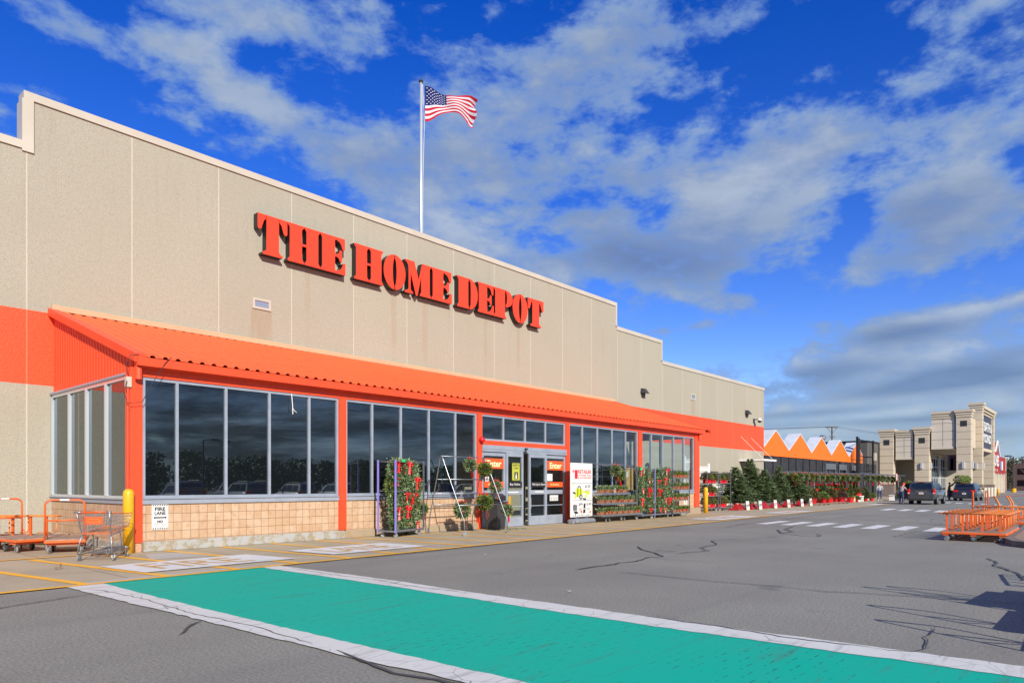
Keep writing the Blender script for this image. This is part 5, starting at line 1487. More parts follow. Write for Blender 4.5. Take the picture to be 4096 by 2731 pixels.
# grey bench/panel behind
t = trolley('wreath trolley directly right of the three-tier rack, green tag on its bar', (26.75, 16.15, 0), R(1), 1.62, .60, 2.30, (), False, None, (1.3, .75), 'wreath_trolley')
t = trolley('wreath trolley with a violet left post, second right of the three-tier rack', (28.42, 16.2, 0), R(1), 1.55, .60, 2.30, (), True, None, (1.3, .75), 'wreath_trolley')
gw2 = 'wreaths hung in the trolleys right of the entrance'
random.seed(5)
for q, (x0, nm) in enumerate(((26.75, 'the trolley right of the three-tier rack'), (28.42, 'the second wreath trolley right of the entrance'))):
    for j, z in enumerate((1.98, 1.55, 1.1, .62)):
        for i in range(2 if q == 0 else 3):
            put_wreath((i + j + q) % 3 if (i + j + q) % 3 != 1 else 2, (x0 + .42 + i * (.78 if q == 0 else .42), 16.2 + random.uniform(0, .15), z + random.uniform(-.05, .05)), random.uniform(-.3, .3),
                       'wreath in the %s row, %s, of %s' % (nm_r[j], (['left', 'right'] if q == 0 else nm_c)[i], nm), gw2, 1.05)
price_card(27.3, 16.1, 2.05, 'white price card on the top bar of the trolley right of the three-tier rack')
price_card(29.35, 16.1, 2.0, 'white price card on the top bar of the second wreath trolley')
b = MB(); b.box(0, .16, -.02, 0, 0, .09); o = b.build('green_tag', 'gc_green'); o.location = (26.95, 16.1, 2.20); tag(o, 'bright green tag on the top bar of the trolley right of the three-tier rack', 'tag')
b = MB(); b.box(0, .14, -.02, 0, 0, .08); o = b.build('green_tag', 'gc_green'); o.location = (13.3, 15.98, 2.22); o.rotation_euler = (0, 0, R(16)); tag(o, 'small green tag on the top bar of the nearest violet-posted trolley', 'tag')
sh = trolley('four-shelf trolley of planter boxes with red bows, last before the block wall sign', (30.12, 16.2, 0), R(1), 1.78, .60, 2.28, (.81, 1.32, 1.88), False, None, ())
g2 = 'planter boxes with red bows on the four-shelf trolley'
for z, nm in ((.206, 'bottom'), (.811, 'second lowest'), (1.321, 'second highest'), (1.881, 'top')):
    for i in range(4):
        put_box(0 if (i + int(z * 3)) % 4 else 1, (30.40 + i * .41, 16.33, z), random.uniform(-.2, .2), 'planter box on the %s shelf of the four-shelf trolley, %s' % (nm, ['far left', 'left of centre', 'right of centre', 'far right'][i]), g2)
price_card(31.2, 16.17, 1.68, 'white price card hanging under the top shelf of the four-shelf trolley')

# ------------------------------------------------------------------ red pots
def pot_plant(kind, r=.17, h=.26, ph=.42, potm='red_pot', leaf='olive', shape='bush'):
    t = thing('potted_plant', 'x', 'potted plant')
    b = MB(); b.lathe([(r * .82, 0), (r, h * .92), (r * 1.06, h * .93), (r * 1.06, h), (r * .9, h), (r * .9, h * .9), (.001, h * .9)], n=14); b.build('pot', potm, t)
    rr = random.Random(80 + kind); b = MB()
    nn = 750
    for i in range(nn):
        d = rv(rr); d.z = abs(d.z)
        if shape == 'cone':
            k = rr.random() ** .8; a = rr.uniform(0, 2 * PI); q = (1 - k) * r * 1.7 * rr.uniform(.4, 1)
            c = Vector((q * math.cos(a), q * math.sin(a), h + k * ph)); dd = Vector((math.cos(a), math.sin(a), .3))
        else:
            c = Vector((d.x * r * 1.7, d.y * r * 1.7, h * .85 + d.z * ph)); dd = d
        needles(b, c, dd + rv(rr) * .7, rr.uniform(.06, .12), rr.uniform(.015, .026), rr)
    fo = b.build('foliage', leaf, t)
    b = MB(); b.box(r * .3, r * .3 + .06, -r * 1.09, -r * 1.075, h * .3, h * .75); b.build('label', 'tag', t)
    return t
PP = [pot_plant(0), pot_plant(1, leaf='fir2', shape='cone', ph=.75, r=.15), pot_plant(2, leaf='twig', r=.2, ph=.35), pot_plant(3, leaf='fir2', r=.15, ph=.34)]
# poinsettia-like red flowering pot
t = thing('potted_plant', 'x', 'potted plant'); 
b = MB(); b.lathe([(.09, 0), (.12, .15), (.125, .16), (.001, .16)], n=12); b.build('pot', 'red_pot', t)
rr = random.Random(7); b = MB(); b2 = MB()
for i in range(160): 
    d = rv(rr); needles(b, Vector((d.x * .16, d.y * .16, .24 + d.z * .1)), d, .10, .02, rr)
for i in range(90):
    d = rv(rr); needles(b2, Vector((d.x * .14, d.y * .14, .33 + abs(d.z) * .08)), Vector((d.x, d.y, .4)), .09, .022, rr)
b.build('leaves', 'fir2', t); b2.build('bracts', 'red', t); PP.append(t)
def put_pot(k, loc, label, group, sc=1.0):
    if ('q', k) not in used:
        used.add(('q', k)); o = PP[k]; o.location = loc; o.scale = (sc,) * 3; o['label'] = label; o['group'] = group; return o
    return dup(PP[k], loc, random.uniform(0, 6), label, group, scale=sc)
gr1 = 'red-potted shrubs on the two narrow trolleys'
trolley('narrow trolley of red-potted shrubs just right of the far yellow bollard', (37.62, 18.05, 0), R(0), 1.5, .55, 2.27, (.89, 1.64), False, 'narrow shelf trolleys past the entry', (), 'plant_trolley')
trolley('second narrow trolley of red pots, half in front of the first fir tree', (39.22, 18.0, 0), R(0), 1.5, .55, 2.27, (1.64,), False, 'narrow shelf trolleys past the entry', (), 'plant_trolley')
k_ = 0
for (x0, nm, rows) in ((37.62, 'first narrow trolley', ((.21, 'bottom'), (.89, 'middle'), (1.64, 'top'))), (39.22, 'second narrow trolley', ((.21, 'bottom'), (1.64, 'top')))):
    for z, zn in rows:
        for i in range(3):
            if (nm[0] == 's' and i == 0 and z > 1): continue
            put_pot((0, 3, 0)[i] if z > 1 else (0, 0, 3)[i], (x0 + .27 + i * .47, 18.28, z + .001), 'red-potted shrub on the %s shelf of the %s, %s' % (zn, nm, nm_c[i]), gr1, 1.0)
# ------------------------------------------------------------------ vinyl fence samples by the wall
def picket(label, x, y, z0, w, h, m='white_vinyl', posts=True):
    t = thing('picket_fence', label, 'fence', (x, y, 0), 0, 'fence samples against the beige wall')
    b = MB(); n = int(w / .14)
    for i in range(n): b.box(.05 + i * w / n, .05 + i * w / n + .055, -.02, 0, z0, z0 + h)
    b.box(0, w, .0, .03, z0 + .12, z0 + .2); b.box(0, w, 0, .03, z0 + h - .25, z0 + h - .17); b.build('pickets', m, t)
    if posts:
        for x_ in (-.05, w + .03):
            p = MB(); p.box(x_ - .06, x_ + .06, -.06, .06, 0, z0 + h + .12); p.add([(x_ - .07, -.07, z0 + h + .12), (x_ + .07, -.07, z0 + h + .12), (x_ + .07, .07, z0 + h + .12), (x_ - .07, .07, z0 + h + .12), (x_, 0, z0 + h + .22)], [(0, 1, 4), (1, 2, 4), (2, 3, 4), (3, 0, 4)])
            p.build('post', m, t)
picket('white picket fence sample standing high behind the first red-potted trolley', 42.9, 21.2, 1.95, 1.5, .85)
picket('tall white vinyl fence post sample right beside the orange column', 41.4, 21.4, 2.3, 1.1, .95)
picket('black railing sample behind the narrow trolleys', 45.2, 21.6, 1.7, 1.6, .8, 'black_metal', False)
picket('low white railing sample seen between the two narrow trolleys', 43.6, 20.6, .8, 1.8, .8, 'white_vinyl', True)
b = MB(); b.box(-.28, .28, -.02, .02, .1, 2.3, 0)
for k in range(14): b.box(-.24, .22 - (k * 37 % 11) * .02, -.024, -.0205, .2 + k * .145, .25 + k * .145, 1)
o = b.build('info_banner', ['tag', 'greyink']); o.location = (35.35, 18.0, 0); tag(o, 'tall narrow white printed banner behind the far yellow bollard', 'banner')
# ------------------------------------------------------------------ fir trees
def fir(name, h, wd, z0, seed, n=2600, m='fir'):
    """cut fir: trunk, and a crown of drooping branches carrying needle blades"""
    r = random.Random(seed)
    t = thing(name, 'x', 'tree')
    b = MB(); b.tube([(0, 0, .05), (0, 0, h * .6), (0, 0, h)], [.045, .03, .006], 7); b.build('trunk', 'bark', t)
    b = MB()
    zc = z0
    k = 0
    while zc < h - .05:
        f = (zc - z0) / (h - z0)
        reach = wd / 2 * 1.34 * (1 - f) ** .78 * (1 if f > .06 else .9) * r.uniform(.88, 1.1)
        nb_ = max(5, int(20 * (1 - f) + 5))
        for i in range(nb_):
            a = r.uniform(0, 2 * PI); L = reach * r.uniform(.72, 1.12) + .05
            up = .15 + .55 * f
            d = Vector((math.cos(a), math.sin(a), up)).normalized()
            ns_ = max(4, int(L / .055))
            for j in range(ns_):
                q = j / ns_
                c = Vector((0, 0, zc)) + d * L * (.25 + .75 * q) + Vector((0, 0, -.12 * L * q))
                for s in (-1, 0, 1, .5, -.5):
                    sd_ = Vector((-math.sin(a), math.cos(a), 0)) * s
                    needles(b, c, d * .8 + sd_ + Vector((0, 0, r.uniform(-.1, .45))) + rv(r) * .25, r.uniform(.08, .15) * (1.1 - .3 * q), r.uniform(.016, .028), r)
        zc += .075 + .02 * r.random(); k += 1
    b.build('crown', m, t)
    return t
TS = [('broad dark fir tree, nearest of the row past the white trolleys', 42.6, 18.55, 2.68, 2.2, 'broad'), ('tallest fir tree of the row, with the slimmest top', 47.3, 19.5, 3.31, 2.1, 'tall'),
      ('leaning pale green fir right of the tallest tree', 48.3, 18.9, 2.6, 2.0, 'broad'), ('pointed fir tree standing alone against the dark mesh wall', 50.6, 18.7, 2.88, 1.6, 'tall'),
      ('wide fir tree at the start of the hanging greenery rail', 53.3, 18.6, 2.46, 2.1, 'broad'), ('shorter fir half hidden right of the wide one', 55.7, 18.8, 2.1, 1.7, 'broad')]
fa = fir('fir_tree', 2.7, 1.7, .38, 3); fb_ = fir('fir_tree', 3.3, 1.5, .40, 8)
for i, (lb, x, y, h, wd, kd) in enumerate(TS):
    src = fa if kd == 'broad' else fb_
    if i == 0: o = fa; o.location = (x, y, 0)
    elif i == 1: o = fb_; o.location = (x, y, 0)
    else: o = dup(src, (x, y, 0), random.uniform(0, 6))
    o['label'] = lb; o['group'] = 'cut fir trees in red stands'
    sz = h / (2.7 if kd == 'broad' else 3.3); sx = wd / (1.7 if kd == 'broad' else 1.5)
    o.scale = (sx, sx, sz)
def small_fir(lb, x, y, s, z=.1):
    o = dup(fa, (x, y, z), random.uniform(0, 6), lb, 'small firs among the potted plants'); o.scale = (s, s, s * 1.0)
small_fir('small pointed fir between the red pots under the greenery rail', 59.0, 18.2, .55, .2)
small_fir('dark little fir at the end of the white bench', 70.6, 18.0, .42)
small_fir('small pale fir right of the plant cart', 72.5, 15.6, .5)
def red_stand(label, x, y, w):
    t = thing('tree_stand', label, 'tree stand', (x, y, 0), R(6), 'dark red tree stands in front of the firs')
    b = MB()
    b.box(-w / 2, w / 2, -.30, .30, .02, .11)
    b.build('tray', 'red_stand', t)
    for s in (-.22, .22):
        b = MB(); b.add([(s * w - .20, -.24, .11), (s * w + .20, -.24, .11), (s * w + .20, .2, .11), (s * w - .20, .2, .11), (s * w, 0, .46)], [(0, 1, 4), (1, 2, 4), (2, 3, 4), (3, 0, 4)]); b.build('fin', 'red_stand', t)
for i, (x, w_) in enumerate(((41.2, 1.7), (43.2, 1.6), (45.2, 1.6), (47.2, 1.7), (49.5, 1.9), (52.0, 1.4))):
    red_stand('dark red steel tree stand, %s from the white trolleys' % ['first', 'second', 'third', 'fourth', 'fifth', 'sixth'][i], x, 17.75, w_)
for i, ((x, y), n_) in enumerate(zip(((41.64, 17.3), (43.11, 17.1), (45.9, 17.2), (48.17, 17.15), (50.96, 17.2), (53.1, 17.3)), ('49', '49', '37', '36', '29', '29'))):
    b = MB(); b.box(-.15, .15, -.03, .0, 0, .55, 0); b.box(-.18, .18, .001, .02, 0, .59, 1)
    put_text(b, 'FIRS', lambda u, v: (u, -.033, v), -.10, .10, .48, .53, 1)
    put_text(b, '$' + n_, lambda u, v: (u, -.033, v), -.13, .13, .16, .38, 1, .02)
    b.box(-.16, .16, -.032, -.0305, .02, .05, 2)
    o = b.build('price_sign', ['tag', 'ink', 'yellow_paint']); o.location = (x, y, 0); o.rotation_euler = (-.12, 0, R(-12))
    tag(o, 'white $%s price sign leaning before the firs, %s from the left' % (n_, ['first', 'second', 'third', 'fourth', 'fifth', 'sixth'][i]), 'price sign', 'price signs before the firs')
# ------------------------------------------------------------------ potted plants under the rail
gpp = 'red-potted plants on pallets under the greenery rail'
random.seed(9)
for i, (k, x, y, z, s, lb) in enumerate([
    (0, 55.3, 17.9, .12, 1.7, 'rust-tinged shrub in a wide red pot, first after the firs'), (3, 57.2, 17.7, .12, 1.5, 'low shrub in a red pot with a white round label'),
    (0, 59.3, 17.9, .12, 1.9, 'brownish shrub in the widest red pot of the row'), (2, 62.1, 17.8, .12, 1.55, 'bare purple-twigged shrub in a red pot beside the yellow card'),
    (1, 65.1, 17.9, .02, 1.55, 'upright cone shrub in a red pot left of the white bench'), (3, 66.4, 17.7, .02, 1.0, 'little red-potted shrub at the foot of the cone shrub'),
    (0, 67.6, 18.0, .56, 1.1, 'orange-tinged shrub in a red pot on the left of the white bench'), (0, 68.4, 18.0, .56, 1.1, 'orange-tinged shrub in a red pot on the right of the white bench'),
    (1, 71.6, 18.3, .02, 1.3, 'dark cone shrub in front of the second rail post'), (3, 72.8, 18.1, .02, 1.3, 'last red-potted shrub beside the man in the grey hoodie'),
    (2, 53.6, 19.5, .4, 1.4, 'dark twiggy shrub half hidden behind the smallest fir'), (1, 57.6, 20.4, .5, 2.0, 'tall dark green shrub behind the rust-tinged one'), (1, 60.3, 20.6, .5, 2.1, 'tall dark shrub behind the small pointed fir')]):
    put_pot(k, (x, y, z), lb, gpp, s)
for i in range(12):
    put_pot((1, 3, 0)[i % 3], (56.2 + i * 1.55, 18.75, .05), '%s leafy pot, %s in the back row behind the red pots' % (('upright', 'round', 'rust-tinged')[i % 3], ['first', 'second', 'third', 'fourth', 'fifth', 'sixth', 'seventh', 'eighth', 'ninth', 'tenth', 'eleventh', 'twelfth'][i]), 'leafy pots in the back row under the rail', 1.5)
gpo = 'red-flowering pots in tiers under the rail'
for j, (z, nn, y) in enumerate(((.62, 9, 19.1), (1.0, 9, 19.6))):
    for i in range(nn):
        put_pot(4, (61.5 + i * .95, y, z), 'red-flowering pot number %s on the %s plank' % (['one', 'two', 'three', 'four', 'five', 'six', 'seven', 'eight', 'nine'][i], ['lower', 'upper'][j]), gpo, 1.35)
t = thing('plank_stand', 'low plank stand carrying the two tiers of red-flowering pots', 'stand', (61, 19, 0))
b = MB(); b.box(0, 9, -.05, .3, .56, .61); b.box(0, 9, .45, .8, .94, .99); b.build('plank', 'deck_wood', t)
for x in (.2, 4.4, 8.7):
    b = MB(); b.box(x, x + .1, 0, .25, 0, .56); b.box(x, x + .1, .5, .75, 0, .94); b.build('trestle', 'deck_wood', t)
def bench(label, x, y, w):
    t = thing('display_bench', label, 'bench', (x, y, 0), 0, 'low white display benches')
    b = MB(); b.box(0, w, 0, .5, .49, .55); b.build('top', 'white_metal', t)
    for x_ in (.1, w - .25):
        b = MB(); b.box(x_, x_ + .15, .02, .48, 0, .49); b.build('leg', 'white_metal', t)
bench('low white bench carrying orange-tinged shrubs in red pots', 67.2, 17.75, 1.6)
bench('low white bench right of the plant cart', 76.5, 17.0, 2.2)
def pallet(label, x, y):
    t = thing('pallet', label, 'pallet', (x, y, 0), 0, 'grey wooden pallets')
    b = MB()
    for k in range(6): b.box(0, 3.2, k * .2, k * .2 + .13, .09, .115)
    b.build('boards', 'deck_wood', t)
    for k in range(4): b = MB(); b.box(k * 1.03, k * 1.03 + .1, 0, 1.13, 0, .089); b.build('runner', 'deck_wood', t)
pallet('grey wooden pallet under the first red-potted shrubs', 54.2, 17.2); pallet('grey wooden pallet under the purple-twigged shrub', 59.0, 17.2)
b = MB(); b.box(-.16, .16, -.02, 0, .1, .5, 0); b.box(-.12, .12, -.023, -.0205, .2, .4, 1); o = b.build('price_sign', ['bollard', 'tag']); o.location = (63.4, 17.1, 0); tag(o, 'small yellow price card beside the purple-twigged shrub', 'price sign')
# overhead rail with hanging balls
t = thing('hanging_rail', 'long overhead steel rail hung with a row of red-ribboned greenery balls', 'rail frame', (51, 18.4, 0))
b = MB()
b.tube([(0, 0, 2.5), (22, 0, 2.58)], .03, 6); b.tube([(0, .9, 2.5), (22, .9, 2.58)], .03, 6); b.tube([(17, -.9, 2.46), (32.5, -.9, 2.52)], .03, 6); b.tube([(19, 0, 2.62), (35, .4, 2.62)], .03, 6)
for k in range(8): b.tube([(k * 3.1, 0, 2.51), (k * 3.1, .9, 2.51)], .025, 5)
for k in range(5): b.tube([(19 + k * 3.1, -.9, 2.47), (19.6 + k * 3.1, .2, 2.6)], .025, 5)
b.build('rails', 'galv', t)
for x, y in ((3, .9), (9, .9), (15.2, 0), (18.6, 0), (24, .9), (29.5, -.9), (32, .3)):
    b = MB(); b.tube([(x, y, 0), (x, y, 2.52)], .045, 8); b.build('post', 'galv', t)
gh = 'greenery balls hung along the overhead rail'
xs = [52.7, 53.9, 55.1, 56.3, 57.5, 58.8, 60.1, 61.4, 62.8, 64.3, 65.7, 67.2, 68.8, 70.4, 72.2, 74.0, 75.9, 77.8, 79.8, 81.8]
on = ['first', 'second', 'third', 'fourth', 'fifth', 'sixth', 'seventh', 'eighth', 'ninth', 'tenth', 'eleventh', 'twelfth', 'thirteenth', 'fourteenth', 'fifteenth', 'sixteenth', 'seventeenth', 'eighteenth', 'nineteenth', 'twentieth']
for i, x in enumerate(xs):
    put_ball(0 if i % 3 else 1, (x, 18.35 if x < 70 else 17.9, 2.12 + random.uniform(-.04, .06)), 'red-ribboned greenery ball hung on the overhead rail, %s from the firs' % on[i], gh, 1.45)
for i, x in enumerate(xs[:14]):
    put_ball(1 if i % 2 else 0, (x + .6, 19.3, 2.12 + random.uniform(-.06, .04)), 'greenery ball in the back row of the rail, %s from the firs' % on[i], 'greenery balls hung in the back row of the rail', 1.4)
b = MB(); b.box(-.3, .3, -.03, 0, 0, .75, 0); b.box(-.3, -.02, -.034, -.031, .05, .72, 1)
for k in range(2): b.box(.08, .22, -.034, -.031, .12 + k * .28, .28 + k * .28, 1)
o = b.build('hanging_sign', ['red', 'tag']); o.location = (79.3, 17.4, 1.95); tag(o, 'red and white square sign hanging from the overhead rail above the plant cart', 'sign')

# ------------------------------------------------------------------ garden centre
M['peak_white'] = vary('weathered white roof sheet', (.64, .67, .71), (.54, .57, .62), 1.5, .3, .7, .5)
gc = thing('garden_centre', 'garden centre with a zigzag row of orange peaks over a dark mesh wall', 'building', (58.7, 23, 0))
def gpart(mb, name, m, **k): return mb.build(name, m, gc, origin=gc.location, **k)
pts = [(58.70, 4.06), (88.5, 4.06), (88.5, 4.62)]
x = 89.3
pk = [(61.40 + 6.17 * k) for k in range(5)]; vl = [(64.55 + 6.17 * k) for k in range(4)]
top = [(58.70, 4.75)]
for k in range(5):
    top.append((pk[k], 6.30))
    if k < 4: top.append((vl[k], 4.63))
top.append((88.5, 4.85))
for k in range(5):
    q = [top[2 * k], top[2 * k + 1], top[2 * k + 2]]
    b = MB(); x0, x1 = q[0][0], q[2][0]
    b.prism([[(x0, 4.06), (x1, 4.06), (q[2][0], q[2][1]), q[1], (q[0][0], q[0][1])]], lambda u, v, d: (u, d, v), 23.0, 23.08); gpart(b, 'peak_panel', 'orange_gc', fixn=True)
    b = MB()
    for a_, c_ in ((q[0], q[1]), (q[1], q[2])):
        b.add([(a_[0], 22.97, a_[1]), (c_[0], 22.97, c_[1]), (c_[0], 22.97, c_[1] + .10), (a_[0], 22.97, a_[1] + .10),
               (a_[0], 24.1, a_[1]), (c_[0], 24.1, c_[1]), (c_[0], 24.1, c_[1] + .10), (a_[0], 24.1, a_[1] + .10)], [(0, 1, 2, 3), (7, 6, 5, 4), (3, 2, 6, 7), (0, 4, 5, 1), (1, 5, 6, 2), (0, 3, 7, 4)])
    gpart(b, 'peak_roof', 'peak_white')
mesh_m = vary('dark shade mesh', (.018, .020, .026), (.032, .034, .042), .8, .35, .65, .8)
b = MB(); b.box(58.7, 79.5, 23.1, 23.2, 0, 4.05); b.box(82.4, 84.0, 23.1, 23.2, 0, 4.05); b.box(86.3, 94.8, 23.1, 23.2, 0, 4.05); b.box(79.5, 82.4, 24.5, 24.6, 0, 3.5); b.box(84, 86.3, 24.5, 24.6, 0, 3.5); gpart(b, 'mesh_wall', mesh_m)
for k in range(19):
    if 79.5 < 59.0 + k * 1.9 < 82.4: continue
    b = MB(); b.box(59.0 + k * 1.9, 59.07 + k * 1.9, 23.03, 23.098, 0, 4.05); gpart(b, 'mesh_post', 'black_metal')
for (x0, x1) in ((75.1, 78.4), (79.6, 82.3), (84.1, 86.2)):
    b = MB(); b.box(x0, x1, 22.98, 23.05, 3.15, 3.75); b.box(x0, x1, 22.96, 22.979, 3.40, 3.46); b.box(x0, x0 + .12, 22.98, 23.05, 0, 3.149); b.box(x1 - .12, x1, 22.98, 23.05, 0, 3.149); gpart(b, 'gate_frame', 'galv')
b = MB(); b.box(58.7, 95, 24.7, 50, 0, 3.9); gpart(b, 'shaded_hall', mesh_m)
cg = thing('netting_cage', 'tall black netting cage of posts and wires at the end of the orange peaks', 'cage', (84, 22.4, 0))
for (x, y) in ((83.7, 22.3), (84.3, 22.3), (90.2, 22.3), (83.7, 26), (90.2, 26)):
    b = MB(); b.box(x - .13, x + .13, y - .1, y + .1, 0, 6.9 if x < 84 else 6.75); b.build('post', 'black_metal', cg, origin=cg.location)
b = MB()
for z in (1.6, 3.2, 4.8, 6.6):
    b.tube([(83.7, 22.3, z), (90.2, 22.3, z)], .05, 4); b.tube([(90.2, 22.3, z), (90.2, 26, z)], .05, 4)
for k in range(1, 5): b.tube([(83.7 + k * 1.3, 22.3, 0), (83.7 + k * 1.3, 22.3, 6.5)], .02, 4)
b.build('wire', 'black_metal', cg, origin=cg.location)
b = MB(); b.box(0, .5, -.2, 0, 0, .9); o = b.build('utility_box', 'coping'); o.location = (90.0, 22.18, 4.4); tag(o, 'pale metal box mounted on the right post of the netting cage', 'utility box')
dk = thing('rear_warehouse', 'plain dark grey flat-roofed block behind the netting cage', 'building', (95, 24, 0))
b = MB(); b.box(95, 100.5, 24.2, 60, 0, 6.95); b.build('wall', vary('dark grey cladding', (.10, .095, .09), (.085, .08, .075), .5, .3, .7, .8), dk, origin=dk.location)
b = MB(); b.box(94.9, 100.5, 24.1, 60.1, 6.951, 7.1); b.build('roof_edge', 'black_metal', dk, origin=dk.location)
b = MB(); b.lathe([(.3, 0), (.3, .5), (.45, .55), (.45, .8), (.2, 1.0), (.001, 1.0)], n=12, c=(96.5, 30, 7.1)); b.build('roof_vent', 'galv', dk, origin=dk.location)
dk2 = thing('rear_roof_block', 'low dark brown roof block peeping above the orange peaks', 'building', (96, 50, 0))
b = MB(); b.box(95.2, 125, 60.5, 75, 0, 8.2); b.build('wall', 'bark', dk2, origin=dk2.location)

# ------------------------------------------------------------------ stores beyond
def stucco(): return vary('beige stucco', (.53, .455, .345), (.485, .415, .315), .6, .3, .7, .85, bump=.2, bscale=40)
M['stucco'] = stucco(); M['stucco2'] = vary('pale panel stucco', (.57, .51, .42), (.53, .475, .39), .6, .3, .7, .85)
def brick():
    m = mat('dark brick', (.12, .08, .07), .85); t_, bs = nodes(m)
    co = t_.n('ShaderNodeNewGeometry').outputs['Position']; sp = t_.n('ShaderNodeSeparateXYZ'); t_.l(co, sp.inputs[0])
    cm = t_.n('ShaderNodeCombineXYZ'); t_.l(t_.m('ADD', sp.outputs[0], sp.outputs[1]), cm.inputs[0]); t_.l(sp.outputs[2], cm.inputs[1])
    br = t_.n('ShaderNodeTexBrick'); t_.l(cm.outputs[0], br.inputs['Vector']); br.inputs['Scale'].default_value = 1.9; br.inputs['Mortar Size'].default_value = .03
    br.inputs['Color1'].default_value = (.10, .065, .06, 1); br.inputs['Color2'].default_value = (.16, .10, .085, 1); br.inputs['Mortar'].default_value = (.34, .30, .26, 1)
    t_.l(br.outputs[0], bs.inputs['Base Color']); return m
M['brick'] = brick()
bb = thing('homeware_store', 'beige store with a columned portico, stepped parapets and a dark blue sign panel', 'store', (100.7, 14, 0))
def bp_(mb, name, m, parent=None, **k): return mb.build(name, m, parent or bb, origin=bb.location, **k)
def pillar(x0, x1, y0, y1, h, win=True, lamp=True, capm=True):
    b = MB(); z = 1.62
    b.box(x0 + .04, x1 - .04, y0 + .04, y1 - .04, 1.6, h - .9)
    while z < h - 1.0:
        z2 = min(z + .92, h - .95); b.box(x0, x1, y0, y1, z, z2 - .05); z = z2
    b.box(x0 - .05, x1 + .05, y0 - .05, y1 + .05, h - .899, h - .6); b.box(x0 - .12, x1 + .12, y0 - .12, y1 + .12, h - .599, h - .3); b.box(x0 - .22, x1 + .22, y0 - .22, y1 + .22, h - .299, h)
    p = bp_(b, 'pillar', 'stucco')
    b = MB(); b.box(x0 - .06, x1 + .06, y0 - .06, y1 + .06, 0, 1.58); bp_(b, 'brick_base', 'brick', p)
    ym = (y0 + y1) / 2
    if win:
        b = MB(); b.box(x0 - .012, x0 + .01, ym - .36, ym + .36, h - 2.05, h - 1.35); bp_(b, 'louvre', 'dark_in', p)
    if lamp:
        b = MB(); b.box(x0 - .22, x0 - .001, ym - .14, ym + .14, 3.55, 4.35, bev=.03); bp_(b, 'wall_sconce', 'alu_light', p)
        b = MB(); b.box((x0 + x1) / 2 - .14, (x0 + x1) / 2 + .14, y0 - .22, y0 - .001, 3.55, 4.35, bev=.03); bp_(b, 'wall_sconce', 'alu_light', p)
XA = 100.7
pillar(XA, XA + 1.5, 22.5, 24.1, 8.75, True, False); pillar(XA, XA + 1.5, 18.45, 20.05, 8.85); pillar(XA, XA + 1.5, 14.0, 15.5, 10.75)
pillar(106.6, 107.8, 13.6, 14.9, 12.05, False, True); pillar(120.4, 121.6, 14.0, 15.4, 12.0, False, False)
def parapet(x0, x1, y0, y1, zb, zt, name='parapet_wall'):
    b = MB(); b.box(x0, x1, y0, y1, zb, zt - .9); b.box(x0 - .05, x1 + .05, y0, y1, zb - .15, zb + .15) 
    pw = bp_(b, name, 'stucco2')
    b = MB(); b.box(x0 - .1, x1 + .1, y0, y1, zt - .899, zt - .62); b.box(x0 - .18, x1 + .18, y0, y1, zt - .619, zt - .32); b.box(x0 - .28, x1 + .28, y0, y1, zt - .319, zt - .02); bp_(b, 'cornice', 'stucco', pw)
    b = MB()
    for k in range(1, 4): b.box(x0 - .008, x0, y0, y1, zb + (zt - .9 - zb) * k / 3.6, zb + (zt - .9 - zb) * k / 3.6 + .03)
    b.box(x0 - .008, x0, (y0 + y1) / 2, (y0 + y1) / 2 + .03, zb, zt - .9); bp_(b, 'panel_joint', 'bin', pw)
parapet(XA + .25, XA + 1.2, 20.28, 22.27, 4.95, 8.6); parapet(XA + .25, XA + 1.2, 15.73, 18.22, 6.15, 10.7)
b = MB(); b.box(XA + 1.6, 121.4, 15.6, 24.4, 6.0, 6.2); b.box(XA + 1.5, 121, 20.2, 24.4, 4.9, 5.0); b.box(102.3, 106.5, 14.3, 14.9, 6.2, 9.9); bp_(b, 'portico_ceiling', 'stucco')
b = MB(); b.box(107.81, 120.39, 14.2, 14.8, 6.1, 6.5); b.box(107.81, 120.39, 14.2, 14.8, 11.0, 11.3); b.box(107.81, 120.39, 14.0, 14.9, 11.301, 11.6); b.box(107.81, 120.39, 13.8, 14.9, 11.601, 12.0); bp_(b, 'sign_frame', 'stucco')
b = MB(); b.box(107.81, 120.39, 14.3, 14.7, 6.5, 11.0); pn = bp_(b, 'sign_panel', mat('dark blue grey panel', (.045, .05, .085), .5))
b = MB()
for k in range(3):
    put_text(b, 'BED BATH &', lambda u, v: (u, 14.29 - .09 * k, v), 108.4, 119.6, 8.8, 10.05, 0, .02); put_text(b, 'BEYOND', lambda u, v: (u, 14.29 - .09 * k, v), 109.2, 119.0, 7.25, 8.45, 0, .02)
bp_(b, 'sign_letters', 'white_metal', pn)
b = MB(); b.box(102, 150, 24.4, 60, 0, 7.2); bp_(b, 'rear_wall', 'stucco')
b = MB(); b.box(107.5, 121.9, 20.3, 24.39, 0, 5.99); b.box(121.9, 131, 20.3, 24.39, 0, 5.6); bp_(b, 'entrance_block', 'stucco')
b = MB()
for k in range(10): b.box(103 + k * 1.9, 103.1 + k * 1.9, 24.2, 24.3, 0, 4.7)
for z in (0.0, 2.3, 3.6, 4.6): b.box(103, 120.2, 24.21, 24.29, z, z + .1)
for k in range(14): b.box(107.6 + k * 1.7, 107.75 + k * 1.7, 20.1, 20.2, 0, 5.3)
for z in (0.0, 2.5, 4.0, 5.2): b.box(107.6, 131, 20.11, 20.19, z, z + .12)
for (x0_, x1_) in ((116.2, 117.6), (125.0, 127.2)): b.box(x0_, x1_, 20.0, 20.099, 0, 5.6)
fr_ = bp_(b, 'shopfront_frame', 'alu_light')
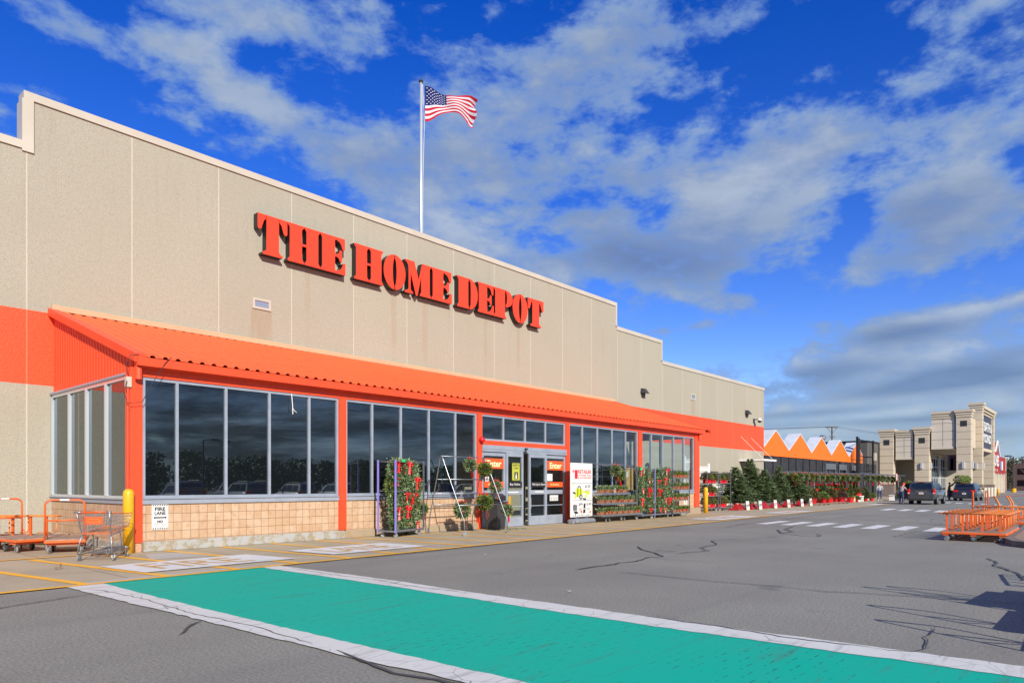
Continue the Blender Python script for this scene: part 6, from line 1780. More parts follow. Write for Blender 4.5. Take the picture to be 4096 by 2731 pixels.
b = MB(); b.add([(103, 24.25, 0), (120.1, 24.25, 0), (120.1, 24.25, 4.7), (103, 24.25, 4.7)], [(0, 1, 2, 3)]); b.add([(107.6, 20.15, 0), (131, 20.15, 0), (131, 20.15, 5.3), (107.6, 20.15, 5.3)], [(0, 1, 2, 3)]); bp_(b, 'shopfront_glass', 'glass_dark', fr_)
for k in range(5):
    b = MB(); b.lathe([(.22, 0), (.22, 1.15), (.16, 1.2), (.001, 1.2)], n=12); o = b.build('concrete_post', 'stucco2'); o.location = (101.8 + k * 3.6, 13.1 + .08 * k, 0)
    tag(o, 'short pale concrete post between the two distant bollards', 'post', 'pale concrete posts before the portico')
    o['label'] = 'pale concrete post before the portico, %s from the left bollard' % on[k]
rs = thing('red_store', 'red-clad store with white letters beyond the beige portico', 'store', (124, 18, 0))
M['red_clad'] = vary('red clapboard', (.38, .030, .030), (.32, .026, .026), .6, .3, .7, .7)
b = MB(); b.prism([[(122, 3.7), (172, 3.7), (172, 6.9), (162, 7.0), (158.5, 9.3), (150, 10.2), (122, 10.2)]], lambda u, v, d: (u, d, v), 18, 18.5)
for k in range(12): b.box(122, 172.05, 17.96, 17.999, 3.75 + k * .27, 3.79 + k * .27)
b.box(172, 172.4, 18, 40, 0, 6.9)
b.build('fascia', 'red_clad', rs, origin=rs.location, fixn=True)
b = MB(); b.box(122, 172, 18.6, 40, 0, 3.69); b.box(122, 171.9, 20, 40, 3.7, 6.5); b.build('wall', 'stucco2', rs, origin=rs.location)
for k in range(8):
    b = MB(); b.box(140 + k * 4.2, 140.7 + k * 4.2, 17.9, 18.59, 0, 3.69); b.build('pier', 'stucco2', rs, origin=rs.location)
b = MB()
put_text(b, 'UNES', lambda u, v: (u, 17.8, v), 154.5, 160.6, 5.0, 7.1, 0, .03); put_text(b, 'Fit for all', lambda u, v: (u, 17.9, v), 153.5, 159.6, 4.1, 4.6, 0)
b.box(163.2, 166.6, 17.85, 17.9, 4.4, 6.1, 0); b.box(163.2, 164.4, 17.82, 17.849, 4.4, 6.1, 1); b.build('fascia_letters', ['white_metal', mat('blue sign', (.02, .08, .35), .5)], rs, origin=rs.location)
b = MB(); b.tube([(0, 0, 0), (3.2, 0, 2.2), (6.4, 0, -.6)], .14, 6); b.build('roof_logo_arc', 'white_metal', rs).location = (156.0 - 124, -.1, 7.6)

# ------------------------------------------------------------------ poles, lamps, far trees
t = thing('utility_pole', 'wooden utility pole with a V-braced crossarm behind the orange peaks', 'utility pole', (179, 53.4, 0))
dd_ = 1
def upole(t, h):
    b = MB(); b.tube([(0, 0, 0), (0, 0, h)], [.2, .16], 8); b.build('pole', 'bark', t)
    b = MB(); dx, dy = .66 * 1.5, -.75 * 1.5
    b.bar((-dx, -dy, h - .1), (dx, dy, h - .1), .16); b.tube([(-dx * .8, -dy * .8, h - .2), (0, 0, h - 1.6)], .05, 5); b.tube([(dx * .8, dy * .8, h - .2), (0, 0, h - 1.6)], .05, 5); b.bar((-.5, .55, h - 2.4), (.5, -.55, h - 2.4), .14); b.build('crossarm', 'bark', t)
    b = MB()
    for k in (-1, -.5, 0, .5, 1): b.lathe([(.06, 0), (.07, .12), (.03, .3)], n=6, c=(dx * k, dy * k, h - .02))
    b.build('insulator', 'greyink', t)
upole(t, 15.6)
b = MB()
for k in (-1, .2, 1):
    dx, dy = .66 * 1.4 * k, -.75 * 1.4 * k
    P = []
    for i in range(9):
        f = i / 8; P.append((179 + dx + (215 - 179) * f, 53.4 + dy + (24 - 53.4) * f, 15.7 - 3.0 * f * (1 - f) - 3.5 * f))
    b.tube(P, .018, 4, cap=False)
    P = [(179 + dx - 40 * i / 6, 53.4 + dy + 50 * i / 6, 15.7 - 3 * (i / 6) * (1 - i / 6)) for i in range(7)]
    b.tube(P, .018, 4, cap=False)
o = b.build('power_line', 'dark'); tag(o, 'thin power lines strung from the utility pole', 'wire')
def lot_lamp(label, loc, h, rz, group='parking lot lamps'):
    t = thing('lot_lamp', label, 'lamp', loc, rz, group)
    b = MB(); b.lathe([(.45, 0), (.45, .8), (.001, .8)], n=14); b.build('base', 'bollard', t)
    b = MB(); b.tube([(0, 0, .8), (0, 0, h)], [.13, .09], 8); b.build('pole', 'bin', t)
    b = MB(); b.bar((0, 0, h), (1.5, 0, h + .1), .1); b.box(1.0, 2.0, -.3, .3, h, h + .25); b.build('head', 'bin', t)
    return t
lp = lot_lamp('tall grey lot lamp on a yellow base right of the red store', (175.5, 17.0, 0), 7.3, R(150))
dup(lp, (45, -62, 0), 0.3, 'lot lamp far behind the viewer, seen only mirrored in the glass'); dup(lp, (95, -58, 0), 0.3, 'second lot lamp behind the viewer, seen only mirrored in the glass')
tt = thing('street_pole', 'pale thin street pole with a box light left of the bare tree', 'pole', (215, 22.5, 0))
b = MB(); b.tube([(0, 0, 0), (0, 0, 9.2)], .16, 8); b.build('pole', 'stucco2', tt); b = MB(); b.box(-.8, .3, -.2, .2, 4.6, 4.9); b.build('lamp_head', 'bin', tt)
def woods(name, label, p0, p1, depth, h, n, m, seed, s=1.0, kind='stuff'):
    r = random.Random(seed); b = MB()
    p0, p1 = Vector((*p0, 0)), Vector((*p1, 0)); L = (p1 - p0).length; d = (p1 - p0).normalized(); nrm = Vector((-d.y, d.x, 0))
    crowns = []
    q = 0
    while q < L:
        crowns.append((q + r.uniform(-2, 2), r.uniform(0, depth), h * r.uniform(.72, 1.06), r.uniform(2.0, 3.6))); q += 1.35
    for (a, bb_, hh, w_) in crowns:
        c0 = p0 + d * a + nrm * bb_
        b.tube([c0, c0 + Vector((0, 0, hh * .8))], [.16, .05], 4, mi=1, cap=False)
        for i in range(n):
            zf = r.random() ** .7; ww = w_ * math.sqrt(max(0, 1 - (zf * 1.15 - .35) ** 2)) * r.uniform(.1, 1)
            an = r.uniform(0, 2 * PI)
            needles(b, c0 + Vector((ww * math.cos(an), ww * math.sin(an), zf * hh)), rv(r), r.uniform(.35, .9) * s, r.uniform(.12, .26) * s, r)
    o = b.build(name, [m, 'bark']); tag(o, label, 'trees', None, kind)
woods('woodland', 'brown autumn woodland on the rise beyond the stores', (225, 60), (330, -12), 26, 10, 420, 'woods', 2, .9)
woods('woodland', 'tall treeline far beyond the stores', (300, 70), (420, -20), 30, 13.5, 330, 'woods', 5, 1.2)
woods('woodland', 'dark treeline behind the viewer, mirrored in the glass front', (-20, -118), (330, -128), 24, 7.6, 420, 'fir', 6, 1.3)
def bare_tree(label, loc, h, seed, m='bare'):
    r = random.Random(seed); t = thing('bare_tree', label, 'tree', loc, 0, 'leafless trees on the right')
    tr = MB(); cr = MB()
    tr.tube([(0, 0, 0), (.1, 0, h * .5), (.0, .1, h)], [.14, .09, .02], 6)
    def br(p, d, L, rd, dep):
        e = p + d * L; (cr).tube([p, (p + e) / 2 + rv(r) * .08 * L, e], [rd, rd * .75, rd * .4], 4, cap=False)
        if dep:
            for _ in range(4): br(p + d * L * r.uniform(.35, 1), (d + rv(r) * .75 + Vector((0, 0, .2))).normalized(), L * .58, rd * .5, dep - 1)
    for k in range(12):
        a = r.uniform(0, 2 * PI); z = h * (.3 + .6 * k / 12)
        br(Vector((0, 0, z)), Vector((math.cos(a), math.sin(a), .9)).normalized(), h * .28 * (1.2 - z / h), .045, 3)
    tr.build('trunk', 'bare', t); cr.build('crown', m, t)
bare_tree('slim pale leafless tree at the right edge in front of the brick block', (196, 14.9, 0), 9, 3)
bare_tree('leafless tree standing just above the red store roof', (205, 27, 0), 16, 5)
bare_tree('rounded leafless tree left of the treeline, beyond the red store', (196, 30.5, 0), 16.5, 9)
bk = thing('brick_block', 'dark brick building with window bands at the right edge', 'building', (225, 22, 0))
b = MB(); b.box(0, 40, -10, 0, 0, 7); b.build('wall', mat('dark red brick', (.10, .055, .05), .85), bk)
for k in range(2):
    b = MB(); b.box(-.03, -.001, -9, -1, 1.2 + 3 * k, 2.8 + 3 * k); b.build('window', 'glass_dark', bk)
# ------------------------------------------------------------------ vehicles (rear end at x = 0, facing +x)
def car(name, label, cat, loc, rz, paint_m, kind, group=None, lights=True):
    t = thing(name, label, cat, loc, rz, group)
    suv = kind == 'suv'
    L, W2 = (4.8, .97) if suv else (5.05, .98)
    zb, belt, roof = (.34, 1.10, 1.80) if suv else (.26, 1.02, 1.72)
    # lower body, lofted
    if suv: st_ = [(0, .88, .52, .80), (.03, .93, .46, 1.02), (.12, .965, .40, 1.10), (.6, .97, .34, 1.12), (3.4, .97, .34, 1.10), (3.7, .965, .34, 1.09), (4.4, .94, .36, 1.00), (4.68, .88, .42, .92), (4.8, .75, .48, .78)]
    else: st_ = [(0, .86, .44, .80), (.04, .92, .38, .98), (.14, .965, .32, 1.04), (.7, .98, .26, 1.05), (3.5, .98, .26, 1.00), (4.2, .96, .26, .92), (4.8, .88, .32, .80), (5.05, .66, .42, .66)]
    b = MB(); vs = []; 
    for (x, w_, z0, z1) in st_:
        zm = z0 + (z1 - z0) * .45
        half = [(w_ * .86, z0), (w_ * .97, z0 + .08), (w_, zm), (w_ * .985, z1 - .12), (w_ * .93, z1 - .01), (w_ * .80, z1)]
        vs += [(x, y, z) for y, z in half] + [(x, -y, z) for y, z in reversed(half)]
    n = 12; fs = []
    for i in range(len(st_) - 1):
        for k in range(n): fs.append((i * n + k, (i + 1) * n + k, (i + 1) * n + (k + 1) % n, i * n + (k + 1) % n))
    fs += [tuple(range(n)), tuple((len(st_) - 1) * n + k for k in range(n - 1, -1, -1))]
    b.add(vs, fs); body = b.build('body', paint_m, t, smooth=False, fixn=True)
    for p in body.data.polygons: p.use_smooth = len(p.vertices) == 4
    # cabin
    if suv: gs = [(.06, .90, 1.10, .84, 1.30), (.16, .90, 1.09, .80, 1.62), (.30, .90, 1.09, .745, 1.76), (.8, .9, 1.09, .73, 1.80), (2.4, .9, 1.09, .72, 1.80), (2.9, .9, 1.09, .71, 1.74), (3.75, .88, 1.08, .82, 1.12)]
    else: gs = [(.08, .90, 1.02, .85, 1.22), (.22, .90, 1.02, .79, 1.52), (.38, .90, 1.02, .74, 1.66), (1.0, .9, 1.02, .72, 1.72), (2.6, .9, 1.0, .71, 1.71), (3.2, .89, .99, .70, 1.62), (4.2, .86, .90, .80, .95)]
    b = MB(); vs = []
    for (x, wb, z0, wt_, z1) in gs: vs += [(x, wb, z0), (x, wt_ + .015, z1 - .05), (x, wt_ * .9, z1), (x, -wt_ * .9, z1), (x, -wt_ - .015, z1 - .05), (x, -wb, z0)]
    fs = []
    for i in range(len(gs) - 1):
        for k in range(5): fs.append((i * 6 + k, (i + 1) * 6 + k, (i + 1) * 6 + k + 1, i * 6 + k + 1))
    fs += [(0, 1, 2, 3, 4, 5), tuple((len(gs) - 1) * 6 + k for k in (5, 4, 3, 2, 1, 0))]
    b.add(vs, fs); cab = b.build('cabin', paint_m, t, fixn=True)
    def quad(name, pts, m, parent=t, th=None):
        q = MB(); q.add(pts, [tuple(range(len(pts)))]); return q.build(name, m, parent)
    cg = 'car_glass'
    if suv: rg = [(.055, -.74, 1.20), (.055, .74, 1.20), (.125, .68, 1.60), (.145, .60, 1.645), (.145, -.60, 1.645), (.125, -.68, 1.60)]
    else: rg = [(.075, -.72, 1.14), (.075, .72, 1.14), (.20, .67, 1.50), (.21, .62, 1.53), (.21, -.62, 1.53), (.20, -.67, 1.50)]
    rg = [(x - .012, y, z) for x, y, z in rg]
    quad('rear_window', rg, cg, cab)
    for s in (-1, 1):
        q = MB()
        zt = roof - .14; zb_ = belt + .07
        for (xa, xb, xc, xd) in ((.42, 1.28, 1.28, .52), (1.38, 2.28, 2.28, 1.38), (2.38, 3.35, 2.82, 2.38)):
            yb_, yt_ = s * .905, s * (.765 if suv else .762)
            q.add([(xa, yb_, zb_), (xb, yb_, zb_), (xc, yt_, zt), (xd, yt_, zt)], [(0, 1, 2, 3) if s < 0 else (3, 2, 1, 0)])
        q.build('side_windows', cg, cab)
    # lights, plate, trims
    for s in (-1, 1):
        q = MB()
        if suv: q.box(-.03, .16, min(s * .78, s * .965), max(s * .78, s * .965), .80, 1.22, bev=.03)
        else: q.box(-.025, .22, min(s * .50, s * .95), max(s * .50, s * .95), .86, 1.03, bev=.03)
        lo_ = q.build('tail_light', 'tail', t)
        if suv:
            q = MB(); q.box(-.036, -.02, min(s * .81, s * .92), max(s * .81, s * .92), .86, .93); q.build('reverse_lamp', 'tag', lo_)
    q = MB(); zz = (.98, .80)[0 if suv else 1]
    q.box(-.035, -.005, -.40, .40, zz - .005, zz + .05); 
    if suv: q.build('chrome_strip', 'chrome', t)
    q = MB(); q.box(-.04, -.006, -.16, .16, zz - .17, zz - .03, 0); q.box(-.043, -.0405, -.12, .12, zz - .12, zz - .08, 1); q.build('number_plate', ['tag', 'redink'], t)
    q = MB(); q.lathe([(.001, -.02), (.04, -.01), (.045, 0)], n=10, axis='x', c=(-.03, 0, zz + .03)); q.build('badge', 'chrome', t)
    q = MB(); q.box(-.09, .16, -.90, .90, zb + .05, .60, bev=.05); bu = q.build('rear_bumper', paint_m, t)
    q = MB(); q.box(-.06, .3, -.84, .84, zb - .04, zb + .07); q.build('bumper_underside', 'dark', bu)
    q = MB(); q.box(.12, .30, -.22, .22, roof - .03, roof - .005); q.build('high_brake_light', 'tail', cab)
    for s in (-1, 1):
        q = MB(); q.tube([(.5, s * .66, roof), (.6, s * .67, roof + .05), (2.2, s * .67, roof + .05), (2.35, s * .66, roof - .01)], .018, 6); q.build('roof_rail', 'dark' if not suv else 'bin', t)
        q = MB(); xm = 3.15 if suv else 3.45
        q.box(xm - .08, xm + .06, min(s * .93, s * 1.14), max(s * .93, s * 1.14), belt + .05, belt + .21, bev=.03); mr = q.build('door_mirror', paint_m, t)
        for xw in ((.92, 3.72) if suv else (.95, 4.0)):
            rw = .37 if suv else .335
            q = MB(); q.lathe([(rw + .07, 0), (rw + .07, s * .012)], n=20, axis='y', c=(xw, s * .962, rw + .02)); q.build('wheel_arch', 'dark', body)
            q = MB(); q.lathe([(rw * .62, -.11), (rw * .95, -.12), (rw, -.08), (rw, .08), (rw * .95, .12), (rw * .62, .11)], n=22, axis='y', c=(xw, s * .86, rw)); wh = q.build('wheel', 'rubber', t)
            q = MB(); q.lathe([(rw * .62, 0), (rw * .56, s * .02), (rw * .1, s * .02), (.001, s * .03)], n=20, axis='y', c=(xw, s * .965, rw)); q.build('rim', 'galv', wh)
    q = MB(); q.tube([(1.0, 0, roof - .02), (1.0, 0, roof + .01)], .02, 5)
    return t
M['car_glass'] = glass('car glass', False, 1.7)
M['tail'] = mat('red tail lamp', (.55, .010, .012), .2)
def carpaint(n, c): 
    m = mat(n, c, .32, .35, .5); m.node_tree.nodes['Principled BSDF'].inputs['Coat Weight'].default_value = .8; return m
M['paint_grey'] = carpaint('dark grey metallic', (.065, .075, .078)); M['paint_navy'] = carpaint('dark blue grey metallic', (.035, .042, .062))
M['paint_white'] = carpaint('white car paint', (.30, .30, .30)); M['paint_red'] = carpaint('red car paint', (.3, .02, .02)); M['paint_silver'] = carpaint('silver car paint', (.16, .17, .18))
suv = car('suv', 'dark grey SUV with an open left door parked beside the plants, seen from behind', 'car', (62.3, 11.95, 0), R(0), 'paint_grey', 'suv')
b = MB(); b.box(0, .06, 0, .9, .36, 1.06, bev=.02); b.add([(.03, .0, 1.06), (.03, .88, 1.06), (.03, .72, 1.66), (.03, .05, 1.66)], [(0, 1, 2, 3)], 1); b.build('open_door', ['paint_grey', 'car_glass'], suv).location = (2.3, .97, 0)
van = car('minivan', 'dark minivan with a bundled fir tree on its roof, beyond the SUV', 'car', (78.8, 11.5, 0), R(0), 'paint_navy', 'van')
b = MB(); b.box(0, .06, 0, .85, .30, 1.0, bev=.02); b.build('open_door', 'paint_navy', van).location = (2.6, .98, 0)
# bundled tree on the van roof
r = random.Random(3); t = thing('bundled_tree', 'netted fir tree bundled on the roof of the dark minivan', 'tree', (79.3, 12.2, 1.74))
t.rotation_euler = (0, 0, R(-38))
b = MB()
for i in range(2400):
    x = r.uniform(0, 1.25); rad = .42 * (1 - .25 * x / 1.7); a = r.uniform(0, 2 * PI)
    needles(b, (x, rad * math.cos(a) * r.uniform(.6, 1) * 1.2, .30 + rad * math.sin(a) * r.uniform(.6, 1)), Vector((.8, math.cos(a) * .5, math.sin(a) * .5)) + rv(r) * .3, .15, .032, r)
b.build('bundled_branches', 'fir2', t)
b = MB(); b.tube([(-.12, 0, .3), (1.6, 0, .3)], .05, 7); b.build('trunk', 'bark', t)
gcar = 'parked cars behind the viewer, seen mirrored in the glass'
c0 = car('parked_car', 'white parked car behind the viewer, mirrored in the left windows', 'car', (17, -13, 0), R(-85), 'paint_white', 'suv', gcar)
c1 = car('parked_car', 'silver parked minivan behind the viewer, mirrored in the windows', 'car', (21.5, -13.5, 0), R(-88), 'paint_silver', 'van', gcar)
for k, (s_, x) in enumerate(((c1, 25.5), (c0, 30), (c1, 34.5), (c0, 44), (c1, 49))): dup(s_, (x, -13, 0), R(-87), '%s parked car behind the viewer, %s of the mirrored row' % (['silver', 'white'][k % 2], on[k + 2]), gcar)

# ------------------------------------------------------------------ people
def skinned(name, verts, edges, radii, m, parent, sub=2, root=0):
    me = bpy.data.meshes.new(name); me.from_pydata(verts, edges, [])
    o = bpy.data.objects.new(name, me); COL.objects.link(o)
    sk = o.modifiers.new('s', 'SKIN'); sk.use_smooth_shade = True; sk.branch_smoothing = .6
    for i, v in enumerate(me.skin_vertices[0].data):
        v.radius = radii[i] if isinstance(radii[i], tuple) else (radii[i], radii[i]); v.use_root = (i == root)
    ss = o.modifiers.new('u', 'SUBSURF'); ss.levels = sub; ss.render_levels = sub
    bpy.context.view_layer.update()
    ev = o.evaluated_get(bpy.context.evaluated_depsgraph_get())
    me2 = bpy.data.meshes.new_from_object(ev)
    bpy.data.objects.remove(o)
    me2.materials.clear(); me2.materials.append(M[m])
    o2 = bpy.data.objects.new(name, me2); COL.objects.link(o2); o2.parent = parent
    return o2
def person(label, loc, rz, J, top, legs_m, head_m, hair, h=1.76, shoes='tag', group=None):
    """J overrides joint positions (metres for a 1.76 m figure facing +x)"""
    t = thing('person', label, 'person', loc, rz, group)
    D = dict(pel=(0, 0, .95), wst=(.0, 0, 1.10), chs=(.01, 0, 1.30), nck=(.0, 0, 1.48), nk2=(.02, 0, 1.54), hd=(.03, 0, 1.62), hdt=(.03, 0, 1.70),
             sL=(0, .18, 1.42), eL=(-.02, .26, 1.16), wL=(.06, .25, .92), sR=(0, -.18, 1.42), eR=(-.02, -.26, 1.16), wR=(.06, -.25, .92),
             hL=(0, .10, .92), kL=(.03, .12, .50), aL=(-.02, .13, .09), fL=(.14, .15, .04), hR=(0, -.10, .92), kR=(.03, -.12, .50), aR=(-.02, -.13, .09), fR=(.14, -.15, .04))
    D.update(J)
    names = list(D); idx = {n_: i for i, n_ in enumerate(names)}
    V = [tuple(D[n_]) for n_ in names]
    E = [('pel', 'wst'), ('wst', 'chs'), ('chs', 'nck'), ('nck', 'nk2'), ('nk2', 'hd'), ('hd', 'hdt'), ('chs', 'sL'), ('sL', 'eL'), ('eL', 'wL'), ('chs', 'sR'), ('sR', 'eR'), ('eR', 'wR'),
         ('pel', 'hL'), ('hL', 'kL'), ('kL', 'aL'), ('aL', 'fL'), ('pel', 'hR'), ('hR', 'kR'), ('kR', 'aR'), ('aR', 'fR')]
    rad = dict(pel=.13, wst=.115, chs=.135, nck=.065, nk2=.055, hd=(.085, .075), hdt=(.08, .07), sL=.06, eL=.043, wL=.026, sR=.06, eR=.043, wR=.026, hL=.085, kL=.055, aL=.038, fL=.03, hR=.085, kR=.055, aR=.038, fR=.03)
    Rd = [rad[n_] for n_ in names]; Ed = [(idx[a], idx[c]) for a, c in E]
    # hands: palm plus five unequal bent fingers
    for s in ('L', 'R'):
        w_, e_ = Vector(D['w' + s]), Vector(D['e' + s]); d = (w_ - e_).normalized(); sd = d.cross(Vector((0, 0, 1))) if abs(d.z) < .95 else Vector((1, 0, 0)); sd = (sd - d * sd.dot(d)).normalized()
        pi_ = len(V); V.append(tuple(w_ + d * .07)); Rd.append((.030, .018)); Ed.append((idx['w' + s], pi_))
        for f, (o_, L_) in enumerate(((-.028, .062), (-.010, .075), (.010, .078), (.028, .068), (.045, .045))):
            k0 = len(V); bend = Vector((.35, 0, -.1)) * .5
            base_ = w_ + d * (.075 if f < 4 else .03) + sd * o_
            V.append(tuple(base_ + d * L_ * .5)); Rd.append(.009); V.append(tuple(base_ + d * L_ + bend * L_ * .6)); Rd.append(.0075)
            Ed += [(pi_, k0), (k0, k0 + 1)]
    skinned('body', V, Ed, Rd, 'skin', t, 2, idx['pel'])
    def clothing(nm, keys, ed, rr, m):
        ii = {k: i for i, k in enumerate(keys)}
        skinned(nm, [tuple(D[k]) for k in keys], [(ii[a], ii[c]) for a, c in ed], rr, m, t, 2, 0)
    clothing('jacket', ['wst', 'pel', 'chs', 'nck', 'sL', 'eL', 'wL', 'sR', 'eR', 'wR'], [('pel', 'wst'), ('wst', 'chs'), ('chs', 'nck'), ('chs', 'sL'), ('sL', 'eL'), ('eL', 'wL'), ('chs', 'sR'), ('sR', 'eR'), ('eR', 'wR')],
             [.15, (.155, .16), .165, .075, .085, .062, .045, .085, .062, .045], top)
    clothing('trousers', ['pel', 'hL', 'kL', 'aL', 'hR', 'kR', 'aR'], [('pel', 'hL'), ('hL', 'kL'), ('kL', 'aL'), ('pel', 'hR'), ('hR', 'kR'), ('kR', 'aR')], [.145, .105, .078, .062, .105, .078, .062], legs_m)
    for s in ('L', 'R'):
        a, f = Vector(D['a' + s]), Vector(D['f' + s]); q = MB()
        dd = (f - a); dd.z = 0; dd.normalize(); sd = Vector((-dd.y, dd.x, 0))
        P = [a - dd * .07, a + dd * .05, a + dd * .17, a + dd * .22]
        q.tube([(p.x, p.y, .05) for p in P], [.045, .052, .045, .02], 8); q.build('shoe', shoes, t, smooth=True)
    hd = Vector(D['hd']); ht = Vector(D['hdt']); q = MB()
    up = (ht - hd).normalized()
    c_ = hd + up * .055
    hw = 1.0
    q.lathe([(.098, -.02 if hair == 'hat' else -.05), (.104, .03), (.09, .08), (.055, .115), (.001, .125 if hair != 'hat' else .15)], n=14, c=tuple(c_))
    q.build('hat' if hair == 'hat' else 'hair', head_m, t, smooth=True)
    fw = Vector((1, 0, 0)); q = MB()
    fc = hd + Vector((.085, 0, .0))
    for s in (-1, 1): q.lathe([(.001, -.012), (.011, 0), (.001, .012)], n=6, c=(fc.x - .004, fc.y + s * .032, fc.z + .02))
    q.box(fc.x - .008, fc.x - .001, fc.y - .028, fc.y + .028, fc.z - .062, fc.z - .055)
    q.build('face_features', 'hair', t)
    q = MB(); q.tube([(fc.x - .01, fc.y, fc.z + .015), (fc.x + .018, fc.y, fc.z - .02), (fc.x - .01, fc.y, fc.z - .03)], [.006, .014, .008], 6)
    for s in (-1, 1): q.lathe([(.001, -.025), (.02, 0), (.001, .025)], n=7, c=(hd.x, hd.y + s * .082, hd.z + .01))
    q.build('nose_and_ears', 'skin', t, smooth=True)
    return t
person('man in a light grey hoodie and blue jeans walking away past the potted plants', (75.6, 18.1, 0), R(25),
       dict(nk2=(.05, 0, 1.53), hd=(.08, 0, 1.60), hdt=(.09, 0, 1.68), eL=(-.08, .27, 1.18), wL=(.04, .24, .98), eR=(-.06, -.27, 1.18), wR=(.06, -.24, .97), kL=(.10, .12, .50), aL=(.04, .13, .09), fL=(.2, .15, .04), kR=(.0, -.12, .5), aR=(-.16, -.13, .1), fR=(0, -.15, .04)),
       'hoodie', 'denim', 'hair', 'hair')
person('man in a bright orange knit hat leaning into the SUV, grey shirt and dark jeans', (62.35, 13.35, 0), R(-25),
       dict(chs=(.07, 0, 1.28), nck=(.16, 0, 1.43), nk2=(.21, 0, 1.47), hd=(.27, 0, 1.53), hdt=(.30, 0, 1.61), sL=(.13, .18, 1.37), sR=(.13, -.18, 1.37), eL=(.30, .22, 1.16), wL=(.5, .16, 1.12), eR=(.3, -.22, 1.15), wR=(.52, -.16, 1.15)),
       'shirt', 'denim', 'hivis', 'hat', shoes='dark')
person('woman in a dark red coat pushing the plant cart', (79.6, 16.6, 0), R(190),
       dict(eL=(.15, .24, 1.15), wL=(.38, .2, 1.05), eR=(.15, -.24, 1.15), wR=(.38, -.2, 1.05)), 'redcoat', 'denim', 'hair', 'hair', shoes='dark')
person('person in dark clothes reaching up at the far side of the minivan roof', (80.2, 12.95, 0), R(-95),
       dict(eL=(.22, .22, 1.5), wL=(.42, .16, 1.7), eR=(.22, -.22, 1.5), wR=(.42, -.16, 1.7)), 'paint_navy', 'denim', 'hair', 'hair', shoes='dark')
# plant cart
t = thing('plant_cart', 'steel cart carrying a wooden box and a dark round shrub between the two men', 'cart', (77.2, 16.0, 0), R(10))
b = MB(); b.box(0, 1.3, -.38, .38, .20, .24); b.build('deck', 'galv', t)
b = MB(); b.tube(hoop(.7, .85, .08, lambda u, v: (1.28, -.35 + u, .24 + v)), .02, 6)
for y in (-.36, .36): b.tube([(0, y, .24), (0, y, .62), (1.28, y, .62)], .016, 5)
b.build('frame', 'galv', t)
for x in (.12, 1.15):
    for y in (-.3, .3): castor(x, y, .2, .075, .03, .20, t)
b = MB(); b.box(-.4, .4, -.45, .45, 0, .42, bev=.01); b.box(-.4, .4, -.35, -.301, .05, .14); o = b.build('wooden_box', 'wood_box'); o.location = (77.5, 16.05, .62); tag(o, 'brown wooden box on the steel plant cart', 'box')
put_pot(3, (77.6, 16.0, 1.0), 'dark round shrub riding on the wooden box of the plant cart', gpp, 1.6)
# small parcel display left of the van
t = thing('display_table', 'white-topped table with colourful packets left of the minivan', 'table', (83.5, 14.3, 0))
b = MB(); b.box(0, 1.6, 0, 1.2, .98, 1.1); b.build('top', 'white_metal', t)
for k, m_ in enumerate(('lime', 'tag', 'orange_flat', 'bin', 'tag', 'gc_green')):
    b = MB(); b.box(.05 + .25 * k, .27 + .25 * k, -.02, .5, 0.0, .42 + .07 * (k % 3)); b.build('packet', m_, t)
# ------------------------------------------------------------------ inside the clear bays
t = thing('steel_shelving', 'pale perforated steel shelving frame behind the last pane before the door', 'shelving', (16.3, 18.2, 0))
for x, y in ((.0, 0), (1.15, 0), (0, 1.2), (1.15, 1.2)):
    b = MB(); b.box(x, x + .09, y, y + .07, 0, 3.0)
    b.build('upright', 'coping', t)
for z in (1.6, 2.75):
    b = MB(); b.box(-.05, 1.28, -.02, 0, z, z + .1); b.box(-.05, 1.28, 0, 1.27, z + .1, z + .13); b.build('shelf', 'coping', t)
b = MB(); b.bar((.04, .6, .2), (1.2, .6, 1.6), .04); b.build('brace', 'coping', t)
for k, (x, z, w_) in enumerate(((16.5, 1.735, .4), (16.95, 1.735, .35), (16.6, 2.035, .3))):
    b = MB(); b.box(0, w_, 0, .35, 0, .29, bev=.006); b.box(.04, w_ - .04, -.004, 0, .12, .15)
    o = b.build('cardboard_box', vary('cardboard', (.36, .24, .13), (.30, .20, .11), 5, .3, .7, .8) if k == 0 else bpy.data.materials['cardboard']); o.location = (x, 18.3, z)
    tag(o, ['larger', 'smaller', 'upper'][k] + ' cardboard box on the steel shelving behind the glass', 'box', 'cardboard boxes behind the glass')
def board_fence(label, x, y, w, h, z=0):
    t = thing('board_fence', label, 'fence', (x, y, z), 0, 'fence panel samples behind the glass')
    b = MB(); n = int(w / .15)
    for i in range(n): b.add([(i * .15, 0, 0), (i * .15 + .135, 0, 0), (i * .15 + .135, 0, h - .05), (i * .15 + .0675, 0, h), (i * .15, 0, h - .05), (i * .15, .02, 0), (i * .15 + .135, .02, 0), (i * .15 + .135, .02, h - .05), (i * .15 + .0675, .02, h), (i * .15, .02, h - .05)],
                             [(0, 1, 2, 3, 4), (9, 8, 7, 6, 5), (0, 5, 6, 1), (1, 6, 7, 2), (4, 9, 5, 0)])
    b.build('boards', 'fence_wood', t); b = MB(); b.box(0, w, .021, .06, .3, .4); b.box(0, w, .021, .06, h - .4, h - .3); b.build('rail', 'fence_wood', t)
board_fence('pine board fence sample seen through the last windows', 29.8, 19.6, 2.7, 2.55)
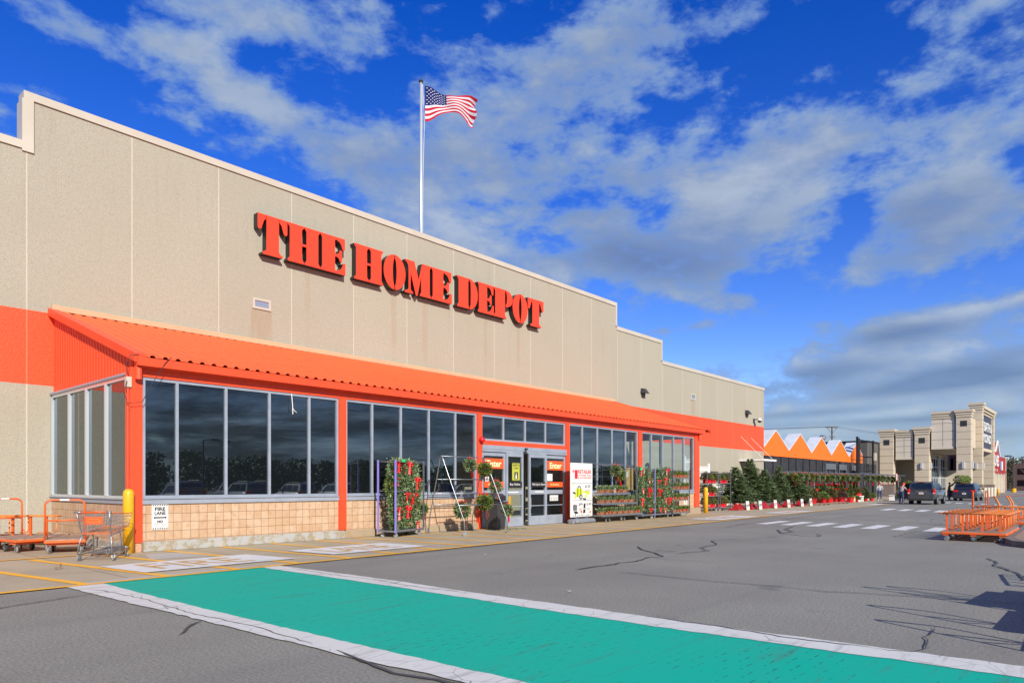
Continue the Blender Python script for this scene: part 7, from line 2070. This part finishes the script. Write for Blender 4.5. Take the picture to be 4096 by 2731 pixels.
for k, (x, y, h) in enumerate(((29.3, 18.4, 2.55), (31.9, 18.6, 2.6), (33.3, 18.2, 2.4), (32.6, 19.4, 2.1))):
    t = thing('post_lantern', 'x', 'lantern', (x, y, 0), 0, 'post lanterns shown behind the last windows'); t['label'] = ['black post lantern in the left pane of the last window bay', 'black post lantern in the middle of the last window bay', 'black post lantern nearest the far corner column', 'shorter post lantern behind the pine boards'][k]
    b = MB(); b.tube([(0, 0, 0), (0, 0, h - .3)], .04, 6); b.build('post', 'black_metal', t)
    b = MB(); b.lathe([(.05, 0), (.11, .04), (.15, .26), (.10, .34), (.02, .40)], n=6, c=(0, 0, h - .3)); b.build('lantern_head', 'black_metal', t)
    b = MB(); b.box(-.1, .14, -.16, -.15, h - .62, h - .36); b.build('price_card', 'tag', t)
def arch_panel(x, y):
    t = thing('vinyl_gate', 'white arched vinyl gate sample near the far corner of the entry', 'gate', (x, y, 0))
    b = MB(); b.box(0, 1.6, 0, .04, .4, 1.0); b.box(0, 1.6, 0, .04, 1.95, 2.35); b.box(-.06, .06, -.06, .06, 0, 2.45); b.box(1.54, 1.66, -.06, .06, 0, 2.45)
    for k in range(4): b.box(.25 + k * .36, .33 + k * .36, 0, .04, 1.0, 1.95)
    b.build('panel', 'white_vinyl', t)
arch_panel(32.3, 20.6)
b = MB(); b.box(0, 1.3, 0, .6, 0, .95, bev=.01); b.box(0, 1.3, -.02, 0, .42, .47); o = b.build('wooden_counter', 'wood_box'); o.location = (29.0, 18.8, .02); tag(o, 'brown wooden counter inside the left pane of the last bay', 'counter')
# litter on the ground
r = random.Random(8); lb_m = mat('dead leaf', (.18, .06, .03), .8)
b = MB(); b.add([(0, 0, .02), (.10, .03, .03), (.16, .10, .06), (.09, .09, .02), (.02, .08, .03)], [(0, 1, 2, 3, 4)]); b.tube([(.1, .06, .03), (.14, .14, .09)], .006, 4); o = b.build('dead_leaf', lb_m); o.location = (4.05, 14.6, .012); tag(o, 'curled brown leaf on the pavement between the yellow stripes', 'leaf')
b = MB()
for k in range(150):
    x, y = r.uniform(17.2, 18.8), 16.0 + r.gauss(0, .2)
    needles(b, (x, min(y, 16.7), .014), Vector((r.uniform(-1, 1), r.uniform(-1, 1), .1)), .07, .012, r)
tag(b.build('fallen_greens', 'fir'), 'scattered fir clippings on the ground round the bin', 'clippings', None, 'stuff')
for k, (x, y) in enumerate(((22.4, 14.9), (8.1, 6.0), (19.6, 10.4), (11.2, 10.6))):
    b = MB(); b.add([(0, 0, .014), (.07, .01, .02), (.08, .05, .014), (.01, .06, .022)], [(0, 1, 2, 3)]); o = b.build('paper_scrap', 'tag'); o.location = (x, y, 0); tag(o, ['scrap of white litter on the striped pavement before the three-tier rack', 'scrap of white litter in the lot right of the green crossing', 'scrap of white litter far out in the lot', 'scrap of white litter near the long crack'][k], 'litter', 'scraps of litter')
bpy.context.view_layer.update()
